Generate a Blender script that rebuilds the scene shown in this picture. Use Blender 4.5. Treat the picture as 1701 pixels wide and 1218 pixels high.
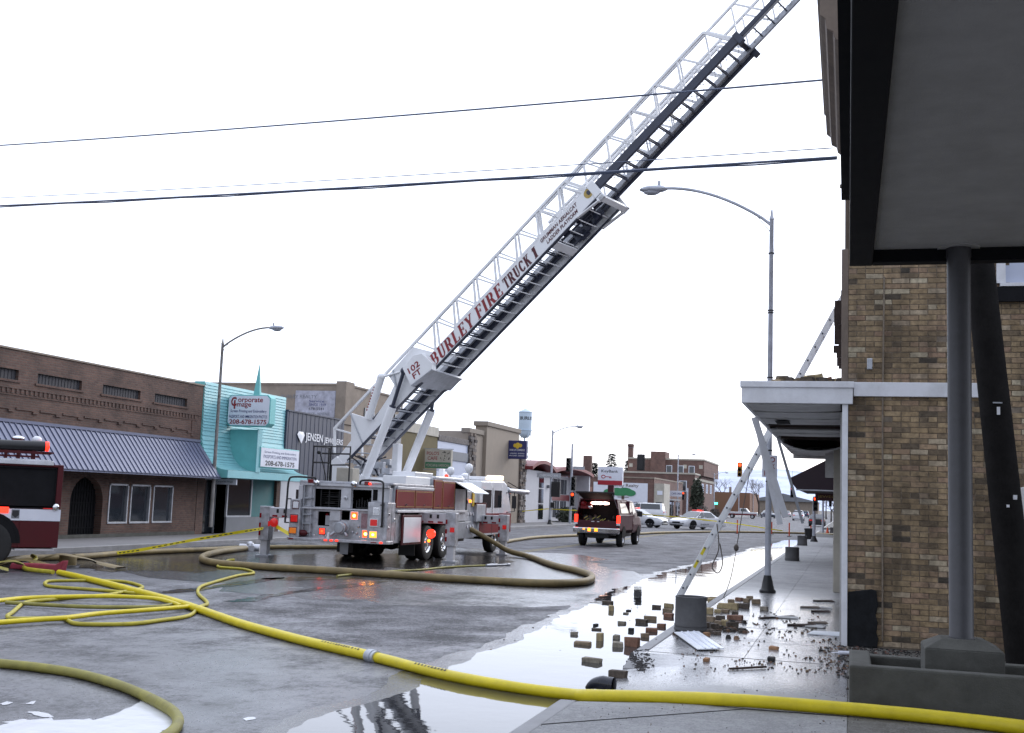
import bpy, bmesh, math, random
from mathutils import Vector, Matrix, noise
random.seed(7)
PI = math.pi
rad = math.radians
for o in list(bpy.data.objects):
    bpy.data.objects.remove(o)
sc = bpy.context.scene
C = sc.collection

# ------------------------------------------------------------------ camera
cam = bpy.data.cameras.new('camera')
cam.sensor_width = 36.0
cam.lens = 40.4
cam.clip_start = 0.05
cam.clip_end = 30000
camo = bpy.data.objects.new('camera', cam)
C.objects.link(camo)
yaw, pitch, roll = rad(16.4184), rad(6.559), rad(2.1412)
camo.matrix_world = (Matrix.Translation((0, 0, 1.75)) @ Matrix.Rotation(yaw, 4, 'Z') @ Matrix.Rotation(rad(90) + pitch, 4, 'X') @ Matrix.Rotation(roll, 4, 'Z'))
sc.camera = camo

# ------------------------------------------------------------------ world: bright overcast sky, sun behind cloud
world = bpy.data.worlds.new('World')
sc.world = world
world.use_nodes = True
wn = world.node_tree.nodes
wl = world.node_tree.links
wn.clear()
wout = wn.new('ShaderNodeOutputWorld')
bg = wn.new('ShaderNodeBackground')
bg.inputs[1].default_value = 0.10
sky = wn.new('ShaderNodeTexSky')
sky.sky_type = 'NISHITA'
sky.sun_disc = False
sky.sun_elevation = rad(24)
sky.sun_rotation = rad(20)
sky.air_density = 1.0
sky.dust_density = 2.0
tc = wn.new('ShaderNodeTexCoord')
nz = wn.new('ShaderNodeTexNoise')
nz.inputs['Scale'].default_value = 2.2
nz.inputs['Detail'].default_value = 5
mp = wn.new('ShaderNodeMapping')
mp.inputs['Scale'].default_value = (1, 1, 2.4)
cr = wn.new('ShaderNodeValToRGB')
cr.color_ramp.elements[0].position = 0.30
cr.color_ramp.elements[0].color = (0.62, 0.62, 0.62, 1)
cr.color_ramp.elements[1].position = 0.52
cr.color_ramp.elements[1].color = (0.97, 0.97, 0.97, 1)
mx = wn.new('ShaderNodeMixRGB')
mx.inputs[2].default_value = (9.0, 9.7, 11.4, 1)
dot = wn.new('ShaderNodeVectorMath')
dot.operation = 'DOT_PRODUCT'
dot.inputs[1].default_value = (math.sin(rad(20)) * math.cos(rad(24)), math.cos(rad(20)) * math.cos(rad(24)), math.sin(rad(24)))
glow = wn.new('ShaderNodeMapRange')
glow.inputs['From Min'].default_value = -0.4
glow.inputs['From Max'].default_value = 1.0
glow.inputs['To Min'].default_value = 0.85
glow.inputs['To Max'].default_value = 1.58
glow.interpolation_type = 'SMOOTHSTEP'
wl.new(tc.outputs['Generated'], dot.inputs[0])
wl.new(dot.outputs['Value'], glow.inputs['Value'])
gm = wn.new('ShaderNodeVectorMath')
gm.operation = 'SCALE'
wl.new(glow.outputs[0], gm.inputs['Scale'])
wl.new(tc.outputs['Generated'], mp.inputs[0])
wl.new(mp.outputs[0], nz.inputs['Vector'])
wl.new(nz.outputs['Fac'], cr.inputs[0])
wl.new(cr.outputs[0], mx.inputs[0])
wl.new(sky.outputs[0], mx.inputs[1])
wl.new(mx.outputs[0], gm.inputs[0])
wl.new(gm.outputs[0], bg.inputs[0])
wl.new(bg.outputs[0], wout.inputs[0])

sun = bpy.data.lights.new('sun', 'SUN')
sun.energy = 0.8
sun.angle = rad(25)
sun.color = (1.0, 0.95, 0.88)
suno = bpy.data.objects.new('sun', sun)
C.objects.link(suno)
suno.location = (0, 0, 60)
suno.rotation_euler = Vector((-math.sin(rad(20)) * math.cos(rad(24)), -math.cos(rad(20)) * math.cos(rad(24)), -math.sin(rad(24)))).to_track_quat('-Z', 'Y').to_euler()

sc.view_settings.view_transform = 'Standard'
sc.view_settings.look = 'None'
sc.view_settings.exposure = 0.44
sc.view_settings.gamma = 1.0
sc.view_settings.use_curve_mapping = False
sc.cycles.max_bounces = 8
sc.cycles.glossy_bounces = 4
sc.cycles.diffuse_bounces = 4
sc.cycles.caustics_reflective = False
sc.cycles.caustics_refractive = False
sc.cycles.sample_clamp_indirect = 6.0

# ------------------------------------------------------------------ materials
def mat(name, col, rough=0.6, metal=0.0, var=0.12, scale=6.0, bump=0.0, bscale=40.0, emit=0.0, ecol=None, spec=0.5, coat=0.0, dirt=0.0, rvar=0.1):
    m = bpy.data.materials.new(name)
    m.use_nodes = True
    n = m.node_tree.nodes
    l = m.node_tree.links
    p = n['Principled BSDF']
    p.inputs['Roughness'].default_value = rough
    p.inputs['Metallic'].default_value = metal
    p.inputs['Specular IOR Level'].default_value = spec
    p.inputs['Coat Weight'].default_value = coat
    c = (col[0], col[1], col[2], 1)
    t = n.new('ShaderNodeTexCoord')
    if var > 0 or dirt > 0:
        x = n.new('ShaderNodeTexNoise')
        x.inputs['Scale'].default_value = scale
        x.inputs['Detail'].default_value = 6
        x.inputs['Roughness'].default_value = 0.65
        l.new(t.outputs['Object'], x.inputs['Vector'])
        r = n.new('ShaderNodeValToRGB')
        r.color_ramp.elements[0].position = 0.3
        r.color_ramp.elements[1].position = 0.7
        r.color_ramp.elements[0].color = tuple(max(0, v * (1 - var)) for v in col) + (1,)
        r.color_ramp.elements[1].color = tuple(min(1, v * (1 + var)) for v in col) + (1,)
        l.new(x.outputs['Fac'], r.inputs[0])
        last = r.outputs[0]
        if dirt > 0:
            x2 = n.new('ShaderNodeTexNoise')
            x2.inputs['Scale'].default_value = scale * 0.35
            x2.inputs['Detail'].default_value = 8
            x2.inputs['Roughness'].default_value = 0.7
            l.new(t.outputs['Object'], x2.inputs['Vector'])
            r2 = n.new('ShaderNodeValToRGB')
            r2.color_ramp.elements[0].position = 0.48
            r2.color_ramp.elements[1].position = 0.68
            r2.color_ramp.elements[0].color = (0, 0, 0, 1)
            r2.color_ramp.elements[1].color = (dirt, dirt, dirt, 1)
            l.new(x2.outputs['Fac'], r2.inputs[0])
            mm = n.new('ShaderNodeMixRGB')
            mm.inputs[2].default_value = (col[0] * 0.35 + 0.02, col[1] * 0.33 + 0.018, col[2] * 0.3 + 0.015, 1)
            l.new(r2.outputs[0], mm.inputs[0])
            l.new(last, mm.inputs[1])
            last = mm.outputs[0]
        l.new(last, p.inputs['Base Color'])
        mr = n.new('ShaderNodeMapRange')
        mr.inputs['To Min'].default_value = max(0.02, rough - rvar)
        mr.inputs['To Max'].default_value = min(1, rough + rvar)
        l.new(x.outputs['Fac'], mr.inputs['Value'])
        l.new(mr.outputs[0], p.inputs['Roughness'])
    else:
        p.inputs['Base Color'].default_value = c
    if bump > 0:
        b = n.new('ShaderNodeTexNoise')
        b.inputs['Scale'].default_value = bscale
        b.inputs['Detail'].default_value = 5
        l.new(t.outputs['Object'], b.inputs['Vector'])
        bb = n.new('ShaderNodeBump')
        bb.inputs['Strength'].default_value = bump
        bb.inputs['Distance'].default_value = 0.01
        l.new(b.outputs['Fac'], bb.inputs['Height'])
        l.new(bb.outputs[0], p.inputs['Normal'])
    if emit > 0:
        e = ecol or col
        p.inputs['Emission Color'].default_value = (e[0], e[1], e[2], 1)
        p.inputs['Emission Strength'].default_value = emit
    return m

def brick_mat(name, c1, c2, mortar, bw, bh, axis, stain=0.4, msize=0.012):
    """brick courses on a far wall; axis = the horizontal axis of the wall"""
    m = bpy.data.materials.new(name)
    m.use_nodes = True
    n = m.node_tree.nodes
    l = m.node_tree.links
    p = n['Principled BSDF']
    p.inputs['Roughness'].default_value = 0.85
    g = n.new('ShaderNodeNewGeometry')
    s = n.new('ShaderNodeSeparateXYZ')
    l.new(g.outputs['Position'], s.inputs[0])
    cmb = n.new('ShaderNodeCombineXYZ')
    l.new(s.outputs[axis], cmb.inputs['X'])
    l.new(s.outputs['Z'], cmb.inputs['Y'])
    b = n.new('ShaderNodeTexBrick')
    b.inputs['Color1'].default_value = c1 + (1,)
    b.inputs['Color2'].default_value = c2 + (1,)
    b.inputs['Mortar'].default_value = mortar + (1,)
    b.inputs['Scale'].default_value = 1.0
    b.inputs['Mortar Size'].default_value = msize
    b.inputs['Brick Width'].default_value = bw
    b.inputs['Row Height'].default_value = bh
    l.new(cmb.outputs[0], b.inputs['Vector'])
    x = n.new('ShaderNodeTexNoise')
    x.inputs['Scale'].default_value = 0.9
    x.inputs['Detail'].default_value = 8
    x.inputs['Roughness'].default_value = 0.7
    l.new(g.outputs['Position'], x.inputs['Vector'])
    r = n.new('ShaderNodeValToRGB')
    r.color_ramp.elements[0].position = 0.35
    r.color_ramp.elements[0].color = (1 - stain,) * 3 + (1,)
    r.color_ramp.elements[1].position = 0.62
    r.color_ramp.elements[1].color = (1.1, 1.08, 1.06, 1)
    l.new(x.outputs['Fac'], r.inputs[0])
    mm = n.new('ShaderNodeMixRGB')
    mm.blend_type = 'MULTIPLY'
    mm.inputs[0].default_value = 1
    l.new(b.outputs['Color'], mm.inputs[1])
    l.new(r.outputs[0], mm.inputs[2])
    l.new(mm.outputs[0], p.inputs['Base Color'])
    bb = n.new('ShaderNodeBump')
    bb.inputs['Strength'].default_value = 0.5
    bb.inputs['Distance'].default_value = 0.01
    bb.invert = True
    l.new(b.outputs['Fac'], bb.inputs['Height'])
    l.new(bb.outputs[0], p.inputs['Normal'])
    return m

def ramp_mat(name, stops, src='Object', rough=0.85, bump=0.35, bscale=30, noise_scale=14):
    """many pieces, one material: each piece takes its own tone from the ramp"""
    m = bpy.data.materials.new(name)
    m.use_nodes = True
    n = m.node_tree.nodes
    l = m.node_tree.links
    p = n['Principled BSDF']
    p.inputs['Roughness'].default_value = rough
    if src == 'Object':
        a = n.new('ShaderNodeObjectInfo').outputs['Random']
    else:
        a = n.new('ShaderNodeNewGeometry').outputs['Random Per Island']
    r = n.new('ShaderNodeValToRGB')
    r.color_ramp.interpolation = 'LINEAR'
    e = r.color_ramp.elements
    while len(e) < len(stops):
        e.new(0.5)
    for i, (pos, c) in enumerate(stops):
        e[i].position = pos
        e[i].color = c + (1,)
    l.new(a, r.inputs[0])
    g = n.new('ShaderNodeNewGeometry')
    x = n.new('ShaderNodeTexNoise')
    x.inputs['Scale'].default_value = noise_scale
    x.inputs['Detail'].default_value = 7
    x.inputs['Roughness'].default_value = 0.7
    l.new(g.outputs['Position'], x.inputs['Vector'])
    x3 = n.new('ShaderNodeTexNoise')
    x3.inputs['Scale'].default_value = 1.6
    x3.inputs['Detail'].default_value = 6
    mp3 = n.new('ShaderNodeMapping')
    mp3.inputs['Scale'].default_value = (2.2, 2.2, 0.55)
    l.new(g.outputs['Position'], mp3.inputs[0])
    l.new(mp3.outputs[0], x3.inputs['Vector'])
    r2 = n.new('ShaderNodeValToRGB')
    r2.color_ramp.elements[0].position = 0.28
    r2.color_ramp.elements[0].color = (0.45, 0.45, 0.46, 1)
    r2.color_ramp.elements[1].position = 0.62
    r2.color_ramp.elements[1].color = (1.2, 1.2, 1.17, 1)
    l.new(x.outputs['Fac'], r2.inputs[0])
    r3 = n.new('ShaderNodeValToRGB')
    r3.color_ramp.elements[0].position = 0.36
    r3.color_ramp.elements[0].color = (0.48, 0.48, 0.48, 1)
    r3.color_ramp.elements[1].position = 0.6
    r3.color_ramp.elements[1].color = (1.05, 1.05, 1.05, 1)
    l.new(x3.outputs['Fac'], r3.inputs[0])
    m1 = n.new('ShaderNodeMixRGB')
    m1.blend_type = 'MULTIPLY'
    m1.inputs[0].default_value = 1
    m2 = n.new('ShaderNodeMixRGB')
    m2.blend_type = 'MULTIPLY'
    m2.inputs[0].default_value = 1
    l.new(r.outputs[0], m1.inputs[1])
    l.new(r2.outputs[0], m1.inputs[2])
    l.new(m1.outputs[0], m2.inputs[1])
    l.new(r3.outputs[0], m2.inputs[2])
    l.new(m2.outputs[0], p.inputs['Base Color'])
    bb = n.new('ShaderNodeBump')
    bb.inputs['Strength'].default_value = bump
    bb.inputs['Distance'].default_value = 0.01
    l.new(x.outputs['Fac'], bb.inputs['Height'])
    l.new(bb.outputs[0], p.inputs['Normal'])
    return m

def ground_mat(name, dark, light, wet_lo, wet_hi, ymin, ymax, speck=48.0, wrough=0.10, drough=0.8, fine=9.0):
    """asphalt / concrete with a patchy water film between the world rows ymin..ymax"""
    m = bpy.data.materials.new(name)
    m.use_nodes = True
    n = m.node_tree.nodes
    l = m.node_tree.links
    p = n['Principled BSDF']
    g = n.new('ShaderNodeNewGeometry')
    s = n.new('ShaderNodeSeparateXYZ')
    l.new(g.outputs['Position'], s.inputs[0])
    def nzz(sc_, det, ro=0.6, st=(1, 1, 1)):
        mpn = n.new('ShaderNodeMapping')
        mpn.inputs['Scale'].default_value = st
        l.new(g.outputs['Position'], mpn.inputs[0])
        x = n.new('ShaderNodeTexNoise')
        x.inputs['Scale'].default_value = sc_
        x.inputs['Detail'].default_value = det
        x.inputs['Roughness'].default_value = ro
        l.new(mpn.outputs[0], x.inputs['Vector'])
        return x.outputs['Fac']
    def math_(op, a, b):
        x = n.new('ShaderNodeMath')
        x.operation = op
        for i, v in enumerate((a, b)):
            if isinstance(v, (int, float)):
                x.inputs[i].default_value = v
            else:
                l.new(v, x.inputs[i])
        return x.outputs[0]
    def rng(v, a, b, c_, d, smooth=False):
        x = n.new('ShaderNodeMapRange')
        if smooth:
            x.interpolation_type = 'SMOOTHSTEP'
        l.new(v, x.inputs['Value'])
        for k, q in zip(('From Min', 'From Max', 'To Min', 'To Max'), (a, b, c_, d)):
            x.inputs[k].default_value = q
        return x.outputs[0]
    spk = nzz(speck, 3, 0.8)
    med = nzz(1.1, 7, 0.7)
    low = nzz(0.16, 5, 0.6, (1.0, 0.45, 1))
    fin = nzz(fine, 6, 0.75, (1.0, 0.5, 1))
    spk2 = nzz(speck * 0.28, 3, 0.85)
    tone = math_('ADD', math_('MULTIPLY', math_('ADD', spk, spk2), 0.34), math_('MULTIPLY', med, 0.32))
    r = n.new('ShaderNodeValToRGB')
    r.color_ramp.elements[0].position = 0.462
    r.color_ramp.elements[0].color = dark + (1,)
    r.color_ramp.elements[1].position = 0.548
    r.color_ramp.elements[1].color = light + (1,)
    l.new(tone, r.inputs[0])
    region = math_('MULTIPLY', rng(s.outputs['Y'], ymax - 5, ymax + 4, 1, 0, True), rng(s.outputs['Y'], ymin - 1, ymin + 1.5, 0, 1, True))
    wsum = math_('ADD', math_('MULTIPLY', low, 0.55), math_('ADD', math_('MULTIPLY', med, 0.2), math_('MULTIPLY', math_('ADD', fin, spk2), 0.13)))
    wet = math_('MULTIPLY', rng(wsum, wet_lo, wet_hi, 0, 1, True), region)
    mm = n.new('ShaderNodeMixRGB')
    mm.blend_type = 'MULTIPLY'
    l.new(wet, mm.inputs[0])
    l.new(r.outputs[0], mm.inputs[1])
    mm.inputs[2].default_value = (0.72, 0.72, 0.735, 1)
    l.new(mm.outputs[0], p.inputs['Base Color'])
    ro = n.new('ShaderNodeMapRange')
    l.new(wet, ro.inputs['Value'])
    ro.inputs['To Min'].default_value = drough
    ro.inputs['To Max'].default_value = wrough
    rsum = math_('ADD', ro.outputs[0], math_('MULTIPLY', math_('SUBTRACT', spk2, 0.5), 0.55))
    l.new(rng(rsum, 0.04, 1.0, 0.04, 1.0), p.inputs['Roughness'])
    bb = n.new('ShaderNodeBump')
    bb.inputs['Distance'].default_value = 0.02
    st = rng(wet, 0, 1, 0.7, 0.10)
    l.new(st, bb.inputs['Strength'])
    l.new(math_('ADD', spk, spk2), bb.inputs['Height'])
    l.new(bb.outputs[0], p.inputs['Normal'])
    return m

def water_mat(name, col=(0.02, 0.022, 0.025), ripple=0.05, rscale=2.0, rough=0.02):
    m = bpy.data.materials.new(name)
    m.use_nodes = True
    n = m.node_tree.nodes
    l = m.node_tree.links
    p = n['Principled BSDF']
    p.inputs['Base Color'].default_value = col + (1,)
    p.inputs['Roughness'].default_value = rough
    p.inputs['IOR'].default_value = 1.34
    g = n.new('ShaderNodeNewGeometry')
    x = n.new('ShaderNodeTexNoise')
    x.inputs['Scale'].default_value = rscale
    x.inputs['Detail'].default_value = 4
    l.new(g.outputs['Position'], x.inputs['Vector'])
    bb = n.new('ShaderNodeBump')
    bb.inputs['Strength'].default_value = ripple
    bb.inputs['Distance'].default_value = 0.03
    l.new(x.outputs['Fac'], bb.inputs['Height'])
    l.new(bb.outputs[0], p.inputs['Normal'])
    return m

M = dict(
    white=mat('white_paint', (0.84, 0.85, 0.87), 0.38, var=0.04, scale=2, dirt=0.12),
    cabwhite=mat('cab_white_paint', (0.74, 0.75, 0.78), 0.25, var=0.04, scale=2, coat=0.4, dirt=0.12),
    red=mat('fire_red_paint', (0.17, 0.006, 0.010), 0.40, var=0.12, scale=2, coat=0.0, dirt=0.2, spec=0.3),
    darkred=mat('dark_red_paint', (0.065, 0.003, 0.007), 0.42, var=0.12, scale=2, coat=0.0, dirt=0.15, spec=0.3),
    maroon=mat('maroon_car_paint', (0.060, 0.008, 0.014), 0.4, var=0.12, scale=3, coat=0.0, dirt=0.2, spec=0.35),
    alu=mat('brushed_aluminium', (0.60, 0.61, 0.65), 0.42, metal=0.5, var=0.12, scale=5, bump=0.08, bscale=60, dirt=0.25),
    tread=mat('tread_plate', (0.50, 0.51, 0.55), 0.38, metal=0.6, var=0.28, scale=7, bump=0.4, bscale=55, dirt=0.6),
    steel=mat('galvanised_steel', (0.42, 0.44, 0.48), 0.45, metal=0.5, var=0.18, scale=5, dirt=0.25),
    chrome=mat('chrome', (0.75, 0.76, 0.78), 0.12, metal=1.0, var=0.05),
    black=mat('black_paint', (0.012, 0.012, 0.014), 0.45, var=0.2, scale=5),
    blackmatt=mat('matt_black', (0.010, 0.010, 0.012), 0.9, var=0.3, scale=4, spec=0.2),
    navy=mat('dark_rail_paint', (0.035, 0.042, 0.07), 0.45, var=0.2, scale=4, dirt=0.3),
    rubber=mat('tyre_rubber', (0.014, 0.014, 0.015), 0.75, var=0.3, scale=20, bump=0.2, bscale=60),
    glass=mat('dark_glass', (0.015, 0.018, 0.022), 0.06, var=0.0, spec=0.8),
    skyglass=mat('window_glass', (0.03, 0.036, 0.045), 0.05, var=0.0, spec=0.9),
    redtext=mat('red_lettering', (0.25, 0.018, 0.025), 0.5, var=0.18, scale=4),
    darkredtext=mat('dark_red_lettering', (0.085, 0.010, 0.018), 0.5, var=0.2, scale=8),
    blacktext=mat('black_lettering', (0.02, 0.02, 0.024), 0.6, var=0.1),
    bluetext=mat('blue_lettering', (0.05, 0.06, 0.17), 0.6, var=0.1),
    whitetext=mat('white_lettering', (0.75, 0.76, 0.8), 0.5, var=0.04),
    red_on=mat('red_lamp_lit', (0.5, 0.02, 0.01), 0.3, var=0, emit=2.2, ecol=(1.0, 0.03, 0.012)),
    red_hot=mat('red_lamp_bright', (0.6, 0.05, 0.01), 0.3, var=0, emit=3.2, ecol=(1.0, 0.055, 0.01)),
    red_dim=mat('red_lamp_dim', (0.30, 0.012, 0.015), 0.2, var=0, emit=0.22, ecol=(1.0, 0.03, 0.02)),
    red_off=mat('red_lens', (0.22, 0.008, 0.012), 0.15, var=0),
    amber_on=mat('amber_lamp_lit', (0.6, 0.2, 0.02), 0.3, var=0, emit=3.0, ecol=(1.0, 0.22, 0.015)),
    amber_dim=mat('amber_lens', (0.40, 0.10, 0.015), 0.2, var=0, emit=0.25, ecol=(1.0, 0.3, 0.04)),
    white_on=mat('white_lamp_lit', (0.9, 0.85, 0.8), 0.3, var=0, emit=9.0, ecol=(1.0, 0.62, 0.52)),
    bulb=mat('lamp_filament', (1, .6, .2), 0.3, var=0, emit=14.0, ecol=(1.0, 0.48, 0.06)),
    green_on=mat('green_lamp_lit', (0.1, 0.6, 0.5), 0.3, var=0, emit=3.0, ecol=(0.1, 1.0, 0.75)),
    concrete=mat('planter_concrete', (0.095, 0.095, 0.10), 0.85, var=0.18, scale=7, bump=0.35, bscale=90, dirt=0.3),
    drkconc=mat('weathered_concrete', (0.085, 0.085, 0.076), 0.88, var=0.25, scale=4, bump=0.4, bscale=60, dirt=0.55),
    kerbconc=mat('kerb_concrete', (0.22, 0.22, 0.23), 0.55, var=0.2, scale=3, bump=0.3, bscale=60, dirt=0.3),
    soffit=mat('soffit_stucco', (0.50, 0.495, 0.49), 0.9, var=0.10, scale=2.5, bump=0.35, bscale=70, dirt=0.12),
    fascia=mat('black_fascia', (0.004, 0.0045, 0.007), 0.75, var=0.25, scale=3, spec=0.2),
    column=mat('painted_column', (0.055, 0.055, 0.062), 0.45, var=0.2, scale=5, bump=0.1, bscale=30, dirt=0.3),
    timber=mat('creosoted_timber', (0.012, 0.011, 0.011), 0.9, var=0.4, scale=5, bump=0.5, bscale=25, spec=0.15),
    canopywhite=mat('canopy_white_metal', (0.72, 0.73, 0.77), 0.5, var=0.08, scale=3, dirt=0.35),
    board=mat('soffit_board', (0.55, 0.55, 0.55), 0.6, var=0.15, scale=5, dirt=0.45),
    mortar=mat('old_mortar', (0.19, 0.155, 0.12), 0.95, var=0.3, scale=12, bump=0.4, bscale=50),
    tar=mat('tar_patch', (0.012, 0.013, 0.015), 0.8, var=0.5, scale=7, bump=0.6, bscale=25, spec=0.2),
    cornice=mat('cornice_brown', (0.16, 0.125, 0.10), 0.8, var=0.2, scale=4, dirt=0.4),
    charred=mat('charred_timber', (0.045, 0.03, 0.025), 0.9, var=0.5, scale=9, bump=0.5, bscale=20),
    awnblue=mat('slate_blue_metal', (0.115, 0.13, 0.205), 0.42, metal=0.25, var=0.1, scale=2, dirt=0.2),
    awnribs=mat('slate_blue_rib', (0.13, 0.145, 0.225), 0.42, metal=0.25, var=0.1, scale=2),
    turq=mat('turquoise_siding', (0.22, 0.49, 0.53), 0.5, var=0.07, scale=2, dirt=0.15),
    turqd=mat('turquoise_panel', (0.15, 0.46, 0.46), 0.5, var=0.08, scale=2, dirt=0.15),
    turqdk=mat('dark_teal_wall', (0.035, 0.16, 0.17), 0.6, var=0.15, scale=2),
    signwhite=mat('sign_face_white', (0.68, 0.70, 0.78), 0.35, var=0.04, scale=3),
    jensen=mat('blue_grey_siding', (0.048, 0.055, 0.085), 0.55, var=0.12, scale=3),
    louvre=mat('dark_louvre', (0.032, 0.032, 0.04), 0.7, var=0.2, scale=4),
    tanwall=mat('old_tan_wall', (0.26, 0.215, 0.175), 0.9, var=0.15, scale=2, dirt=0.35, bump=0.2),
    paintsign=mat('faded_painted_board', (0.36, 0.36, 0.42), 0.8, var=0.28, scale=3.5, dirt=0.5),
    olive=mat('olive_stucco', (0.13, 0.105, 0.05), 0.85, var=0.12, scale=2),
    cream=mat('cream_trim', (0.45, 0.42, 0.36), 0.8, var=0.15, scale=2, dirt=0.3),
    paleblue=mat('pale_blue_panel', (0.46, 0.50, 0.62), 0.5, var=0.06, scale=2),
    greyband=mat('grey_band', (0.17, 0.18, 0.20), 0.6, var=0.1, scale=2),
    stone=mat('ledge_stone', (0.15, 0.135, 0.13), 0.9, var=0.45, scale=8, bump=0.5, bscale=14),
    tanstucco=mat('tan_stucco', (0.28, 0.235, 0.19), 0.85, var=0.06, scale=2, bump=0.1),
    tancap=mat('tan_parapet_cap', (0.24, 0.205, 0.17), 0.8, var=0.08, scale=2),
    bankwhite=mat('bank_white_wall', (0.52, 0.52, 0.55), 0.7, var=0.05, scale=2),
    bankred=mat('bank_roof_red', (0.17, 0.022, 0.025), 0.5, var=0.12, scale=2),
    bluesign=mat('deep_blue_sign', (0.022, 0.025, 0.11), 0.4, var=0.08, scale=2),
    yellow=mat('yellow_paint', (0.62, 0.42, 0.03), 0.5, var=0.1),
    keyred=mat('sign_red', (0.36, 0.015, 0.03), 0.4, var=0.05),
    green=mat('mural_green', (0.03, 0.20, 0.08), 0.6, var=0.15, scale=2),
    trunkbrown=mat('mural_brown', (0.12, 0.085, 0.07), 0.7, var=0.15, scale=2),
    awnpurple=mat('plum_awning_cloth', (0.028, 0.017, 0.024), 0.8, var=0.15, scale=3),
    towerblue=mat('water_tower_paint', (0.50, 0.60, 0.70), 0.5, var=0.05, scale=1),
    polegrey=mat('lamp_pole_paint', (0.44, 0.46, 0.52), 0.45, metal=0.2, var=0.18, scale=5, dirt=0.35),
    rustpole=mat('weathered_pole', (0.26, 0.25, 0.24), 0.6, metal=0.2, var=0.3, scale=5, dirt=0.6),
    hoseyellow=mat('yellow_hose', (0.68, 0.55, 0.010), 0.42, var=0.10, scale=7, bump=0.25, bscale=220, dirt=0.2),
    hoseyellow2=mat('worn_yellow_hose', (0.42, 0.36, 0.025), 0.55, var=0.2, scale=7, bump=0.25, bscale=200, dirt=0.4),
    hoseolive=mat('olive_hose', (0.26, 0.235, 0.05), 0.6, var=0.25, scale=6, bump=0.3, bscale=200, dirt=0.5),
    hosetan=mat('tan_supply_hose', (0.22, 0.165, 0.07), 0.6, var=0.3, scale=3, bump=0.25, bscale=150, dirt=0.6),
    wire=mat('power_cable', (0.09, 0.11, 0.17), 0.5, var=0.05),
    tape=mat('caution_tape', (0.75, 0.62, 0.02), 0.4, var=0.05),
    bark=mat('bare_bark', (0.07, 0.06, 0.055), 0.9, var=0.3, scale=6),
    needle=mat('conifer_needles', (0.022, 0.035, 0.028), 0.9, var=0.4, scale=5),
    bush=mat('evergreen_leaves', (0.035, 0.042, 0.028), 0.9, var=0.5, scale=5),
    twig=mat('bare_twigs', (0.11, 0.095, 0.085), 0.9, var=0.3, scale=6),
    orange=mat('safety_orange', (0.65, 0.09, 0.03), 0.5, var=0.08),
    gold=mat('gold_leaf', (0.42, 0.30, 0.08), 0.5, var=0.3, scale=10),
    carwhite=mat('car_white_paint', (0.72, 0.73, 0.76), 0.22, var=0.03, scale=2, coat=0.6),
    carblue=mat('car_blue_paint', (0.03, 0.05, 0.09), 0.25, var=0.05, coat=0.6),
    brickred=mat('old_red_brick', (0.24, 0.13, 0.09), 0.9, var=0.3, scale=18, bump=0.5, bscale=40),
    bricktan=mat('old_tan_brick', (0.38, 0.30, 0.17), 0.9, var=0.3, scale=18, bump=0.5, bscale=40),
    brickbrown=mat('old_brown_brick', (0.25, 0.19, 0.13), 0.9, var=0.3, scale=18, bump=0.5, bscale=40),
    brickdark=mat('sooty_brick', (0.10, 0.08, 0.065), 0.9, var=0.5, scale=18, bump=0.5, bscale=40),
    brickgrey=mat('mortar_caked_brick', (0.27, 0.24, 0.195), 0.9, var=0.35, scale=18, bump=0.5, bscale=40),
    cinder=mat('cinder_lump', (0.035, 0.034, 0.035), 0.9, var=0.4, scale=18, bump=0.6, bscale=30),
    orangebrick=mat('orange_brick_chip', (0.36, 0.20, 0.11), 0.9, var=0.25, scale=18, bump=0.5, bscale=40),
    gravel=mat('dark_gravel', (0.045, 0.042, 0.042), 0.9, var=0.6, scale=30, bump=0.7, bscale=60),
    pvc=mat('blue_black_plastic', (0.012, 0.014, 0.028), 0.28, var=0.2),
    kraft=mat('white_panel_metal', (0.76, 0.79, 0.84), 0.35, var=0.08, scale=4),
    hazesnowhill=mat('haze_tinted_hillside', (0.50, 0.55, 0.68), 0.95, var=0.3, scale=0.004),  # bluish snow tone, lightened to carry distance haze in the colour
    earth=mat('far_ground', (0.12, 0.11, 0.10), 0.95, var=0.25, scale=0.05),
)
M['asphalt'] = ground_mat('damp_asphalt', (0.030, 0.030, 0.035), (0.185, 0.185, 0.205), 0.44, 0.57, -20, 34, wrough=0.31)
M['wetasphalt'] = ground_mat('soaked_asphalt', (0.022, 0.021, 0.022), (0.085, 0.084, 0.09), 0.34, 0.50, -20, 60, wrough=0.20)
M['slab'] = ground_mat('wet_pavement_concrete', (0.23, 0.23, 0.235), (0.35, 0.35, 0.355), 0.33, 0.48, 11.0, 26, speck=45, wrough=0.13, drough=0.75)
M['slabdark'] = ground_mat('forecourt_concrete', (0.09, 0.085, 0.075), (0.17, 0.165, 0.155), 0.5, 0.7, -10, 14, speck=45, wrough=0.2, drough=0.8)
M['pave_l'] = mat('far_pavement', (0.20, 0.195, 0.20), 0.8, var=0.12, scale=2, dirt=0.2)
M['water'] = water_mat('puddle_water', col=(0.045, 0.045, 0.047), ripple=0.07, rscale=1.6)
M['skypainted'] = water_mat('sky_painted_water', col=(0.62, 0.63, 0.66), ripple=0.2, rscale=6, rough=0.25)  # bright sky reflection put into the base colour as white
M['water2'] = water_mat('ruffled_water', col=(0.05, 0.047, 0.045), ripple=0.45, rscale=4, rough=0.10)
M['redbrick'] = brick_mat('red_brown_brickwork', (0.150, 0.082, 0.062), (0.098, 0.054, 0.045), (0.115, 0.088, 0.075), 0.22, 0.075, 'Y')
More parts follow.
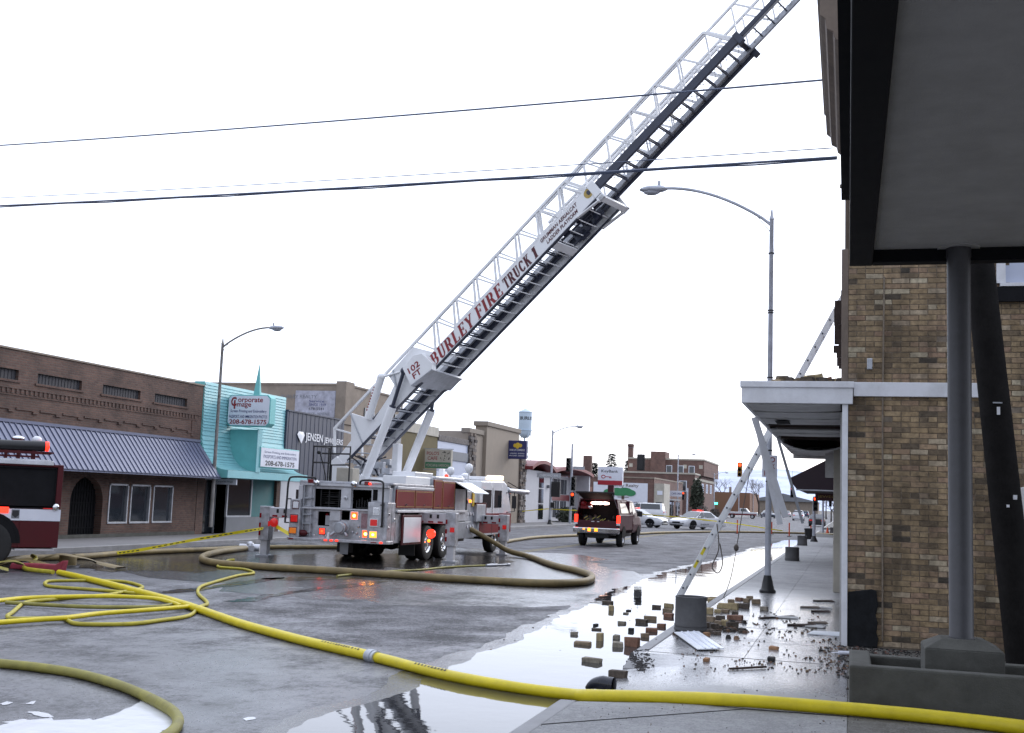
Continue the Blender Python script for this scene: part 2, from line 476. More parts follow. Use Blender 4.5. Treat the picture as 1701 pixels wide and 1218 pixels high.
M['redbrickx'] = brick_mat('far_brickwork', (0.19, 0.10, 0.08), (0.13, 0.072, 0.062), (0.16, 0.12, 0.11), 0.3, 0.1, 'X', stain=0.25)
M['redbricky'] = brick_mat('far_brickwork_side', (0.19, 0.10, 0.08), (0.13, 0.072, 0.062), (0.16, 0.12, 0.11), 0.3, 0.1, 'Y', stain=0.25)
BR = [(0.0, (0.06, 0.05, 0.04)), (0.06, (0.19, 0.14, 0.09)), (0.35, (0.30, 0.215, 0.125)), (0.6, (0.36, 0.265, 0.16)), (0.85, (0.31, 0.205, 0.14)), (1.0, (0.50, 0.43, 0.31))]
M['wallbrick'] = ramp_mat('tan_wall_brick', BR, 'Object')
M['wallbrick_many'] = ramp_mat('tan_wall_bricks_beyond', BR, 'Island')
M['ledge'] = ramp_mat('stone_veneer', [(0.0, (0.07, 0.06, 0.06)), (0.4, (0.16, 0.14, 0.135)), (0.7, (0.22, 0.17, 0.14)), (1.0, (0.28, 0.26, 0.25))], 'Island', noise_scale=6)

# measured positions on the ground, metres
D = {"h_big":[[-15.505,20.36,-0.093],[-14.564,19.72,-0.093],[-13.706,19.11,-0.093],[-11.712,17.616,-0.093],[-10.174,16.396,-0.093],[-9.337,15.641,-0.093],[-8.005,14.447,-0.093],[-6.532,13.322,-0.093],[-5.492,12.629,-0.093],[-4.966,12.268,-0.093],[-4.009,11.581,-0.093],[-3.177,11.189,-0.093],[-2.531,11.036,-0.093],[-2.193,10.818,-0.044],[-1.057,10.556,0.057],[-0.034,10.613,0.057],[0.744,10.563,0.057],[1.382,10.41,0.057],[1.799,10.278,0.057]],"h_olive":[[-9.019,9.891,-0.105],[-8.546,10.03,-0.105],[-8.269,10.051,-0.105],[-7.82,10.034,-0.105],[-7.218,9.891,-0.105],[-6.467,9.5,-0.105],[-5.864,9.073,-0.105],[-5.401,8.678,-0.105],[-5.146,8.375,-0.105],[-4.97,8.063,-0.105],[-4.868,7.766,-0.105],[-4.818,7.423,-0.105]],"h_y1":[[-12.355,13.802,-0.115],[-12.43,14.992,-0.115],[-12.381,15.596,-0.115],[-11.964,16.274,-0.115],[-11.496,16.664,-0.115],[-10.901,16.751,-0.115],[-10.299,16.338,-0.115],[-9.887,15.943,-0.115]],"h_y2":[[-10.691,11.974,-0.115],[-10.522,12.726,-0.115],[-10.349,13.276,-0.115],[-10.219,13.638,-0.115],[-10.182,14.328,-0.115],[-9.987,14.983,-0.115],[-9.813,15.659,-0.115],[-9.731,16.066,-0.115]],"h_loop":[[-11.447,17.489,-0.12],[-11.79,17.646,-0.12],[-12.236,17.723,-0.12],[-12.892,17.786,-0.12],[-13.696,17.817,-0.12],[-14.1,18.152,-0.12],[-14.344,18.479,-0.12],[-14.485,18.83,-0.12],[-14.045,19.357,-0.12],[-13.47,19.612,-0.12],[-12.781,19.11,-0.12],[-12.361,18.602,-0.12],[-12.2,17.962,-0.12],[-12.025,17.142,-0.12],[-12.122,16.486,-0.12],[-12.189,15.824,-0.12],[-12.178,15.263,-0.12],[-11.38,13.989,-0.12],[-11.127,13.588,-0.12],[-10.849,13.418,-0.12],[-10.445,13.807,-0.12],[-10.183,13.63,-0.12],[-9.814,13.393,-0.12],[-9.324,13.742,-0.12],[-9.222,14.326,-0.12],[-9.226,15.099,-0.12],[-9.706,16.148,-0.12],[-9.838,16.524,-0.12],[-9.895,16.727,-0.12],[-10.226,17.24,-0.12],[-11.087,18.411,-0.12],[-11.727,19.534,-0.12],[-12.125,20.703,-0.12],[-12.678,22.618,-0.12],[-12.79,23.52,-0.12],[-13.576,24.481,-0.12],[-14.333,24.689,-0.12],[-14.783,25.456,-0.12],[-15.503,27.095,-0.12],[-15.531,27.45,-0.12]],"h_mid":[[-12.277,14.941,-0.12],[-11.799,14.968,-0.12],[-11.073,15.081,-0.12],[-10.578,15.354,-0.12],[-10.175,15.782,-0.12],[-10.254,16.44,-0.12]],"h_tan":[[-17.503,20.648,-0.075],[-18.651,23.079,-0.075],[-18.283,24.694,-0.075],[-18.556,27.354,-0.075],[-18.158,30.525,-0.075],[-18.017,32.518,-0.075]],"h_tan2":[[-17.963,32.916,-0.075],[-17.492,33.991,-0.075],[-16.397,35.75,-0.075],[-15.529,37.852,-0.075],[-15.231,40.639,-0.075]],"h_sup":[[-17.726,32.032,-0.065],[-17.463,30.705,-0.065],[-17.209,29.49,-0.065],[-16.504,27.643,-0.065],[-15.723,26.203,-0.065],[-14.85,25.281,-0.065],[-14.059,25.047,-0.065],[-12.884,24.825,-0.065],[-12.007,24.909,-0.065],[-10.758,24.847,-0.065],[-9.198,24.635,-0.065],[-7.768,24.609,-0.065],[-6.43,24.761,-0.065],[-5.829,25.557,-0.065],[-5.793,26.783,-0.065],[-6.1,28.327,-0.065],[-6.815,29.978,-0.065],[-7.941,31.858,-0.065],[-9.721,35.794,-0.065],[-11.124,38.936,-0.065]],"coup":[-17.889,32.552,-0.07],"h_far":[[-13.715,45.71,-0.07],[-14.419,51.914,-0.07],[-14.527,55.63,-0.07],[-13.99,60.563,-0.07],[-13.11,65.115,-0.07],[-12.243,69.007,-0.07],[-11.567,75.207,-0.07],[-8.753,85.486,-0.07],[-4.801,91.622,-0.07],[-2.601,93.145,-0.07],[-0.658,86.132,0.08]],"h_thin":[[-11.018,24.106,-0.122],[-10.93,25.247,-0.122],[-10.724,26.604,-0.122],[-10.371,27.753,-0.122],[-10.241,29.216,-0.122],[-9.839,30.566,-0.122],[-9.652,30.967,-0.122]],"noz":[[-9.615,30.852,-0.115],[-9.246,31.853,-0.115]],"p_gutter":[[-4.161,7.986],[-4.285,8.616],[-4.29,9.06],[-4.225,9.583],[-4.116,10.216],[-4.124,11.016],[-4.231,11.835],[-4.267,13.169],[-4.308,14.534],[-4.369,15.85],[-4.408,17.242],[-4.526,19.544],[-4.666,21.9],[-4.855,24.286],[-4.93,28.37],[-4.897,33.116],[-4.634,36.384],[-4.316,40.322],[-4.125,47.429],[-3.999,56.281],[-3.803,66.438],[-3.513,74.083]],"p_left":[[-6.424,7.475],[-6.315,7.736],[-6.362,7.9],[-6.224,8.082],[-5.925,8.182],[-5.83,8.46],[-5.979,9.069],[-5.864,9.198],[-5.542,8.915],[-5.238,8.482],[-5.092,8.127],[-4.993,7.689],[-6.048,7.052]],"p_bits":[[[-6.925,8.46],[-6.949,8.577],[-6.877,8.551],[-6.854,8.435]],[[-6.738,8.561],[-6.77,8.707],[-6.669,8.566]],[[-6.506,8.281],[-6.385,8.315],[-6.189,8.214],[-6.199,8.152],[-6.369,8.206]],[[-4.83,8.837],[-4.777,8.923],[-4.722,8.864],[-4.754,8.761]]],"p_truck":[[-18.101,24.23],[-18.461,27.781],[-18.026,29.821],[-16.796,30.062],[-15.572,32.246],[-14.212,34.67],[-12.581,35.84],[-10.96,35.914],[-9.721,33.739],[-9.595,31.474],[-10.019,29.558],[-10.569,28.282],[-11.443,27.963],[-11.776,25.75],[-12.602,24.865],[-13.987,24.512],[-13.86,22.984],[-15.084,22.743],[-15.4,21.869],[-16.406,22.403]],"p_streak":[[[-11.797,18.244],[-11.913,18.964],[-11.781,19.787],[-11.875,20.846],[-12.045,22.392],[-11.83,23.073],[-11.639,21.901],[-11.512,20.217],[-11.453,19.035],[-11.512,18.334]],[[-10.066,17.51],[-10.046,18.078],[-10.139,18.888],[-10.068,19.915],[-10.095,22.11],[-9.708,23.762],[-9.587,22.178],[-9.838,20.461],[-9.807,18.714],[-9.728,17.921]],[[-12.045,22.392],[-11.702,23.687],[-10.541,24.362],[-10.721,23.466],[-11.343,22.405]]],"bricks":[[-4.342,21.678,-0.15,0.2,0.068,"d"],[-3.996,20.253,-0.15,0.094,0.123,"t"],[-3.911,22.535,-0.15,0.121,0.1,"c"],[-3.371,21.365,-0.15,0.168,0.071,"d"],[-3.705,20.363,-0.15,0.068,0.041,"c"],[-3.657,19.853,-0.15,0.092,0.04,"g"],[-3.117,19.136,-0.15,0.203,0.088,"b"],[-3.155,18.545,-0.15,0.188,0.079,"d"],[-3.41,18.184,-0.15,0.114,0.06,"g"],[-3.585,17.086,-0.15,0.145,0.041,"d"],[-3.718,17.636,-0.15,0.042,0.049,"c"],[-3.086,17.206,-0.15,0.083,0.07,"c"],[-3.272,15.801,-0.15,0.082,0.139,"t"],[-3.739,16.293,-0.15,0.105,0.063,"g"],[-3.098,16.135,-0.15,0.092,0.08,"g"],[-3.375,15.213,-0.15,0.211,0.067,"b"],[-2.902,15.242,-0.15,0.141,0.093,"g"],[-2.745,15.429,-0.15,0.2,0.164,"r"],[-2.913,13.65,-0.15,0.214,0.081,"g"],[-2.367,12.475,-0.121,0.205,0.097,"d"],[-2.775,16.589,-0.15,0.116,0.083,"b"],[-2.806,17.351,-0.15,0.176,0.08,"r"],[-2.773,18.11,-0.15,0.125,0.077,"r"],[-2.912,19.781,-0.15,0.174,0.091,"r"],[-3.065,20.715,-0.15,0.182,0.077,"b"],[-3.186,21.656,-0.15,0.18,0.1,"t"],[-2.456,22.738,-0.15,0.273,0.168,"t"],[-2.068,20.508,0.0,0.212,0.072,"t"],[-1.878,20.317,0.0,0.16,0.135,"t"],[-1.754,20.753,0.0,0.169,0.1,"d"],[-2.164,19.189,0.0,0.151,0.124,"t"],[-2.013,17.943,0.0,0.174,0.099,"b"],[-1.898,18.367,0.0,0.143,0.085,"d"],[-1.633,18.486,0.0,0.137,0.096,"r"],[-1.742,18.517,0.0,0.128,0.089,"r"],[-1.744,17.489,0.0,0.097,0.107,"t"],[-1.828,17.479,0.0,0.113,0.09,"b"],[-1.604,17.232,0.0,0.178,0.115,"d"],[-1.828,16.873,0.0,0.117,0.109,"d"],[-1.8,16.298,0.0,0.123,0.075,"d"],[-1.831,15.967,0.0,0.077,0.062,"o"],[-1.545,13.497,-0.014,0.057,0.052,"o"],[-2.763,24.076,-0.15,0.222,0.067,"b"],[-1.944,22.399,0.0,0.124,0.07,"r"],[-1.793,21.993,0.0,0.112,0.089,"b"],[-2.068,19.569,0.0,0.108,0.072,"t"],[-1.947,19.661,0.0,0.127,0.073,"b"],[-1.774,19.481,0.0,0.108,0.061,"d"],[-1.962,17.093,0.0,0.095,0.095,"d"],[-1.715,16.212,0.0,0.105,0.06,"d"],[-1.378,20.515,0.0,0.129,0.091,"g"],[-1.734,20.69,0.0,0.191,0.107,"d"],[-1.61,21.848,0.0,0.161,0.105,"b"],[-1.806,22.859,0.0,0.127,0.076,"b"],[-1.972,22.338,0.0,0.116,0.074,"r"],[-2.054,21.746,0.0,0.121,0.08,"b"],[-0.839,13.827,0.0,0.087,0.061,"c"],[-0.88,14.991,0.0,0.111,0.05,"o"],[-2.528,23.649,-0.15,0.262,0.114,"t"],[-2.039,20.454,0.0,0.227,0.113,"t"]],"panel":[[-2.246,15.855,0.0],[-1.934,15.994,0.0],[-1.444,14.525,0.0],[-1.741,14.315,0.0]],"elbow":[-2.339,11.529,-0.117],"tube":[[-0.1,14.949,0.0],[0.119,15.023,0.0]],"debris_kerb":[[-2.857,14.419,-0.15],[-2.81,14.73,-0.15],[-2.577,14.648,-0.15],[-2.126,13.492,-0.048],[-2.199,13.056,-0.102],[-2.203,13.227,-0.097],[-2.371,13.222,-0.117],[-2.573,13.512,-0.15],[-2.653,13.658,-0.15]],"plate":[-0.297,17.188,0.0],"woods":[[[-1.337,19.007,0.0],[-0.846,19.699,0.0]],[[-1.219,12.887,0.0],[-0.861,13.25,0.0]]],"flat":[[-0.649,21.697,0.0],[-0.274,20.952,0.0],[-0.426,18.834,0.0],[-0.15,18.163,0.0],[-0.677,18.264,0.0],[-0.362,23.37,0.0],[-1.001,19.362,0.0],[-0.181,21.792,0.0]],"tape1":[[-18.342,24.2,-0.089],[-18.529,26.0,-0.074],[-18.227,27.0,0.001],[-17.63,28.2,0.22],[-16.735,29.2,0.471],[-15.968,29.75,0.647]],"tape1b":[[-15.575,29.75,0.732],[-14.784,29.3,0.489]],"tape2":[[-23.964,83.0,0.755],[-21.347,82.0,1.076],[-20.667,82.0,1.102],[-17.222,78.0,1.104],[-11.674,76.0,1.003],[-7.46,75.0,0.754],[-3.878,74.0,0.391]],"w1":[[-24.0,27.26,11.62],[-0.41,21.0,9.57]],"w2":[[-24.0,27.45,10.09],[-0.28,21.0,8.28]],"w3":[[-24.0,27.48,9.86],[-0.21,21.0,8.1]],"eng":1}
# ------------------------------------------------------------------ mesh helpers
class B:
    def __init__(s, f=None):
        s.v = []
        s.f = []
        s.fn = f            # optional map from local to placed coordinates
    def add(s, vs, fs):
        k = len(s.v)
        s.v += [s.fn(*p) if s.fn else tuple(p) for p in vs]
        s.f += [tuple(i + k for i in q) for q in fs]
        return s
    def box(s, x0, x1, y0, y1, z0, z1):
        return s.add([(x0, y0, z0), (x1, y0, z0), (x1, y1, z0), (x0, y1, z0), (x0, y0, z1), (x1, y0, z1), (x1, y1, z1), (x0, y1, z1)],
                     [(0, 3, 2, 1), (4, 5, 6, 7), (0, 1, 5, 4), (1, 2, 6, 5), (2, 3, 7, 6), (3, 0, 4, 7)])
    def hexa(s, p):
        """eight corners: four below, four above, both rings the same way round"""
        return s.add(p, [(0, 3, 2, 1), (4, 5, 6, 7), (0, 1, 5, 4), (1, 2, 6, 5), (2, 3, 7, 6), (3, 0, 4, 7)])
    def prism(s, poly, axis, a, b):
        def q(u, w, t):
            return (t, u, w) if axis == 'x' else ((u, t, w) if axis == 'y' else (u, w, t))
        n = len(poly)
        vs = [q(u, w, a) for u, w in poly] + [q(u, w, b) for u, w in poly]
        return s.add(vs, [tuple(range(n))[::-1], tuple(range(n, 2 * n))] + [(i, (i + 1) % n, n + (i + 1) % n, n + i) for i in range(n)])
    def cyl(s, p, q, r, r2=None, n=12, cap=True):
        r2 = r if r2 is None else r2
        p, q = Vector(p), Vector(q)
        d = (q - p)
        if d.length < 1e-6:
            return s
        d.normalize()
        a = d.orthogonal().normalized()
        b = d.cross(a)
        vs = []
        for c, rr in ((p, r), (q, r2)):
            for i in range(n):
                t = 2 * PI * i / n
                vs.append(tuple(c + a * (rr * math.cos(t)) + b * (rr * math.sin(t))))
        fs = [(i, (i + 1) % n, n + (i + 1) % n, n + i) for i in range(n)]
        if cap:
            fs += [tuple(range(n))[::-1], tuple(range(n, 2 * n))]
        return s.add(vs, fs)
    def beam(s, p, q, w, h, up=(0, 0, 1)):
        p, q, up = Vector(p), Vector(q), Vector(up)
        d = (q - p).normalized()
        a = d.cross(up)
        if a.length < 1e-4:
            a = d.orthogonal()
        a.normalize()
        b = a.cross(d)
        vs = []
        for c in (p, q):
            for i, j in ((-1, -1), (1, -1), (1, 1), (-1, 1)):
                vs.append(tuple(c + a * (i * w / 2) + b * (j * h / 2)))
        return s.add(vs, [(0, 3, 2, 1), (4, 5, 6, 7), (0, 1, 5, 4), (1, 2, 6, 5), (2, 3, 7, 6), (3, 0, 4, 7)])
    def tube(s, pts, r, n=8, rad=None):
        pts = [Vector(p) for p in pts]
        m = len(pts)
        prev = None
        vs = []
        for i in range(m):
            d = (pts[min(i + 1, m - 1)] - pts[max(i - 1, 0)]).normalized()
            if prev is None:
                a = d.cross(Vector((0, 0, 1)))
                if a.length < 1e-3:
                    a = d.orthogonal()
            else:
                a = prev - d * prev.dot(d)
                if a.length < 1e-4:
                    a = d.orthogonal()
            a.normalize()
            prev = a
            b = d.cross(a)
            rr = rad[i] if rad else r
            for k in range(n):
                t = 2 * PI * k / n
                vs.append(tuple(pts[i] + a * (rr * math.cos(t)) + b * (rr * math.sin(t))))
        fs = []
        for i in range(m - 1):
            for k in range(n):
                fs.append((i * n + k, i * n + (k + 1) % n, (i + 1) * n + (k + 1) % n, (i + 1) * n + k))
        fs += [tuple(range(n))[::-1], tuple(range((m - 1) * n, m * n))]
        return s.add(vs, fs)
    def lathe(s, prof, c=(0, 0, 0), n=20, axis='z', closed=False):
        vs = []
        for r, t in prof:
            for i in range(n):
                a = 2 * PI * i / n
                x, y = r * math.cos(a), r * math.sin(a)
                p = (x, y, t) if axis == 'z' else ((t, x, y) if axis == 'x' else (y, t, x))
                vs.append((c[0] + p[0], c[1] + p[1], c[2] + p[2]))
        m = len(prof)
        fs = []
        for j in range(m if closed else m - 1):
            for i in range(n):
                j2 = (j + 1) % m
                fs.append((j * n + i, j * n + (i + 1) % n, j2 * n + (i + 1) % n, j2 * n + i))
        return s.add(vs, fs)
    def ball(s, c, rx, ry=None, rz=None, n=10, m=7):
        ry = ry or rx
        rz = rz or rx
        vs = [(c[0], c[1], c[2] - rz)]
        for j in range(1, m):
            ph = -PI / 2 + PI * j / m
            for i in range(n):
                t = 2 * PI * i / n
                vs.append((c[0] + rx * math.cos(ph) * math.cos(t), c[1] + ry * math.cos(ph) * math.sin(t), c[2] + rz * math.sin(ph)))
        vs.append((c[0], c[1], c[2] + rz))
        fs = [(0, 1 + (i + 1) % n, 1 + i) for i in range(n)]
        for j in range(m - 2):
            for i in range(n):
                fs.append((1 + j * n + i, 1 + j * n + (i + 1) % n, 1 + (j + 1) * n + (i + 1) % n, 1 + (j + 1) * n + i))
        e = len(vs) - 1
        fs += [(e, 1 + (m - 2) * n + i, 1 + (m - 2) * n + (i + 1) % n) for i in range(n)]
        return s.add(vs, fs)
    def holes(s, x0, x1, z0, z1, hs, y0, y1):
        """a wall in the x-z plane from y0 to y1 with rectangular openings (x0,x1,z0,z1)"""
        xs = sorted({x0, x1} | {v for h in hs for v in h[:2]})
        zs = sorted({z0, z1} | {v for h in hs for v in h[2:]})
        for i in range(len(xs) - 1):
            for j in range(len(zs) - 1):
                cx, cz = (xs[i] + xs[i + 1]) / 2, (zs[j] + zs[j + 1]) / 2
                if any(h[0] < cx < h[1] and h[2] < cz < h[3] for h in hs):
                    continue
                s.box(xs[i], xs[i + 1], y0, y1, zs[j], zs[j + 1])
        return s

def origin(o):
    v = Vector((0, 0, 0))
    while o is not None:
        v = v + o.location
        o = o.parent
    return v

def each(name, m, parent, boxes, fn=None, bev=0.0):
    """alike pieces, one object per box"""
    return [obj(name, B(fn).box(*q), m, parent, bev=bev) for q in boxes]

def obj(name, b, m, parent=None, smooth=False, local=False, bev=0.0, label=None, me=None):
    """link one mesh object; vertices are world coordinates unless local"""
    if me is None:
        me = bpy.data.meshes.new(name)
        off = Vector((0, 0, 0)) if (local or parent is None) else origin(parent)
        me.from_pydata([tuple(Vector(p) - off) for p in b.v], [], b.f)
        bm = bmesh.new()
        bm.from_mesh(me)
        bmesh.ops.recalc_face_normals(bm, faces=bm.faces)
        bm.to_mesh(me)
        bm.free()
        me.materials.append(M[m] if isinstance(m, str) else m)
        if smooth:
            me.shade_smooth()
            try:
                me.set_sharp_from_angle(angle=rad(40))
            except Exception:
                pass
    o = bpy.data.objects.new(name, me)
    C.objects.link(o)
    if parent is not None:
        o.parent = parent
    if bev:
        q = o.modifiers.new('bevel', 'BEVEL')
        q.width = bev
        q.segments = 2
        q.limit_method = 'ANGLE'
    if label:
        o['label'] = label
    return o

def tag(o, label, cat=None, group=None, kind=None):
    o['label'] = label
    if cat:
        o['category'] = cat
    if group:
        o['group'] = group
    if kind:
        o['kind'] = kind
    return o

def thing(name, label, cat, loc=(0, 0, 0), group=None, rz=0.0):
    o = bpy.data.objects.new(name, None)
    C.objects.link(o)
    o.location = loc
    o.rotation_euler = (0, 0, rz)
    o.empty_display_size = 0.2
    return tag(o, label, cat, group)

def struct(name, b, m, parent=None, label=None, smooth=False, bev=0):
    o = obj(name, b, m, parent, smooth=smooth, bev=bev)
    if parent is None:
        o['kind'] = 'structure'
    if label:
        o['label'] = label
    return o

def dup(src, loc, rz, label):
    r = src.copy()
    C.objects.link(r)
    r.location = loc
    r.rotation_euler = (0, 0, rz)
    r['label'] = label
    for ch in list(src.children):
        c = ch.copy()
        C.objects.link(c)
        c.parent = r
        for g in list(ch.children):
            d = g.copy()
            C.objects.link(d)
            d.parent = c
    return r

def smooth_path(pts, n=6):
    P = [Vector(p) for p in pts]
    out = []
    for i in range(len(P) - 1):
        p0, p1, p2, p3 = P[max(i - 1, 0)], P[i], P[i + 1], P[min(i + 2, len(P) - 1)]
        for k in range(n):
            t = k / n
            out.append(0.5 * ((2 * p1) + (p2 - p0) * t + (2 * p0 - 5 * p1 + 4 * p2 - p3) * t * t + (3 * p1 - p0 - 3 * p2 + p3) * t ** 3))
    out.append(P[-1])
    return out

def text(name, s, w, h, org, xd, yd, m, parent, depth=0.004, bold=0.0, shear=0.0):
    """flat lettering fitted into w x h, lower left corner at org"""
    cu = bpy.data.curves.new('lettering', 'FONT')
    cu.body = s
    cu.size = 1
    cu.offset = bold
    cu.shear = shear
    cu.resolution_u = 3
    t = bpy.data.objects.new('lettering', cu)
    me = bpy.data.meshes.new_from_object(t)
    bpy.data.objects.remove(t)
    xs = [v.co.x for v in me.vertices]
    ys = [v.co.y for v in me.vertices]
    x0, x1, y0, y1 = min(xs), max(xs), min(ys), max(ys)
    xd, yd, org = Vector(xd).normalized(), Vector(yd).normalized(), Vector(org)
    nd = xd.cross(yd)
    off = origin(parent)
    for v in me.vertices:
        v.co = org + xd * ((v.co.x - x0) / (x1 - x0) * w) + yd * ((v.co.y - y0) / (y1 - y0) * h) + nd * depth - off
    me.materials.clear()
    me.materials.append(M[m])
    return obj(name, None, m, parent, me=me)

# slab-serif capitals used on the aerial ladder
def serif(ch):
    q = []
    R = lambda x0, x1, y0, y1: q.append([(x0, y0), (x1, y0), (x1, y1), (x0, y1)])
    def stem(x, w=0.2, y0=0, y1=1, s0=True, s1=True):
        R(x, x + w, y0, y1)
        if s0:
            R(x - .07, x + w + .07, y0, y0 + .06)
        if s1:
            R(x - .07, x + w + .07, y1 - .06, y1)
    def ring(cx, cy, rx, ry, tx, ty, a0, a1, n=10):
        for i in range(n):
            a, b = rad(a0 + (a1 - a0) * i / n), rad(a0 + (a1 - a0) * (i + 1) / n)
            q.append([(cx + rx * math.cos(a), cy + ry * math.sin(a)), (cx + rx * math.cos(b), cy + ry * math.sin(b)), (cx + (rx - tx) * math.cos(b), cy + (ry - ty) * math.sin(b)), (cx + (rx - tx) * math.cos(a), cy + (ry - ty) * math.sin(a))])
    def diag(x0, y0, x1, y1, w):
        q.append([(x0, y0), (x0 + w, y0), (x1 + w, y1), (x1, y1)])
    w = .8
    if ch == 'B':
        stem(.08); R(.28, .5, .93, 1); R(.28, .5, .48, .55); R(.28, .5, 0, .07)
        ring(.46, .755, .26, .245, .19, .07, -90, 90); ring(.48, .275, .3, .275, .2, .07, -90, 90)
    elif ch == 'U':
        stem(.08, y0=.3, s0=False); stem(.62, w=.09, y0=.3, s0=False)
        ring(.395, .32, .315, .32, .2, .08, 180, 270); ring(.395, .32, .315, .32, .09, .08, 270, 360)
    elif ch == 'R':
        stem(.08); R(.28, .5, .93, 1); R(.28, .5, .45, .52); ring(.46, .725, .27, .275, .19, .07, -90, 90); diag(.62, 0, .36, .48, .22); R(.56, .92, 0, .06); w = .86
    elif ch == 'L':
        stem(.08); R(.28, .7, 0, .07); R(.66, .72, 0, .26); w = .74
    elif ch == 'E':
        stem(.08); R(.28, .68, 0, .07); R(.28, .66, .93, 1); R(.28, .52, .47, .54); R(.66, .72, 0, .26); R(.63, .69, .76, 1); R(.5, .55, .37, .64); w = .76
    elif ch == 'F':
        stem(.08); R(.28, .66, .93, 1); R(.28, .52, .47, .54); R(.63, .69, .74, 1); R(.5, .55, .37, .64); w = .72
    elif ch == 'I':
        stem(.1); w = .4
    elif ch == '1':
        stem(.14); diag(.02, .74, .14, .98, .1); w = .48
    elif ch == 'Y':
        R(.3, .5, 0, .48); R(.22, .58, 0, .06); diag(.3, .45, .04, .97, .2); diag(.42, .45, .68, .97, .09); R(-.02, .32, .94, 1); R(.6, .86, .94, 1); w = .82
    elif ch == 'T':
        stem(.28, s1=False); R(.02, .74, .93, 1); R(.0, .06, .7, 1); R(.7, .76, .7, 1); w = .76
    elif ch == 'C':
        ring(.44, .5, .4, .5, .2, .07, 42, 318, 18); R(.7, .76, .68, .95); R(.7, .76, .06, .3); w = .84
    elif ch == 'K':
        stem(.08); diag(.28, .42, .6, .97, .1); diag(.62, 0, .36, .55, .22); R(.54, .84, .94, 1); R(.56, .9, 0, .06); w = .86
    else:
        w = .4
    return q, w

def serif_text(name, s, w, h, put, m, parent, slant=0.25, bold=0.0):
    """put(x, y) maps letter space (0..w, 0..h) to a point; letters as thin plates are given by the caller"""
    x = 0
    quads = []
    for ch in s:
        q, cw = serif(ch)
        quads += [[(px + x + slant * py, py) for px, py in poly] for poly in q]
        if bold:
            quads += [[(px + x + bold + slant * py, py) for px, py in poly] for poly in q]
        x += cw + .1 + bold
    tot = x - .1 + slant
    b = B()
    for i, poly in enumerate(quads):
        vs = [put(px / tot * w, py * h, .0005 * (i % 16)) for px, py in poly]
        b.add(vs, [tuple(range(len(vs)))])
    return obj(name, b, m, parent)

def rnd(a, b):
    return a + (b - a) * random.random()

# ------------------------------------------------------------------ ground, roads, pavements
def gz(x, y):
    if x < -2.45:
        return -.15
    f = min(max((y - 10.2) / .6, 0), 1) * min(max((13.8 - y) / .6, 0), 1)
    return -.13 * f * min(max((-1.3 - x) / 1.15, 0), 1)

b = B()
b.add([(-9000, -60, -.2), (9000, -60, -.2), (9000, 12000, -.2), (-9000, 12000, -.2)], [(0, 1, 2, 3)])
struct('ground', b, 'earth', label='flat bare ground running out to the hills')

b = B()
ys = [-30, 0, 10, 20, 30, 45, 60, 84, 108, 160, 300, 620]
for i in range(len(ys) - 1):
    b.add([(-20.25, ys[i], -.15), (-2.45, ys[i], -.15), (-2.45, ys[i + 1], -.15), (-20.25, ys[i + 1], -.15)], [(0, 1, 2, 3)])
b.add([(-120, 104.5, -.15), (-20.25, 104.5, -.15), (-20.25, 120.5, -.15), (-120, 120.5, -.15)], [(0, 1, 2, 3)])
b.add([(-2.45, 104.5, -.15), (80, 104.5, -.15), (80, 120.5, -.15), (-2.45, 120.5, -.15)], [(0, 1, 2, 3)])
struct('road', b, 'asphalt', label='damp grey asphalt of the main street')

# worn centre lines and the stop bar by the crossing
b = B()
for y in range(38, 84, 1):
    for xx in (-11.5, -11.25):
        b.add([(xx, y, -.146), (xx + .09, y, -.146), (xx + .09, y + 1, -.146), (xx, y + 1, -.146)], [(0, 1, 2, 3)])
mk = struct('road_marking', b, mat('worn_yellow_line', (0.24, 0.19, 0.06), 0.8, var=0.35, scale=9), label='faded yellow double centre line')
b = B()
for (xx, y, l) in ((-10.2, 72.5, 1.7), (-8.2, 72.6, 1.5), (-6.2, 73.2, 1.2), (-3.6, 60, 0.25), (-3.7, 54, 0.2), (-3.3, 48, .22), (-3.5, 44, .2)):
    b.add([(xx, y, -.145), (xx + l, y, -.145), (xx + l, y + .35, -.145), (xx, y + .35, -.145)], [(0, 1, 2, 3)])
struct('road_marking', b, mat('worn_white_line', (0.42, 0.42, 0.42), 0.8, var=0.35, scale=9), label='broken white stop line before the crossing')

# left pavement with kerb
b = B()
b.box(-23.3, -20.45, -20, 104, -.2, 0)
b.box(-23.3, -20.45, 121, 320, -.2, 0)
struct('pavement', b, 'pave_l', label='pale pavement along the shops')
b = B()
b.box(-20.45, -20.25, -20, 104, -.2, .0)
b.box(-20.45, -20.25, 121, 320, -.2, .0)
struct('kerb', b, 'kerbconc', label='kerb before the shops', bev=.02)

# right pavement: bed, slabs with open joints, kerb
b = B()
b.box(-2.29, 8, 13.95, 104, -.2, -.005)
b.box(-2.29, 8, 121, 320, -.2, -.012)
walk = struct('sidewalk', b, mat('joint_bed', (0.10, 0.098, 0.095), 0.9, var=0.3, scale=9), label='wet concrete sidewalk beside the brick building')
yy = 13.97
k = 0
while yy < 76:
    dy = 1.78 if yy < 46 else 3.6
    for (xa, xb) in ((-2.29, -1.161), (-1.159, -.03)):
        q = B()
        e = .003
        t = [rnd(-.002, .001) for _ in range(4)]
        x0, x1, y0, y1 = xa, xb, yy + .006, yy + dy - .004
        q.hexa([(x0, y0, -.08), (x1, y0, -.08), (x1, y1, -.08), (x0, y1, -.08), (x0 + e, y0 + e, t[0]), (x1 - e, y0 + e, t[1]), (x1 - e, y1 - e, t[2]), (x0 + e, y1 - e, t[3])])
        obj('slab', q, 'slab', walk)
    yy += dy
b = B()
b.box(-2.45, -2.30, 13.85, 104, -.2, .0)
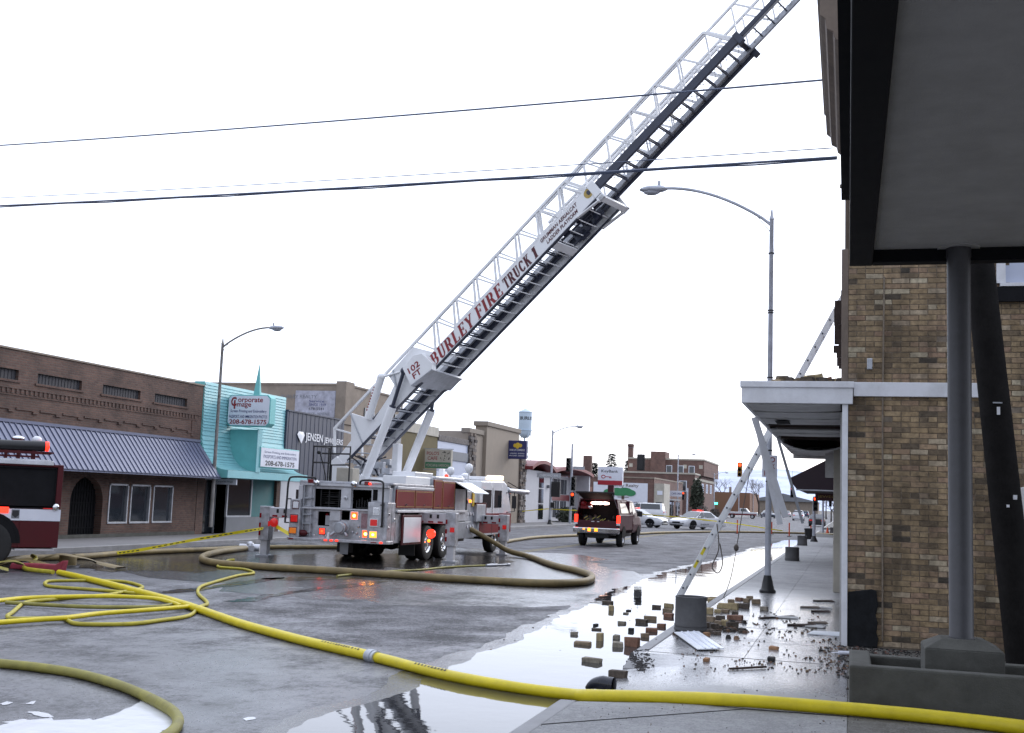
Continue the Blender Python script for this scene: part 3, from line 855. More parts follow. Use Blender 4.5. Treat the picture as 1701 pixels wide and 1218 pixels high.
b.box(-2.45, -2.30, 121, 320, -.2, .0)
# tapered end by the driveway and the near length of kerb
b.hexa([(-2.45, 13.2, -.2), (-2.30, 13.2, -.2), (-2.30, 13.85, -.2), (-2.45, 13.85, -.2), (-2.45, 13.2, -.11), (-2.30, 13.2, -.11), (-2.30, 13.85, .0), (-2.45, 13.85, .0)])
b.box(-2.45, -2.30, 3, 10.2, -.2, .0)
b.hexa([(-2.45, 10.2, -.2), (-2.30, 10.2, -.2), (-2.30, 10.75, -.2), (-2.45, 10.75, -.2), (-2.45, 10.2, .0), (-2.30, 10.2, .0), (-2.30, 10.75, -.118), (-2.45, 10.75, -.118)])
struct('kerb', b, 'kerbconc', label='wet concrete kerb dropping at the driveway', bev=.015)

def sheet(x0, x1, y0, y1, nx, ny, dz=0.0):
    q = B()
    vs = [(x0 + (x1 - x0) * i / nx, y0 + (y1 - y0) * j / ny, gz(max(x0 + (x1 - x0) * i / nx, -2.449), y0 + (y1 - y0) * j / ny) + dz) for j in range(ny + 1) for i in range(nx + 1)]
    fs = [(j * (nx + 1) + i, j * (nx + 1) + i + 1, (j + 1) * (nx + 1) + i + 1, (j + 1) * (nx + 1) + i) for j in range(ny) for i in range(nx)]
    return q.add(vs, fs)
b = sheet(-2.30, 0.0, 3.0, 10.62, 6, 30, -.002)
ap = struct('apron', b, 'slab', label='near pale concrete apron in front of the camera')
b = B()
b.beam((-2.3, 9.0, .0), (-.86, 10.50, .0), .012, .006).beam((-.86, 10.5, 0), (-.005, 10.56, 0), .010, .006)
obj('joint', b, mat('open_joint', (.03, .03, .03), .9), ap)
b = sheet(-2.448, 0.0, 10.64, 13.94, 14, 24, -.002)
struct('driveway', b, M['slab'], label='dropped driveway under a film of water')
b = B()
b.add([(0.004, -6, -.004), (12, -6, -.004), (12, 15.99, -.004), (0.004, 15.99, -.004)], [(0, 1, 2, 3)])
struct('forecourt', b, 'slabdark', label='dark stained ground under the drive canopy')

# the soil and chippings at the foot of the brick wall
b = B()
random.seed(11)
def chip(q, x, y, z, s, tall=.6):
    a = rnd(0, PI)
    ca, sa = math.cos(a), math.sin(a)
    w, l, hh = s * rnd(.5, 1), s * rnd(.7, 1.4), s * rnd(.3, tall)
    vs = []
    for k, zz in enumerate((-.004, hh)):
        f = 1 - .35 * k
        for u, v in ((-1, -1), (1, -1), (1, 1), (-1, 1)):
            uu, vv = u * l * f * .5 * rnd(.8, 1.1), v * w * f * .5 * rnd(.8, 1.1)
            vs.append((x + uu * ca - vv * sa, y + uu * sa + vv * ca, z + zz))
    q.hexa(vs)
for _ in range(2600):
    x, y = rnd(-.1, 2.6), rnd(12.9, 15.95)
    chip(b, x, y, -.003, rnd(.012, .04))
o = obj('gravel', b, ramp_mat('mixed_chippings', [(0, (0.02, 0.019, 0.019)), (.7, (0.06, 0.055, 0.052)), (.93, (0.16, 0.07, 0.05)), (1, (0.35, 0.33, 0.3))], 'Island'))
tag(o, 'dark chippings spread at the foot of the brick wall', kind='stuff')

# ------------------------------------------------------------------ water
def blob(pts, jitter=.06, n=5, seed=0, z=-.146):
    rr = random.Random(seed)
    P = [Vector((p[0], p[1], 0)) for p in pts]
    P = P + [P[0]]
    S = smooth_path(P, n)[:-1]
    out = []
    for i, p in enumerate(S):
        d = jitter * (1 + .02 * p.y)
        out.append((p.x + rr.uniform(-d, d), p.y + rr.uniform(-d, d) * 1.6, z))
    return out
def puddle(name, pts, label, m='water', **kw):
    q = B()
    v = blob(pts, **kw)
    q.add(v, [tuple(range(len(v)))])
    return struct(name, q, m, label=label)
gut = [list(p) for p in D['p_gutter']]
gp = sorted([(p[1], p[0]) for p in gut])
def left_edge(y):
    for (ya, xa), (yb, xb) in zip(gp, gp[1:]):
        if ya <= y <= yb:
            t = (y - ya) / max(yb - ya, 1e-6)
            return xa + (xb - xa) * t
    return gp[0][1] if y < gp[0][0] else gp[-1][1]
def kerb_strip(grow, z, seed):
    q = B()
    vs = []
    y = 6.2
    while y < gp[-1][0]:
        am = .09 + .006 * y
        x = left_edge(y) - grow * (1 + .7 * noise.noise((y * .9, seed, 1)))
        x += am * (.55 * noise.noise((y * .9, seed, 3)) + .45 * noise.noise((y * 3.1, seed, 4)) + .12 * noise.noise((y * 9, seed, 6)))
        vs += [(min(x, -2.5), y, z), (-2.452, y, z)]
        y += .035 + y * .004
    n = len(vs) // 2
    q.add(vs, [(2 * i, 2 * i + 1, 2 * i + 3, 2 * i + 2) for i in range(n - 1)])
    return q
struct('damp_margin', kerb_strip(.28, -.1462, 2.5), 'wetasphalt', label='dark damp asphalt edging the long bright puddle')
struct('puddle', kerb_strip(0, -.142, 2.5), 'water', label='long bright puddle along the right kerb')
puddle('puddle', D['p_left'], 'puddle painted sky white inside the curved olive hose', m='skypainted', jitter=.03, seed=2)
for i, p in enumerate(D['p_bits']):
    puddle('puddle', p, ['small splash left of the olive hose', 'tiny splash beside the olive hose', 'thin wet streak near the olive hose', 'small wet spot on the open asphalt'][i], m='skypainted', jitter=.01, seed=3 + i, n=3)  # splashes share the white that stands in for reflected sky
puddle('puddle', D['p_truck'], 'dark ruffled pool under and behind the ladder truck', m='water2', jitter=.12, seed=9, z=-.1455)
for i, p in enumerate(D['p_streak']):
    puddle('puddle', p, ['dark wet streak by the yellow hose coils', 'dark wet streak across the open road', 'thin wet streak before the tan hose'][i], m='water2', jitter=.05, seed=20 + i, z=-.144)
# soaked strip round the truck
q = B()
v = blob([(-19.8, 24), (-14, 21.5), (-9, 19), (-5.5, 20), (-3.2, 24), (-4.2, 30), (-7, 34), (-9, 40), (-15, 41), (-19.5, 38), (-20.1, 30)], jitter=.25, seed=31, z=-.1475)
q.add(v, [tuple(range(len(v)))])
struct('road_patch', q, 'wetasphalt', label='soaked asphalt round the ladder truck')

# far hills with patchy snow, distance haze painted into their colour
b = B()
random.seed(3)
nx = 90
vs = []
for j, (yy, zz) in enumerate(((5200, 0), (6000, .6), (6900, 1.0), (8200, .55))):
    for i in range(nx + 1):
        x = -5200 + i * 9000 / nx
        base = 165 + 75 * math.sin(x * .0011 + 1.2) + 95 * noise.noise((x * .0011, 2.1, 0)) + 45 * noise.noise((x * .004, j * 1.7, 3)) + 14 * noise.noise((x * .013, j * 2.7, 5))
        base *= 1.0 + .75 * max(0, min(1, (-1400 - x) / 2200))
        vs.append((x, yy, -2 + max(0, base) * zz))
fs = [(j * (nx + 1) + i, j * (nx + 1) + i + 1, (j + 1) * (nx + 1) + i + 1, (j + 1) * (nx + 1) + i) for j in range(3) for i in range(nx)]
b.add(vs, fs)
struct('hills', b, 'hazesnowhill', label='low snowy hills on the horizon, paled by painted haze', smooth=True)

# ------------------------------------------------------------------ the brick building on the right
bld = thing('brick_building', 'tan brick two storey building with sagging white canopy over the sidewalk', 'building', (0, 16, 0))
b = B()
b.box(0.0, 9, 16.012, 22.4, 0, 9.2)
obj('wall', b, 'mortar', bld)
# bricks of the side wall, one by one where they can be told apart
random.seed(21)
bh, bl = .0715, .226
many = B()
shared = []
def brick_mesh(l):
    q = B()
    e = .004
    q.hexa([(0, .0, 0), (l, .0, 0), (l, 0, bh - .006), (0, 0, bh - .006), (e, -.009, e), (l - e, -.009, e), (l - e, -.009, bh - .006 - e), (e, -.009, bh - .006 - e)])
    return q
bl_full, bl_half = brick_mesh(bl - .008), brick_mesh(bl / 2 - .008)
me_full = me_half = None
count = 0
win = (1.93, 3.2, 4.72, 6.2)
row = 0
zz = .02
while zz < 5.3:
    header = row % 7 == 6
    step = bl / 2 if header else bl
    xx = .0
    if row % 2 and not header:
        xx = -bl / 2
    while xx < 2.75:
        x0 = max(xx, 0.0)
        l = min(xx + step, 2.75) - x0
        if win[0] < x0 + l / 2 < win[1] and zz > win[2]:
            xx += step
            continue
        if .05 < x0 + l / 2 < 5 and 3.26 < zz + .03 < 3.46 and x0 < 1.75:
            pass
        full = l > bl * .9
        single = count < 300 and x0 + l < 1.30 and .6 < zz < 5.2 and (full or (l > bl * .4 and header and count < 280)) and not (x0 < .36 and zz < .74) and not (3.24 < zz < 3.48) and (full)
        y0 = 16.0125 + rnd(-.003, .003)
        if single and random.random() < .97:
            if me_full is None:
                o = obj('brick', bl_full, 'wallbrick', bld, local=True)
                me_full = o.data
            else:
                o = obj('brick', None, None, bld, me=me_full)
            o.location = (x0, y0 - 16, zz)
            o.rotation_euler = (rnd(-.01, .01), rnd(-.008, .008), 0)
            count += 1
        elif random.random() < .985:
            src = brick_mesh(max(l - .008, .03))
            many.add([(x + x0, y + y0, z + zz) for x, y, z in src.v], src.f)
        xx += step
    zz += bh
    row += 1
o = obj('bricks_beyond', many, 'wallbrick_many', bld)
o['kind'] = 'stuff'
# fascia band on the wall, corner trim, tar patch, meter box, window
obj('wall_band', B().box(.07, 1.76, 15.955, 15.992, 3.28, 3.47), 'canopywhite', bld, bev=.006)
obj('corner_trim', B().box(-.075, -.0, 15.93, 16.2, 0, 3.2), 'canopywhite', bld, bev=.006)
b = B()
random.seed(4)
pts = [(0.0, .0), (.37, .0), (.39, .12), (.365, .2), (.38, .33), (.355, .42), (.385, .55), (.37, .66), (.365, .735), (.30, .75), (.22, .735), (.12, .72), (.01, .70)]
b.prism(pts, 'y', 15.96, 15.994)
obj('tar_patch', b, 'tar', bld, bev=.01)
obj('meter_box', B().box(.24, .31, 15.93, 15.994, 3.64, 3.79), 'steel', bld, bev=.008)
w = obj('window', B().box(1.97, 3.15, 16.004, 16.012, 4.78, 6.1), 'paleblue', bld)
obj('jamb', B().box(1.86, 1.97, 15.95, 16.01, 4.785, 6.1), 'canopywhite', w)
obj('sill', B().box(1.90, 3.2, 15.93, 16.0, 4.74, 4.785), 'canopywhite', w)
obj('lintel', B().box(1.72, 3.2, 15.94, 15.993, 4.54, 4.735), 'blackmatt', w)
b = B()
b.tube([(.44, 15.985, .1), (.44, 15.98, 3.0), (.46, 15.98, 4.9)], .012, 6)
obj('conduit', b, 'mortar', bld)
# facade dressings seen edge on: moulded cornice, broken strips
b = B()
prof = [(0, 8.05), (-.10, 8.12), (-.12, 8.24), (-.20, 8.30), (-.22, 8.40), (-.31, 8.45), (-.33, 8.60), (-.40, 8.66), (-.40, 9.0), (-.45, 9.05), (-.45, 9.2), (0, 9.25)]
b.prism(prof, 'y', 16.0, 21.4)
obj('cornice', b, 'cornice', bld, bev=.012)
b = B()
b.box(-.09, -.0, 16.0, 16.4, 3.48, 5.3)
b.box(-.05, -.0, 16.4, 21.5, 3.48, 8.05)
obj('pilaster', b, 'cornice', bld, bev=.01)
random.seed(9)
for i in range(22):
    y = 18.2 + i * .1
    z = rnd(4.1, 5.2)
    obj('broken_lath', B().box(-.05 - rnd(.06, .19), -.05, y, y + rnd(.05, .09), z, z + rnd(.08, .4)), 'charred', bld)
obj('bracket', B().box(-.16, -.05, 21.0, 21.1, 7.55, 7.6), 'cream', bld)
# white canopy
b = B()
XO = -1.40
b.box(XO, .06, 15.90, 15.96, 3.17, 3.39)
b.box(XO - .02, .075, 15.88, 15.97, 3.385, 3.47)
b.box(XO, XO + .05, 15.96, 30.5, 3.17, 3.39)
b.box(XO - .02, XO + .05, 15.97, 30.5, 3.385, 3.47)
b.box(XO + .05, -.02, 15.97, 30.5, 3.36, 3.42)
can = obj('canopy', b, 'canopywhite', bld, bev=.006)
random.seed(14)
def plank(y0, y1, za, zb, zc, x0=XO + .06, x1=-.1):
    """a soffit board across the canopy, sagging: za at the outer end, zb mid, zc at the wall"""
    q = B()
    n = 8
    vs = []
    for i in range(n + 1):
        t = i / n
        x = x0 + (x1 - x0) * t
        z = za * (1 - t) ** 2 + 2 * t * (1 - t) * zb + zc * t * t
        vs += [(x, y0, z), (x, y1, z + .01), (x, y1, z + .03), (x, y0, z + .02)]
    fs = []
    for i in range(n):
        for k in range(4):
            fs.append((i * 4 + k, i * 4 + (k + 1) % 4, (i + 1) * 4 + (k + 1) % 4, (i + 1) * 4 + k))
    fs += [(0, 3, 2, 1), (n * 4, n * 4 + 1, n * 4 + 2, n * 4 + 3)]
    q.add(vs, fs)
    obj('soffit_board', q, 'board', can)
plank(15.98, 17.22, 3.165, 3.13, 3.175)
plank(17.36, 18.6, 3.165, 3.155, 3.165)
plank(18.62, 19.95, 3.165, 3.15, 3.165)
plank(21.15, 22.1, 3.16, 3.15, 3.16)
plank(22.12, 23.05, 3.16, 3.14, 3.155)
plank(25.7, 27.2, 3.15, 2.88, 3.12)
plank(27.25, 28.8, 3.13, 3.06, 3.12)
plank(28.85, 30.4, 3.13, 3.10, 3.12)
obj('end_board', B().box(XO + .05, -.02, 30.42, 30.5, 3.05, 3.355), 'board', can)
obj('dark_lining', B().box(XO + .06, -.02, 19.0, 30.4, 3.335, 3.355), 'charred', can)
for y in (17.28, 20.6, 21.05, 23.6, 24.6, 30.45):
    obj('joist', B().box(XO + .06, -.03, y, y + .06, 3.2, 3.34), 'charred', can)
obj('scorch_mark', B().prism([(-1.12, 3.135), (-.90, 3.135), (-.95, 3.14), (-1.05, 3.14)], 'y', 18.7, 19.4), 'blackmatt', can)
# strips of trim torn loose and hanging from the outer edge
def strip(p, q_, w, m='canopywhite'):
    s = B()
    s.beam(p, q_, w, .012, (0, -1, .1))
    obj('hanging_strip', s, m, can, bev=.003)
strip((-1.40, 18.2, 3.15), (-.93, 18.6, 1.62), .10)
strip((-1.40, 18.6, 3.12), (-1.03, 18.9, 1.50), .09)
strip((-1.33, 23.2, 3.15), (-.85, 23.6, 1.48), .055, 'steel')
b = B()
random.seed(8)
o = obj('rafter_end', B().box(-.5, -.03, 27.4, 27.6, 2.5, 3.1), 'board', can)
obj('shop_post', B().box(-.30, -.02, 26.2, 26.7, 0, 3.1), 'cream', bld, bev=.01)
obj('shop_front', B().box(-.10, -.01, 16.4, 26.2, 0, 3.1), 'board', bld)
# the row of fronts further along on the same side
row_b = thing('shop_row', 'dim row of shopfronts beyond the white canopy', 'building', (4, 40, 0))
obj('wall', B().box(.0, 9, 22.45, 100, 0, 5.6), 'redbricky', row_b)
aw = B()
aw.add([(-1.75, 36.5, 2.68), (0, 36.5, 3.62), (0, 46, 3.62), (-1.75, 46, 2.68), (-1.75, 36.5, 2.66), (-1.75, 46, 2.66), (-1.50, 36.5, 2.36), (-1.50, 46, 2.36), (0, 36.5, 2.36), (0, 46, 2.36)],
       [(0, 1, 2, 3), (0, 4, 6, 8, 1), (3, 2, 9, 7, 5), (4, 5, 7, 6), (0, 3, 5, 4), (6, 7, 9, 8), (1, 8, 9, 2)])
a_ = obj('awning', aw, 'awnpurple', row_b, label='plum cloth awning')
obj('valance_bar', B().box(-1.52, -.02, 36.49, 36.52, 2.33, 2.37), 'steel', a_)
s_ = obj('hanging_board', B().box(-.98, -.1, 37.5, 37.6, 2.05, 2.28), 'maroon', row_b)
text('lettering', 'JEWELRY', .7, .1, (-.9, 37.49, 2.12), (1, 0, 0), (0, 0, 1), 'gold', s_)
obj('awning', B().prism([(-1.3, 2.5), (0, 3.2), (0, 2.3), (-1.3, 2.3)], 'y', 58, 64), 'blackmatt', row_b, label='dark far awning')
obj('doorway', B().box(-.02, .0, 47, 49, 0, 2.4), 'glass', row_b)

# ------------------------------------------------------------------ drive canopy over the camera
dc = thing('drive_canopy', 'dark flat canopy on a round column over the forecourt', 'canopy', (1.05, 12, 0))
obj('soffit', B().box(.235, 7.5, -6, 12.02, 4.40, 4.46), 'soffit', dc)
b = B()
b.box(.008, .235, -6, 12.2, 4.27, 5.05)
b.box(.235, 7.5, 12.02, 12.2, 4.27, 5.05)
obj('fascia', b, 'fascia', dc, bev=.01)
obj('roof', B().box(.02, 7.5, -6, 12.15, 5.055, 5.10), 'blackmatt', dc)
obj('roof_flashing', B().box(-.075, .03, -6, 12.22, 4.98, 5.06), 'fascia', dc)
b = B()
b.lathe([(.118, .585), (.118, .60), (.112, .61), (.112, 4.28), (.118, 4.30), (.118, 4.40)], (1.05, 12, 0), 28)
obj('column', b, 'column', dc, smooth=True)
b = B()
b.lathe([(.2, 4.388), (.2, 4.402)], (1.05, 12, 0), 28)
b.lathe([(.2, 4.388), (.1, 4.388)], (1.05, 12, 0), 28)
obj('collar', b, 'soffit', dc)
b = B()
b.box(.70, 1.40, 11.7, 12.34, .02, .50)
b.hexa([(.70, 11.7, .50), (1.40, 11.7, .50), (1.40, 12.34, .50), (.70, 12.34, .50), (.86, 11.84, .585), (1.24, 11.84, .585), (1.24, 12.2, .585), (.86, 12.2, .585)])
obj('plinth', b, 'drkconc', dc, bev=.012)
# concrete trough round the plinth
b = B()
b.box(.02, 4.2, 11.17, 11.33, -.02, .36)
b.box(.02, 4.2, 12.55, 12.70, -.02, .30)
b.box(.02, .22, 11.33, 12.55, -.02, .345)
b.box(4.0, 4.2, 11.33, 12.55, -.02, .33)
t_ = obj('planter_trough', b, 'drkconc', None, bev=.02)
tag(t_, 'long low weathered concrete trough round the column foot', 'planter')
obj('soil', B().box(.22, 4.0, 11.33, 12.55, -.01, .08), 'gravel', t_)

# leaning timber utility pole behind the column
up = thing('utility_pole', 'black leaning timber pole behind the round column', 'pole', (1.78, 14.2, 0))
b = B()
b.lathe([(.185, 0), (.175, 2), (.165, 4), (.16, 7.5)], (0, 0, 0), 16)
b.v = [(x + 1.90 - .092 * z, y + 14.2, z) for x, y, z in b.v]
obj('shaft', b, 'timber', up, smooth=True)
obj('number_plate', B().box(1.58, 1.68, 14.015, 14.026, 3.03, 3.045), 'steel', up)
text('lettering', '1', .035, .09, (1.62, 14.02, 2.90), (1, 0, 0), (0, 0, 1), 'whitetext', up)
obj('tag_plate', B().box(1.78, 1.82, 14.0, 14.02, 1.95, 2.0), 'whitetext', up)
obj('tag_plate', B().box(1.71, 1.74, 14.0, 14.02, 1.86, 1.89), 'whitetext', up)
t_ = obj('utility_cabinet', B().box(2.02, 2.6, 14.9, 15.4, .9, 2.12).box(2.1, 2.5, 15.0, 15.3, 0, .9), 'white', None, bev=.02)
tag(t_, 'white metal cabinet standing behind the black pole', 'cabinet')
# ------------------------------------------------------------------ shops along the left side (fronts in the plane x = -23.3)
XF = -23.3
side = lambda a, q, c: (q, a, c)          # local (along street, depth, height) -> world

rb = thing('brick_restaurant', 'long red brown brick building with ribbed slate blue awning', 'building', (XF, 30, 0))
louv = [(23.0, 25.6), (25.9, 28.06), (28.89, 30.97), (32.05, 34.14), (35.0, 37.06)]
wins = [(32.8, 33.87), (34.0, 35.16), (35.32, 36.55)]
hs = [(a, c, 4.65, 4.95) for a, c in louv] + [(a, c, .44, 1.76) for a, c in wins] + [(30.85, 32.5, 0, 1.95)]
b = B(side)
b.holes(14, 38.12, 0, 5.52, hs, XF - .3, XF)
b.box(14, 38.12, XF - 9, XF - .31, 0, 5.3)
wall = obj('wall', b, 'redbrick', rb)
b = B(side)
b.box(14, 38.14, XF - .33, XF + .04, 5.52, 5.58)
obj('coping', b, 'tanwall', rb, bev=.01)
b = B(side)
b.box(14, 38.05, XF, XF + .035, 4.40, 4.46)
y = 14.0
while y < 37.7:
    b.box(y, y + .10, XF, XF + .026, 4.26, 4.40)
    y += .2
b.box(14, 37.8, XF, XF + .02, 4.20, 4.24)
for a, c in louv:
    b.box(a - .1, c + .1, XF, XF + .035, 4.58, 4.645)
y = 14.4
k = 0
while y < 37.3:
    b.box(y, y + .72, XF, XF + .035, 3.80, 3.86)
    b.box(y + .72, y + .95, XF, XF + .05, 3.72, 3.79)
    y += 1.05
b.box(37.45, 37.6, XF, XF + .03, 3.6, 4.18)
obj('corbel_course', b, 'redbrick', rb)
for a, c in louv:
    f = B(side)
    f.box(a, c, XF - .14, XF - .10, 4.65, 4.95)
    y = a + .03
    while y < c - .05:
        f.box(y, y + .11, XF - .10, XF - .088, 4.65, 4.95)
        y += .15
    obj('louvre', f, 'louvre', rb)
# arch corners and the dark gate
b = B(side)
for s in (-1, 1):
    cx = 31.675
    poly = [(cx + s * .83, 1.95)]
    for i in range(7):
        t = PI / 2 * i / 6
        poly.append((cx + s * .825 * math.cos(t), 1.15 + .8 * math.sin(t)))
    b.prism([(u, v) for u, v in poly], 'y', XF - .28, XF - .004)
obj('arch', b, 'redbrick', rb)
obj('gate_recess', B(side).box(30.8, 32.55, XF - .29, XF - .27, 0, 1.95), 'blackmatt', rb)
b = B(side)
for i in range(12):
    b.box(30.9 + i * .135, 30.92 + i * .135, XF - .26, XF - .24, 0, 1.9)
for z in (.3, .7, 1.1, 1.5):
    b.box(30.85, 32.5, XF - .262, XF - .238, z, z + .025)
obj('gate', b, 'blackmatt', rb)
for a, c in wins:
    f = B(side)
    for (p, q) in ((a, a + .06), (c - .06, c)):
        f.box(p, q, XF - .12, XF + .02, .44, 1.76)
    f.box(a, c, XF - .12, XF + .03, .44, .50)
    f.box(a, c, XF - .12, XF + .02, 1.70, 1.76)
    w = obj('window', f, 'steel', rb, bev=.004)
    g_ = B(side).box(a + .06, c - .06, XF - .09, XF - .08, .5, 1.7)
    obj('pane', g_, 'skyglass', w)
    d = B(side).box(a + .1, a + .34, XF - .2, XF - .18, .5, 1.7).box(c - .26, c - .1, XF - .22, XF - .2, .5, 1.7)
    obj('curtain', d, 'cream', w)
obj('floor_skirt', B(side).box(14, 38.1, XF, XF + .04, 0, .12), 'drkconc', rb)
# awning of ribbed panels
aw = obj('awning', B(side).prism([(0, 0), (.01, 0), (.01, .01)], 'y', XF, XF + .01), 'awnblue', rb, label='ribbed slate blue metal awning')
aw.data.clear_geometry()
XE, ZE, ZT = -22.25, 2.13, 3.44
bb_ = B()
bb_.box(XE - .03, XE, 14, 38.0, ZE - .05, ZE + .03)
bb_.box(XF, XF + .09, 14, 38.03, ZT - .03, ZT + .06)
bb_.add([(XF, 38.02, ZT), (XE, 38.0, ZE), (XF, 38.02, ZE)], [(0, 1, 2)])
bb_.add([(XF, 14, ZE - .03), (XE, 14, ZE - .03), (XE, 38, ZE - .03), (XF, 38, ZE - .03)], [(0, 1, 2, 3)])
obj('awning_frame', bb_, 'awnblue', aw)
pm = None
y = 20.0
while y < 37.9:
    q = B()
    w_ = min(.245, 38.0 - y)
    q.add([(XF + .02, 0, ZT), (XE, 0, ZE), (XE, .245, ZE), (XF + .02, .245, ZT), (XF + .02, 0, ZT - .02), (XE, 0, ZE - .02), (XE, .245, ZE - .02), (XF + .02, .245, ZT - .02)], [(0, 1, 2, 3), (4, 7, 6, 5), (0, 4, 5, 1), (3, 2, 6, 7), (1, 5, 6, 2)])
    if pm is None:
        q.v = [(x - XF, yy_, z) for x, yy_, z in q.v]
        o = obj('panel', q, 'awnblue', aw, local=True)
        pm = o.data
        r = B()
        r.beam((XF + .03, 0.0, ZT + .008), (XE + .01, 0.0, ZE + .008), .035, .03)
        r.v = [(x - XF, yy_, z) for x, yy_, z in r.v]
        o2 = obj('rib', r, 'awnribs', aw, local=True)
        rm = o2.data
    else:
        o = obj('panel', None, None, aw, me=pm)
        o2 = obj('rib', None, None, aw, me=rm)
    o.location = (0, y - 30, 0)
    o2.location = (0, y - 30, 0)
    y += .25

# turquoise print shop
ts = thing('turquoise_shop', 'turquoise shop with swept clapboard front and spire', 'building', (XF, 41, 0))
Y0, Y1 = 38.16, 44.7
path = [(XF + .02, 5.72)]
zc = 5.72
while zc > 3.95:
    zc -= .115
    path.append((XF + .02, zc))
for i in range(1, 15):
    t = i / 14 * PI / 2
    path.append((XF + .02 + 1.18 * (1 - math.cos(t)) ** 1.05, 3.9 - 1.48 * math.sin(t) ** .9))
b = B(side)
vs, fs = [], []
for i in range(len(path) - 1):
    (xa, za), (xb, zb) = path[i], path[i + 1]
    k = len(vs)
    vs += [(Y0, xa, za), (Y1, xa, za), (Y1, xb + .028, zb), (Y0, xb + .028, zb), (Y0, xb - .01, zb), (Y1, xb - .01, zb)]
    fs += [(k, k + 1, k + 2, k + 3), (k + 3, k + 2, k + 5, k + 4)]
b.add(vs, fs)
obj('clapboard_front', b, 'turq', ts)
pl = [(x, z) for x, z in path] + [(path[-1][0], 2.13), (XF - .4, 2.13), (XF - .4, 5.72)]
for (ya, yb) in ((Y0 - .03, Y0), (Y1, Y1 + .03)):
    q = B(side)
    n = len(pl)
    q.add([(ya, x, z) for x, z in pl] + [(yb, x, z) for x, z in pl], [tuple(range(n)), tuple(range(n, 2 * n))] + [(i, (i + 1) % n, n + (i + 1) % n, n + i) for i in range(n)])
    obj('side_board', q, 'turqd', ts)
obj('fascia', B(side).box(Y0 - .02, Y1 + .02, XF, XF + 1.24, 2.13, 2.41), 'turq', ts, bev=.01)
obj('body', B(side).box(Y0, Y1, XF - 9, XF - 1.6, 0, 5.0), 'tanwall', ts)
obj('roof', B(side).box(Y0, Y1, XF - 1.6, XF + .0, 5.0, 5.1), 'greyband', ts)
obj('shop_ceiling', B(side).box(Y0, Y1, XF - 1.6, XF + .0, 2.5, 2.56), 'black', ts)
each('shop_wall', 'redbrick', ts, [(Y0, Y0 + .5, XF - 1.6, XF + .0, 0, 2.13), (Y1 - .3, Y1, XF - 1.6, XF, 0, 2.13)], side)
obj('bulkhead', B(side).box(40.4, 44.4, XF - .1, XF, 0, .62), 'greyband', ts)
obj('teal_wall', B(side).box(42.3, 44.4, XF - .3, XF - .12, .62, 2.13), 'turqdk', ts)
w = obj('window', B(side).box(40.35, 40.43, XF - .08, XF, .62, 2.13).box(42.25, 42.33, XF - .08, XF, .62, 2.13).box(40.43, 42.25, XF - .08, XF, .62, .68), 'steel', ts)
obj('pane', B(side).box(40.43, 42.25, XF - .05, XF - .045, .68, 2.13), 'glass', w)
d = obj('door', B(side).box(39.0, 39.06, XF - .5, XF - .44, 0, 2.1).box(40.2, 40.26, XF - .5, XF - .44, 0, 2.1).box(39.06, 40.2, XF - .5, XF - .44, 2.04, 2.1), 'steel', ts)
obj('pane', B(side).box(39.06, 40.2, XF - .48, XF - .475, 0, 2.04), 'glass', d)
obj('back_room', B(side).box(Y0 + .5, Y1 - .3, XF - 1.59, XF - 1.56, 0, 2.5), 'blackmatt', ts)
s_ = obj('hanging_sign', B().box(-23.2, -22.2, 39.05, 39.12, 1.88, 2.09), 'signwhite', ts)
text('lettering', 'Corporate Image', .7, .09, (-23.05, 39.05, 1.94), (1, 0, 0), (0, 0, 1), 'blacktext', s_)
# blade fin, spire, main sign
fin = [(XF + .02, 4.05), (-22.06, 4.05), (-22.06, 2.40)]
cur = [p for p in path if p[1] <= 4.05][::-1]
b = B()
b.prism(fin + [(x, z) for x, z in cur if x < -22.1], 'y', 40.2, 40.5)
obj('fin', b, 'turqd', ts)
obj('fin_edge', B().box(-22.06, -22.03, 40.17, 40.53, 2.40, 4.07), 'turq', ts)
b = B()
b.hexa([(-22.28, 40.05, 5.35), (-22.0, 40.05, 5.35), (-22.0, 40.2, 5.35), (-22.28, 40.2, 5.35), (-22.125, 40.12, 6.62), (-22.11, 40.12, 6.62), (-22.11, 40.13, 6.62), (-22.125, 40.13, 6.62)])
obj('spire', b, 'turqd', ts)
oc = lambda x0, x1, z0, z1, c: [(x0 + c, z0), (x1 - c, z0), (x1, z0 + c), (x1, z1 - c), (x1 - c, z1), (x0 + c, z1), (x0, z1 - c), (x0, z0 + c)]
sg = obj('sign_box', B().prism(oc(-23.24, -21.40, 4.15, 5.38, .12), 'y', 39.86, 40.3), 'turqd', ts, bev=.01)
obj('sign_face', B().prism(oc(-23.20, -21.44, 4.19, 5.34, .12), 'y', 39.84, 39.858), 'signwhite', sg)
def fl(s, w, h, x, z, m, par, y=39.838, bold=0.0, name='lettering'):
    return text(name, s, w, h, (x, y, z), (1, 0, 0), (0, 0, 1), m, par, depth=.003, bold=bold)
fl('C', .24, .36, -23.10, 4.93, 'redtext', sg, bold=.03)
fl('I', .07, .34, -22.97, 4.83, 'redtext', sg, y=39.832, bold=.03)
fl('orporate', 1.08, .23, -22.80, 5.03, 'redtext', sg, bold=.015)
fl('mage', .62, .20, -22.84, 4.85, 'redtext', sg, bold=.015)
fl('Screen Printing and Embroidery', 1.56, .14, -23.10, 4.66, 'bluetext', sg, bold=.012)
fl('PASSPORTS AND IMMIGRATION PHOTOS', 1.64, .12, -23.14, 4.47, 'bluetext', sg, bold=.01)
fl('208-678-1575', 1.60, .18, -23.12, 4.24, 'redtext', sg, bold=.02)
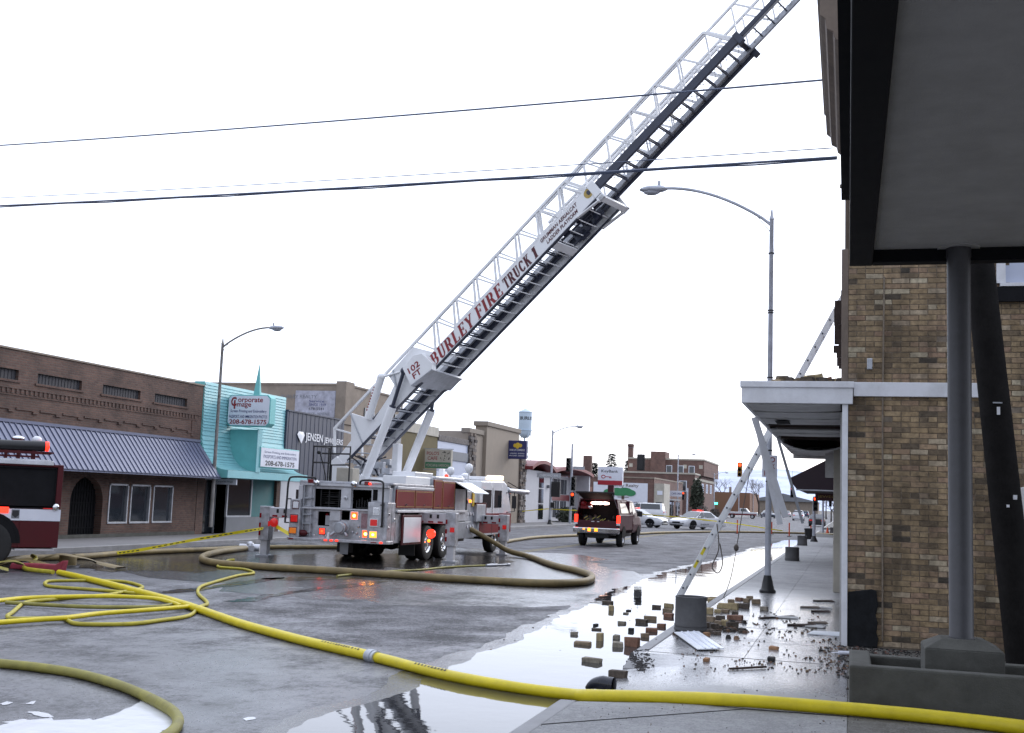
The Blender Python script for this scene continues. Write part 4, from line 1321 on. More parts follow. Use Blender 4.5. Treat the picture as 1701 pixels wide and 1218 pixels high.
s2 = obj('sign_box', B(side).box(40.4, 43.72, -22.35, -22.0, 2.60, 3.42), 'turqd', ts, bev=.02, label='small flat sign box on the canopy edge')
obj('sign_face', B(side).box(40.44, 43.68, -21.999, -21.985, 2.64, 3.38), 'signwhite', s2)
def fs_(s, w, h, y, z, m, par, x=-21.984, bold=0.0):
    return text('lettering', s, w, h, (x, y, z), (0, 1, 0), (0, 0, 1), m, par, depth=.004, bold=bold)
fs_('Screen Printing and Embroidery', 2.7, .11, 40.7, 3.16, 'bluetext', s2)
fs_('PASSPORTS AND IMMIGRATION', 2.8, .13, 40.65, 2.98, 'bluetext', s2)
fs_('208-678-1575', 2.5, .2, 40.8, 2.69, 'blacktext', s2, bold=.02)

# jewellers
je = thing('jewellers', 'low shop with dark blue grey siding and white raised letters', 'building', (XF, 48, 0))
obj('siding', B(side).box(44.74, 50.6, XF - .1, XF + .12, 2.25, 5.17), 'jensen', je)
b = B(side)
y = 44.9
while y < 50.5:
    b.box(y, y + .025, XF + .12, XF + .133, 2.25, 5.16)
    y += .42
b.box(44.74, 50.6, XF - .1, XF + .17, 5.15, 5.21)
obj('batten', b, 'jensen', je)
obj('body', B(side).box(44.74, 50.6, XF - 9, XF - .11, 0, 5.1), 'bankwhite', je)
obj('front', B(side).holes(44.74, 50.6, 0, 2.25, [(46.2, 48.6, .4, 1.8)], XF - .1, XF), 'bankwhite', je)
w = obj('window', B(side).box(46.2, 48.6, XF - .09, XF - .07, .4, 1.8), 'glass', je)
b = B(side)
xs, zs = 46.05, 4.08
b.add([(xs - .36, XF + .16, zs + .12), (xs - .22, XF + .16, zs + .26), (xs + .22, XF + .16, zs + .26), (xs + .36, XF + .16, zs + .12), (xs, XF + .2, zs - .26), (xs, XF + .2, zs + .12)], [(0, 1, 5), (1, 2, 5), (2, 3, 5), (0, 5, 4), (5, 3, 4)])
obj('diamond_emblem', b, 'whitetext', je)
text('lettering', 'JENSEN', 1.75, .46, (XF + .16, 46.5, 3.88), (0, 1, 0), (0, 0, 1), 'whitetext', je, bold=.012)
text('lettering', 'JEWELERS', 2.05, .34, (XF + .16, 48.4, 3.90), (0, 1, 0), (0, 0, 1), 'whitetext', je, bold=.012)

# old tan building with painted board on its side wall
tb = thing('tan_building', 'tall old tan building with faded painted side board', 'building', (XF, 54, 0))
obj('wall', B().box(-34, XF + .05, 50.65, 58.2, 0, 6.88), 'tanwall', tb)
obj('coping', B().box(-34.05, XF + .1, 50.6, 58.25, 6.88, 6.97), 'tanwall', tb)
obj('corner_stack', B().box(-23.7, XF + .12, 50.58, 51.6, 5.0, 7.08), 'tanwall', tb, bev=.02)
pb = obj('painted_board', B().box(-25.85, -23.72, 50.60, 50.64, 5.32, 6.6), 'paintsign', tb)
text('lettering', 'BURLEY REALTY', 1.9, .17, (-26.6, 50.595, 6.22), (1, 0, 0), (0, 0, 1), 'greyband', pb)
for i, (s, w, z, m) in enumerate((('Service', .8, 6.03, 'bluetext'), ('SINCE 1919', .9, 5.86, 'bluetext'), ('678-5541', .8, 5.66, 'blacktext'), ('INSURANCE - RENTALS', 1.6, 5.42, 'greyband'))):
    text('lettering', s, w, .12, (-25.1 if i < 3 else -25.6, 50.595, z), (1, 0, 0), (0, 0, 1), m, pb)
each('window', 'glass', tb, [(y, y + 1.0, XF + .05, XF + .1, 4.2, 6.0) for y in (53, 55, 57)], side)

ol = thing('olive_building', 'olive stucco shop with cream parapet', 'building', (XF, 61, 0))
obj('wall', B(side).box(58.3, 64.1, XF - 9, XF, 0, 5.2), 'olive', ol)
obj('parapet', B(side).box(58.3, 64.1, XF - .3, XF + .06, 5.2, 5.76), 'cream', ol, bev=.02)
obj('shop_window', B(side).box(59, 63.4, XF, XF + .03, .5, 2.3), 'glass', ol)
gp = each('sign_arm', 'steel', ol, [(-23.3, -21.5, 61.9, 61.94, 4.40, 4.44), (-23.3, -21.5, 61.9, 61.94, 3.2, 3.24)])
cs = obj('cafe_sign', B().box(-23.2, -21.62, 61.85, 62.1, 3.30, 4.38), 'cream', ol)
fs2 = obj('green_band', B().box(-23.18, -21.64, 61.84, 61.848, 3.32, 3.66), mat('sign_green', (.06, .19, .10), .5, var=.05), cs)
def ft(s, w, h, x, z, m, par, y):
    return text('lettering', s, w, h, (x, y, z), (1, 0, 0), (0, 0, 1), m, par, depth=.004, bold=.01)
ft("POLO'S", .74, .2, -23.1, 4.06, 'redtext', cs, 61.848)
ft('CAFE', .6, .2, -23.04, 3.78, 'redtext', cs, 61.848)
b = B()
random.seed(2)
for i in range(26):
    x, z = rnd(-22.3, -21.75), rnd(3.75, 4.25)
    yy = 61.847 - .0006 * i
    b.add([(x, yy, z), (x + rnd(.02, .1), yy, z + rnd(-.03, .03)), (x + rnd(.0, .08), yy, z + rnd(.03, .1))], [(0, 1, 2)])
obj('sign_picture', b, 'blacktext', cs)
ft('MEXICAN & AMERICAN', 1.4, .16, -23.12, 3.40, 'cream', fs2, 61.838)

gy = thing('pale_shop', 'low shop with pale blue panels and grey bands', 'building', (XF, 67, 0))
obj('wall', B(side).box(64.15, 69.75, XF - 9, XF, 0, 5.2), 'paleblue', gy)
obj('parapet', B(side).box(64.15, 69.75, XF - .3, XF + .08, 5.02, 5.36), 'stone', gy, bev=.02)
obj('band', B(side).box(64.15, 69.75, XF, XF + .07, 3.95, 4.5), 'greyband', gy)
obj('window', B(side).box(64.6, 69.3, XF, XF + .03, .5, 2.2), 'glass', gy)

tk = thing('stucco_bank', 'tan stucco building with stepped parapet and stone piers', 'building', (XF, 77, 0))
obj('wall', B(side).box(69.85, 83.4, XF - 9, XF - .02, 0, 5.95), 'tanstucco', tk)
obj('centre_panel', B(side).box(73.0, 80.9, XF - .6, XF + .22, 0, 6.55), 'tanstucco', tk, bev=.02)
obj('parapet_cap', B(side).box(72.85, 81.05, XF - .7, XF + .32, 6.5, 6.82), 'tancap', tk, bev=.04)
obj('parapet_cap', B(side).box(69.75, 72.9, XF - .5, XF + .1, 5.85, 6.16), 'tancap', tk, bev=.03)
obj('parapet_cap', B(side).box(81.0, 83.45, XF - .5, XF + .1, 5.75, 6.06), 'tancap', tk, bev=.03)
random.seed(12)
for (ya, yb, zt) in ((69.8, 71.2, 5.85), (82.0, 83.45, 5.75)):
    b = B(side)
    z = 0
    while z < zt - .05:
        h_ = rnd(.12, .26)
        h_ = min(h_, zt - z)
        y = ya
        while y < yb - .05:
            l = min(rnd(.25, .6), yb - y)
            if yb - y - l < .12:
                l = yb - y
            b.box(y + .006, y + l - .006, XF, XF + rnd(.08, .2), z + .006, z + h_ - .006)
            y += l
        z += h_
    o = obj('stone_pier', b, 'ledge', tk)
bs = obj('sign', B().box(-23.1, -21.75, 78.2, 78.45, 4.55, 5.85), 'bluesign', tk, bev=.02)
ft('BANK OF COMMERCE', 1.1, .13, -22.98, 5.12, 'whitetext', bs, 78.195)
ft('LENDING - SAVINGS', 1.05, .08, -22.95, 4.90, 'whitetext', bs, 78.195)
ft('MORTGAGE - CHECKING', 1.1, .08, -22.98, 4.74, 'whitetext', bs, 78.195)
b = B()
for x, z, r in ((-22.6, 5.5, .14), (-22.4, 5.55, .16), (-22.2, 5.5, .13), (-22.42, 5.42, .15)):
    b.lathe([(r, 0), (r * .1, -.01)], (0, 0, 0), 9)
    b.v[-18:] = [(x + p[0], 78.194 + p[2], z + p[1]) for p in b.v[-18:]]
obj('sign_emblem', b, 'yellow', bs)
for y in (72.2, 74.4, 76.4, 78.4):
    obj('lamp_arm', B().cyl((XF + .22, y, 2.9), (-22.0, y, 2.35), .03, n=6).ball((-22.0, y, 2.33), .09), 'blackmatt', tk)
obj('doorway', B(side).box(74.5, 79, XF + .22, XF + .26, 0, 2.2), 'glass', tk)
obj('notice', B(side).box(77.2, 78.0, XF + .262, XF + .28, .9, 1.9), 'redtext', tk)

kb = thing('white_bank', 'white two storey bank with red wavy roof', 'building', (XF, 90, 0))
obj('wall', B(side).box(83.6, 91.3, XF - 10, XF - .02, 0, 4.0), 'bankwhite', kb)
obj('rear_wall', B(side).box(91.3, 103.8, XF - 10, XF - 1.2, 0, 3.9), 'bankwhite', kb)
def wave(y0, y1, z0, zp, n=12):
    return [(y0 + (y1 - y0) * i / n, z0 + (zp - z0) * math.sin(PI * i / n) ** .8) for i in range(n + 1)]
top = wave(82.9, 90.1, 4.22, 4.78) + wave(90.1, 104.4, 4.22, 4.66)[1:]
bot = [(y, z - .26) for y, z in top][::-1]
b = B(side)
n = len(top)
for i in range(n - 1):
    (ya, za), (yb_, zb) = top[i], top[i + 1]
    b.hexa([(ya, XF - 10, za - .26), (yb_, XF - 10, zb - .26), (yb_, XF + .8, zb - .26), (ya, XF + .8, za - .26), (ya, XF - 10, za), (yb_, XF - 10, zb), (yb_, XF + .8, zb), (ya, XF + .8, za)])
obj('roof', b, 'bankred', kb)
b = B(side)
for (za, zb) in ((.24, 1.4), (1.5, 2.6), (2.7, 3.8)):
    w = obj('window', B(side).box(87.85, 89.25, XF - .01, XF + .02, za, zb), 'glass', kb)
for y in (92.0, 94.6, 97.2, 99.8):
    for (za, zb) in ((.3, 1.7), (2.3, 3.6)):
        w = obj('window', B(side).box(y, y + 2.2, XF - 1.2, XF - 1.17, za, zb), 'skyglass', kb)
        obj('mullion', B(side).box(y + 1.08, y + 1.14, XF - 1.18, XF - 1.12, za, zb), 'steel', w)
obj('red_panel', B(side).box(91.4, 103.6, XF - 1.2, XF - 1.12, 1.75, 2.25), 'bankred', kb)
obj('end_post', B(side).box(103.4, 103.8, XF - 1.2, XF + .6, 0, 4.1), 'bankwhite', kb)
obj('night_lamp', B().box(XF + .01, XF + .2, 90.3, 90.6, 2.7, 2.95), 'greyband', kb)

# shrubs by the bank
def leaf_mass(center, r, n, s, seed, m, flat=.8, name='foliage', parent=None):
    rr = random.Random(seed)
    q = B()
    for _ in range(n):
        while True:
            p = Vector((rr.uniform(-1, 1), rr.uniform(-1, 1), rr.uniform(-1, 1)))
            if .25 < p.length < 1:
                break
        k = 1 + .3 * noise.noise(p * 2.2 + Vector((seed, 0, 0)))
        c = Vector((center[0] + p.x * r[0] * k, center[1] + p.y * r[1] * k, center[2] + p.z * r[2] * k))
        a = Vector((rr.gauss(0, 1), rr.gauss(0, 1), rr.gauss(0, 1))).normalized()
        bx = a.orthogonal().normalized()
        by = a.cross(bx)
        ss = s * rr.uniform(.5, 1.3)
        q.add([tuple(c - bx * ss), tuple(c + by * ss * .5), tuple(c + bx * ss), tuple(c - by * ss * .5)], [(0, 1, 2, 3)])
    return obj(name, q, m, parent)
sh = thing('shrub', 'dark evergreen shrub in front of the white bank', 'shrub', (-22.3, 93.5, 0))
leaf_mass((-22.3, 93.5, .55), (.8, 2.4, .7), 900, .14, 3, 'bush', parent=sh)
obj('stem', B().cyl((-22.3, 93.5, 0), (-22.3, 93.5, .5), .05), 'bark', sh)

# sign on a dark post by the corner
kz = thing('bank_sign', 'white bank sign with red foot on a thick dark post', 'sign', (-19.97, 100, 0))
obj('post', B().box(-20.25, -19.72, 99.9, 100.2, 0, 3.25), 'maroon', kz)
fr = obj('sign_board', B().box(-21.16, -18.95, 99.85, 100.25, 3.25, 4.86), 'signwhite', kz, bev=.02)
obj('red_band', B().box(-21.15, -18.96, 99.83, 99.848, 3.27, 3.66), 'keyred', fr)
ft('KeyBank', 1.5, .32, -20.85, 4.28, 'blacktext', fr, 99.846)
b = B()
for a_, c_ in ((.2, .13),):
    n = 16
    vs = []
    for i in range(n):
        t = 2 * PI * i / n
        vs += [(-20.66 + a_ * math.cos(t) * 1.0, 99.842, 3.98 + a_ * .8 * math.sin(t)), (-20.66 + c_ * math.cos(t), 99.842, 3.98 + c_ * .7 * math.sin(t))]
    b.add(vs, [(2 * i, 2 * i + 1, (2 * i + 3) % (2 * n), (2 * i + 2) % (2 * n)) for i in range(n)])
b.box(-20.48, -19.95, 99.84, 99.846, 3.95, 4.01).box(-20.15, -20.08, 99.84, 99.846, 3.86, 3.95).box(-20.02, -19.95, 99.84, 99.846, 3.84, 3.95)
obj('key_emblem', b, 'keyred', fr)

# ------------------------------------------------------------------ blocks beyond the crossing
mb = thing('mural_building', 'low brick building with white painted mural of two green trees', 'building', (-27, 145, 0))
obj('wall', B().box(-34, -23.1, 142, 168, -.15, 4.85), 'redbrickx', mb)
obj('front_wall', B().box(-23.1, -23.0, 142.1, 168, -.15, 4.85), 'redbricky', mb)
obj('coping', B().box(-34.1, -22.95, 141.9, 168.1, 4.85, 5.02), 'tanwall', mb)
mu = obj('mural', B().box(-30.6, -23.75, 141.93, 141.99, 1.55, 4.25), 'signwhite', mb)
b = B()
for (x, z, rx, rz) in ((-28.4, 3.05, .9, .42), (-27.6, 3.2, .8, .42), (-26.6, 3.2, .95, .45), (-25.9, 3.0, .7, .4), (-27.2, 2.95, 1.2, .35)):
    vs = [(x + rx * math.cos(2 * PI * i / 14), 141.92 - .02 * (x + 29), z + rz * math.sin(2 * PI * i / 14)) for i in range(14)]
    b.add(vs, [tuple(range(14))])
obj('tree_painting', b, 'green', mu)
obj('trunk_painting', B().box(-27.0, -26.65, 141.9, 141.925, 2.1, 2.8).box(-27.5, -26.1, 141.9, 141.926, 2.42, 2.5), 'trunkbrown', mu)
ft('Family Realty', 3.4, .5, -28.3, 3.62, 'trunkbrown', mu, 141.92)
ft('new homes and farms', 2.6, .16, -26.9, 1.82, 'trunkbrown', mu, 141.92)
obj('salmon_patch', B().box(-33.5, -30.75, 141.95, 141.99, 2.2, 3.6), mat('salmon_wall', (.36, .2, .16), .8), mb)
an = obj('annex', B().box(-23.0, -21.75, 142.2, 147, -.15, 4.3), 'cream', mb, label='cream rendered annex at the corner')
obj('door', B().box(-22.75, -22.0, 142.15, 142.19, -.1, 2.0), 'skyglass', an)
obj('notice', B().box(-22.6, -21.95, 142.15, 142.19, 2.9, 3.4), 'signwhite', an)
obj('awning', B(side).box(150, 160, -23.0, -22.2, 2.3, 2.5), 'greyband', mb)
s_ = obj('sign', B().box(-23.0, -20.9, 153, 153.3, 2.85, 3.6), 'signwhite', mb)
ft('CAFE OPEN', 1.3, .25, -22.4, 3.1, 'bluetext', s_, 152.99)
for y in (149, 155, 161):
    obj('shop_window', B(side).box(y, y + 4, -23.0, -22.96, .3, 2.1), 'glass', mb)

ht = thing('brick_hotel', 'brown brick block with pale string courses and tall chimney', 'building', (-29, 190, 0))
obj('lower_wall', B().box(-38, -23.3, 183, 212, -.15, 6.6), 'redbrickx', ht)
obj('lower_front', B().box(-23.3, -23.2, 183.1, 212, -.15, 6.6), 'redbricky', ht)
obj('lower_coping', B().box(-38.1, -23.1, 182.9, 212.1, 6.6, 6.85), 'cream', ht)
obj('upper_wall', B().box(-35.2, -22.6, 190, 212, 6.6, 9.1), 'redbrickx', ht)
obj('upper_coping', B().box(-35.3, -22.5, 189.9, 212.1, 9.1, 9.35), 'cream', ht)
obj('stair_tower', B().box(-31.3, -28.9, 189.3, 194, 6.6, 10.4), 'redbrickx', ht)
obj('chimney', B().box(-35.3, -34.5, 190.2, 191.2, 6.85, 11.6).box(-35.36, -34.44, 190.1, 191.3, 11.2, 11.5), 'redbrickx', ht)
obj('chimney', B().box(-41.5, -40.2, 184, 185.2, 0, 9.2), 'redbrickx', ht, label='squat second chimney')
for x in (-28.8, -26.9, -25.1):
    w = obj('window', B().box(x, x + 1.0, 189.93, 189.99, 6.9, 8.2), 'signwhite', ht)
    obj('pane', B().box(x + .12, x + .88, 189.9, 189.928, 7.0, 8.1), 'skyglass', w)
for x in (-35, -29.6, -26.0, -23.4):
    obj('stone_block', B().box(x, x + .6, 189.94, 189.99, 7.75, 8.35), 'cream', ht)
for y in (186, 192, 198, 204):
    w = obj('window', B(side).box(y, y + 2.6, -23.2, -23.14, 3.9, 5.4), 'signwhite', ht)
    obj('pane', B(side).box(y + .3, y + 2.3, -23.138, -23.12, 4.0, 5.3), 'skyglass', w)
obj('string_course', B(side).box(183, 212, -23.2, -23.1, 5.7, 6.1), 'cream', ht)
w = obj('window', B().box(-25.6, -24.4, 182.93, 182.99, 3.9, 5.6), 'signwhite', ht)
obj('pane', B().box(-25.45, -24.55, 182.9, 182.928, 4.0, 5.5), 'skyglass', w)

fb = thing('brown_store', 'flat brown store far down the left side', 'building', (-26, 265, 0))
obj('wall', B().box(-33, -20.9, 262, 290, -.15, 5.0), mat('brown_render', (.20, .105, .065), .85, var=.1), fb)
obj('stack', B().box(-25.6, -25.1, 263, 263.6, 5, 6.2), 'tanwall', fb)
obj('sign', B().box(-29, -28, 261.8, 261.98, 2.2, 2.6), 'green_on', fb)
fb = thing('red_store', 'low red brick store behind the hotel', 'building', (-36, 240, 0))
obj('wall', B().box(-60, -33.5, 235, 258, -.15, 5.5), 'redbrickx', fb)
fb = thing('grey_depot', 'pale grey low depot at the end of the street', 'building', (-12, 420, 0))
obj('wall', B().box(-34, -10, 420, 440, -.15, 4.4), 'tanwall', fb)
obj('roof', B().prism([(-34.5, 4.4), (-22, 7.2), (-9.5, 4.4)], 'y', 419, 441), 'greyband', fb)
fb = thing('white_shed', 'small white shed at the end of the street', 'building', (-3, 380, 0))
obj('wall', B().box(-4, 8, 380, 392, -.15, 3.6), 'bankwhite', fb)
obj('roof', B().prism([(-4.5, 3.6), (2, 5.2), (8.5, 3.6)], 'y', 379, 393), 'greyband', fb)

# water tower
wt = thing('water_tower', 'pale blue water tower on thin legs behind the shops', 'water tower', (-185, 660, 0))
b = B()
b.lathe([(.05, 37.6), (2.2, 38.4), (3.6, 40.2), (4.0, 42.2), (4.0, 53.2), (4.25, 53.25), (4.25, 53.5), (2.0, 54.8), (.1, 55.6)], (-185, 660, 0), 28)
obj('tank', b, 'towerblue', wt, smooth=True)
b = B()
b.lathe([(4.0, 42.4), (4.5, 42.4), (4.5, 42.55), (4.0, 42.55)], (-185, 660, 0), 24)
for i in range(24):
    t = 2 * PI * i / 24
    b.cyl((-185 + 4.45 * math.cos(t), 660 + 4.45 * math.sin(t), 42.5), (-185 + 4.45 * math.cos(t), 660 + 4.45 * math.sin(t), 43.4), .05, n=4)
obj('walkway', b, 'towerblue', wt)
for i in range(4):
    t = PI / 4 + i * PI / 2
    obj('leg', B().cyl((-185 + 3.9 * math.cos(t), 660 + 3.9 * math.sin(t), 43), (-185 + 6.0 * math.cos(t), 660 + 6.0 * math.sin(t), -.2), .22, n=6), 'towerblue', wt)
obj('riser', B().cyl((-185, 660, 38), (-185, 660, -.2), .5, n=8), 'towerblue', wt)
t_ = text('lettering', 'BURLEY', 9.6, 2.0, (0, 0, 48.6), (1, 0, 0), (0, 0, 1), 'blacktext', None, bold=.03)
for v_ in t_.data.vertices:
    a = -.45 * PI + v_.co.x / 4.02
    v_.co = (4.03 * math.sin(a + .85), -4.03 * math.cos(a + .85), v_.co.z)
t_.parent = wt

# ------------------------------------------------------------------ trees
def conifer(x, y, h, r, label, seed):
    t = thing('conifer', label, 'tree', (x, y, -.15), 'conifers behind the brick hotel')
    obj('trunk', B().cyl((x, y, -.15), (x, y, h * .9), .22, .05, n=7), 'bark', t)
    rr = random.Random(seed)
    q = B()
    for i in range(1500):
        z = rr.random() ** .8
        R = r * (1 - z) ** .8 * (.75 + .5 * noise.noise((z * 7, seed, 0))) + .1
        a = rr.uniform(0, 2 * PI)
        d = R * rr.random() ** .5
        c = Vector((x + d * math.cos(a), y + d * math.sin(a), h * (.12 + .88 * z) - d * .25))
        o_ = Vector((math.cos(a), math.sin(a), -.25 + rr.uniform(-.3, .3)))
        w_ = Vector((-math.sin(a), math.cos(a), rr.uniform(-.4, .4)))
        s_ = rr.uniform(.2, .5)
        q.add([tuple(c), tuple(c + o_ * s_ + w_ * s_ * .35), tuple(c + o_ * s_ * 1.5), tuple(c + o_ * s_ - w_ * s_ * .35)], [(0, 1, 2, 3)])
    obj('crown', q, 'needle', t)
conifer(-39.2, 196, 10.2, 2.4, 'broad dark conifer between the two hotel chimneys', 1)
conifer(-42.6, 198, 8.6, 1.6, 'narrow dark conifer left of the squat chimney', 2)
conifer(-36.7, 199, 9.2, 2.0, 'dark conifer close beside the tall chimney', 3)

def bare_tree(x, y, h, label, seed, group=None, spread=.5, lv=5, name='bare_tree'):
    t = thing(name, label, 'tree', (x, y, -.1), group)
    rr = random.Random(seed)
    tr, cr_ = B(), B()
    def grow(p, d, l, r, k):
        e = p + d * l
        (tr if k < 2 else cr_).cyl(p, e, r, r * .68, n=6 if k < 2 else 3, cap=False)
        if k >= lv:
            return
        for _ in range(2 if k == 0 else rr.choice((2, 3, 3))):
            v = Vector((rr.gauss(0, 1), rr.gauss(0, 1), rr.gauss(0, .6)))
            nd = (d + v * spread + Vector((0, 0, .18))).normalized()
            grow(e - d * l * rr.uniform(0, .25), nd, l * rr.uniform(.62, .82), r * .6, k + 1)
    grow(Vector((x, y, -.15)), Vector((0, 0, 1)), h * .3, h * .022, 0)
    obj('trunk', tr, 'bark', t)
    obj('branches', cr_, 'twig', t)
    return t
bare_tree(-.95, 108, 4.4, 'bare street tree nearest the dark awnings', 4, 'bare trees along the right sidewalk')
bare_tree(-1.2, 128, 4.4, 'second bare street tree along the right sidewalk', 5, 'bare trees along the right sidewalk')
bare_tree(-1.5, 150, 4.6, 'third bare street tree along the right sidewalk', 6, 'bare trees along the right sidewalk')
bare_tree(-2.5, 190, 6.5, 'far bare tree behind the white vehicle', 7, 'bare trees along the right sidewalk')
bare_tree(-4.5, 260, 8.0, 'farthest bare tree at the right kerb', 8, 'bare trees along the right sidewalk')
bare_tree(-19.5, 270, 10.5, 'tall pale bare tree beyond the brown store', 9, spread=.55, lv=6)
bare_tree(-29.5, 300, 11.5, 'wide bare tree behind the red store roof', 10, spread=.55, lv=6)
bare_tree(-15.5, 300, 7.5, 'low bare tree left of the street end', 12, spread=.6)
hb = thing('evergreen', 'tall dark evergreen bush against the hotel front', 'tree', (-22.1, 178, 0))
obj('trunk', B().cyl((-22.1, 178, -.15), (-22.1, 178, 3), .15), 'bark', hb)
leaf_mass((-22.1, 178, 2.9), (1.0, 1.1, 3.0), 1600, .28, 8, 'bush', parent=hb, name='crown')
for i, (x, y, r, lab) in enumerate(((-20.6, 172, 1.0, 'round brown winter bush by the signal pole'), (-19.2, 176, .8, 'small rusty winter bush near the police car'))):
    t = thing('winter_bush', lab, 'shrub', (x, y, 0))
    leaf_mass((x, y, r * .8), (r, r, r), 500, .16, 20 + i, 'twig', parent=t)
    obj('stem', B().cyl((x, y, -.1), (x, y, .6), .06), 'bark', t)

# ------------------------------------------------------------------ street furniture
def cobra(name, label, base, z0, ztop, arm, head_m='polegrey', m='polegrey', r=.075, group='street lamps', rad_=1.0, foot=True):
    x, y = base
    t = thing(name, label, 'street lamp', (x, y, z0), group)
    b = B()
    b.lathe([(r, z0 + .3), (r * .98, z0 + 1.5), (r * .72, ztop), (r * .9, ztop + .02), (r * .5, ztop + .1), (.02, ztop + .22)], (x, y, 0), 12)
    obj('pole', b, m, t, smooth=True)
    if foot:
        b = B()
        k = max(r, .08)
        b.lathe([(k * 2.1, z0), (k * 2.1, z0 + .05), (k * 1.7, z0 + .08), (k * 1.25, z0 + .25), (k * .95, z0 + .36), (r * .9, z0 + .36)], (x, y, 0), 14)
        obj('base', b, 'black', t, smooth=True)
    L, H = arm
    pts = []
    for i in range(13):
        s = i / 12
        pts.append((x + L * s, y, ztop - .12 + H * math.sin(s * PI / 2) ** .85))
    b = B()
    b.tube(pts, .035, 7)
    b.beam((x, y, ztop - .3), (x + L * .14, y, ztop - .12 + H * .26), .015, .015)
    obj('arm', b, m, t, smooth=True)
    e = pts[-1]
    s = 1 if L > 0 else -1
    b = B()
    b.ball((e[0] + s * .24, y, e[2] - .01), .33, .13, .085, 12, 8)
    b.cyl((e[0] + s * .12, y, e[2] + .06), (e[0] + s * .12, y, e[2] + .17), .035, n=8)
    b.ball((e[0] + s * .28, y, e[2] - .06), .2, .1, .09, 10, 6)
    obj('lamp_head', b, head_m, t, smooth=True)
    return t
lr = cobra('street_lamp', 'tall grey street lamp beside the long puddle, arm over the road', (-1.6, 24.9), 0, 7.95, (-2.35, .92), r=.064)
sg2 = obj('sign', B().box(-1.73, -1.42, 24.74, 24.76, 2.40, 2.86), 'signwhite', lr, bev=.006)
for i, s in enumerate(('NO', 'PARK', 'ING')):
    ft(s, .22, .11, -1.685, 2.71 - i * .14, 'redtext', sg2, 24.735)
b = B()
for z in (7.2, 5.95, 5.9, 4.5, 2.95, 2.3):
    b.lathe([(.06, z), (.068, z + .005), (.068, z + .025), (.06, z + .03)], (-1.6, 24.9, 0), 12)
obj('strap', b, 'black', lr)
cobra('street_lamp', 'old rust stained street lamp before the turquoise shop', (-22.55, 38.0), 0, 7.1, (1.95, .75), m='rustpole', r=.07, foot=False)
cobra('street_lamp', 'plain grey street lamp by the white bank corner', (-20.85, 82.0), 0, 6.75, (1.75, .55), r=.1)
cobra('street_lamp', 'slim street lamp in front of the hotel', (-22.6, 160), 0, 8.6, (1.9, .3), r=.1)
cobra('street_lamp', 'far slim street lamp past the hotel corner', (-20.9, 190), 0, 6.9, (1.7, .5), r=.1)
for x, y, h_, lab in ((-20.9, 235, 6.5, 'first thin far pole past the hotel'), (-20.8, 270, 7.5, 'second thin far pole past the hotel'), (-1.9, 96, 5.6, 'far pole rising above the plum awning')):
    t = thing('far_pole', lab, 'pole', (x, y, 0))
    obj('shaft', B().cyl((x, y, 0), (x, y, h_), .09, .07, n=8), 'polegrey', t)
    obj('cross_arm', B().box(x - .6, x + .6, y - .04, y + .04, h_ - .5, h_ - .4), 'polegrey', t)

def signal_head(x, y, z, face, parent, lit=None, s=1.0, back=False, m='black'):
    """three lamp signal head, z = centre; face -1 looks towards the camera"""
    h2, w2 = .53 * s, .17 * s
    b = B()
    b.box(x - w2, x + w2, y - .1 * s, y + .1 * s, z - h2, z + h2)
    if back:
        b.box(x - w2 * 1.75, x + w2 * 1.75, y - .01, y + .01, z - h2 * 1.15, z + h2 * 1.15)
    hd = obj('signal_head', b, m, parent, bev=.01)
    if not back:
        for i, cz in enumerate((z + .35 * s, z, z - .35 * s)):
            q = B()
            q.lathe([(.005, 0), (.105 * s, 0), (.105 * s, .02)], (0, 0, 0), 12)
            q.v = [(x + p[0], y - .11 * s - p[2], cz + p[1]) for p in q.v]
            obj('lens', q, 'red_hot' if lit == i else 'blackmatt', hd)
            q = B()
            q.lathe([(.12 * s, 0), (.125 * s, .2 * s)], (0, 0, 0), 12)
            q.v = [(x + p[0], y - .1 * s - p[2], cz + p[1]) for p in q.v if True]
            obj('visor', q, m, hd)
    return hd
sp = thing('signal_pole', 'grey traffic signal pole by the bank corner', 'traffic signal', (-20.75, 88, 0))
obj('pole', B().cyl((-20.75, 88, 0), (-20.75, 88, 6.2), .11, .08, n=10), 'polegrey', sp)
signal_head(-20.55, 87.8, 1.9, -1, sp, 0)
signal_head(-20.95, 87.7, 4.55, -1, sp)
signal_head(-20.5, 87.75, 3.1, -1, sp)
obj('street_sign', B().box(-20.6, -19.7, 87.85, 87.88, 4.2, 4.45), 'steel', sp)
nb = thing('street_name_sign', 'grey street name board fixed across the bank corner lamp', 'sign', (-20.85, 81.85, 3.4))
n1 = obj('board', B().box(-21.9, -20.1, 81.82, 81.85, 3.38, 3.72), 'steel', nb)
ft('OVERLAND AVE', 1.4, .16, -21.7, 3.46, 'whitetext', n1, 81.81)
sb = thing('signal_box', 'black pedestrian signal on the bank corner lamp', 'traffic signal', (-20.7, 81.9, 2))
obj('housing', B().box(-20.75, -20.1, 81.7, 81.95, 2.0, 3.1), 'black', sb, bev=.02)
obj('bracket', B().box(-20.8, -20.5, 81.8, 82.0, 1.2, 1.6), 'black', sb, bev=.02)
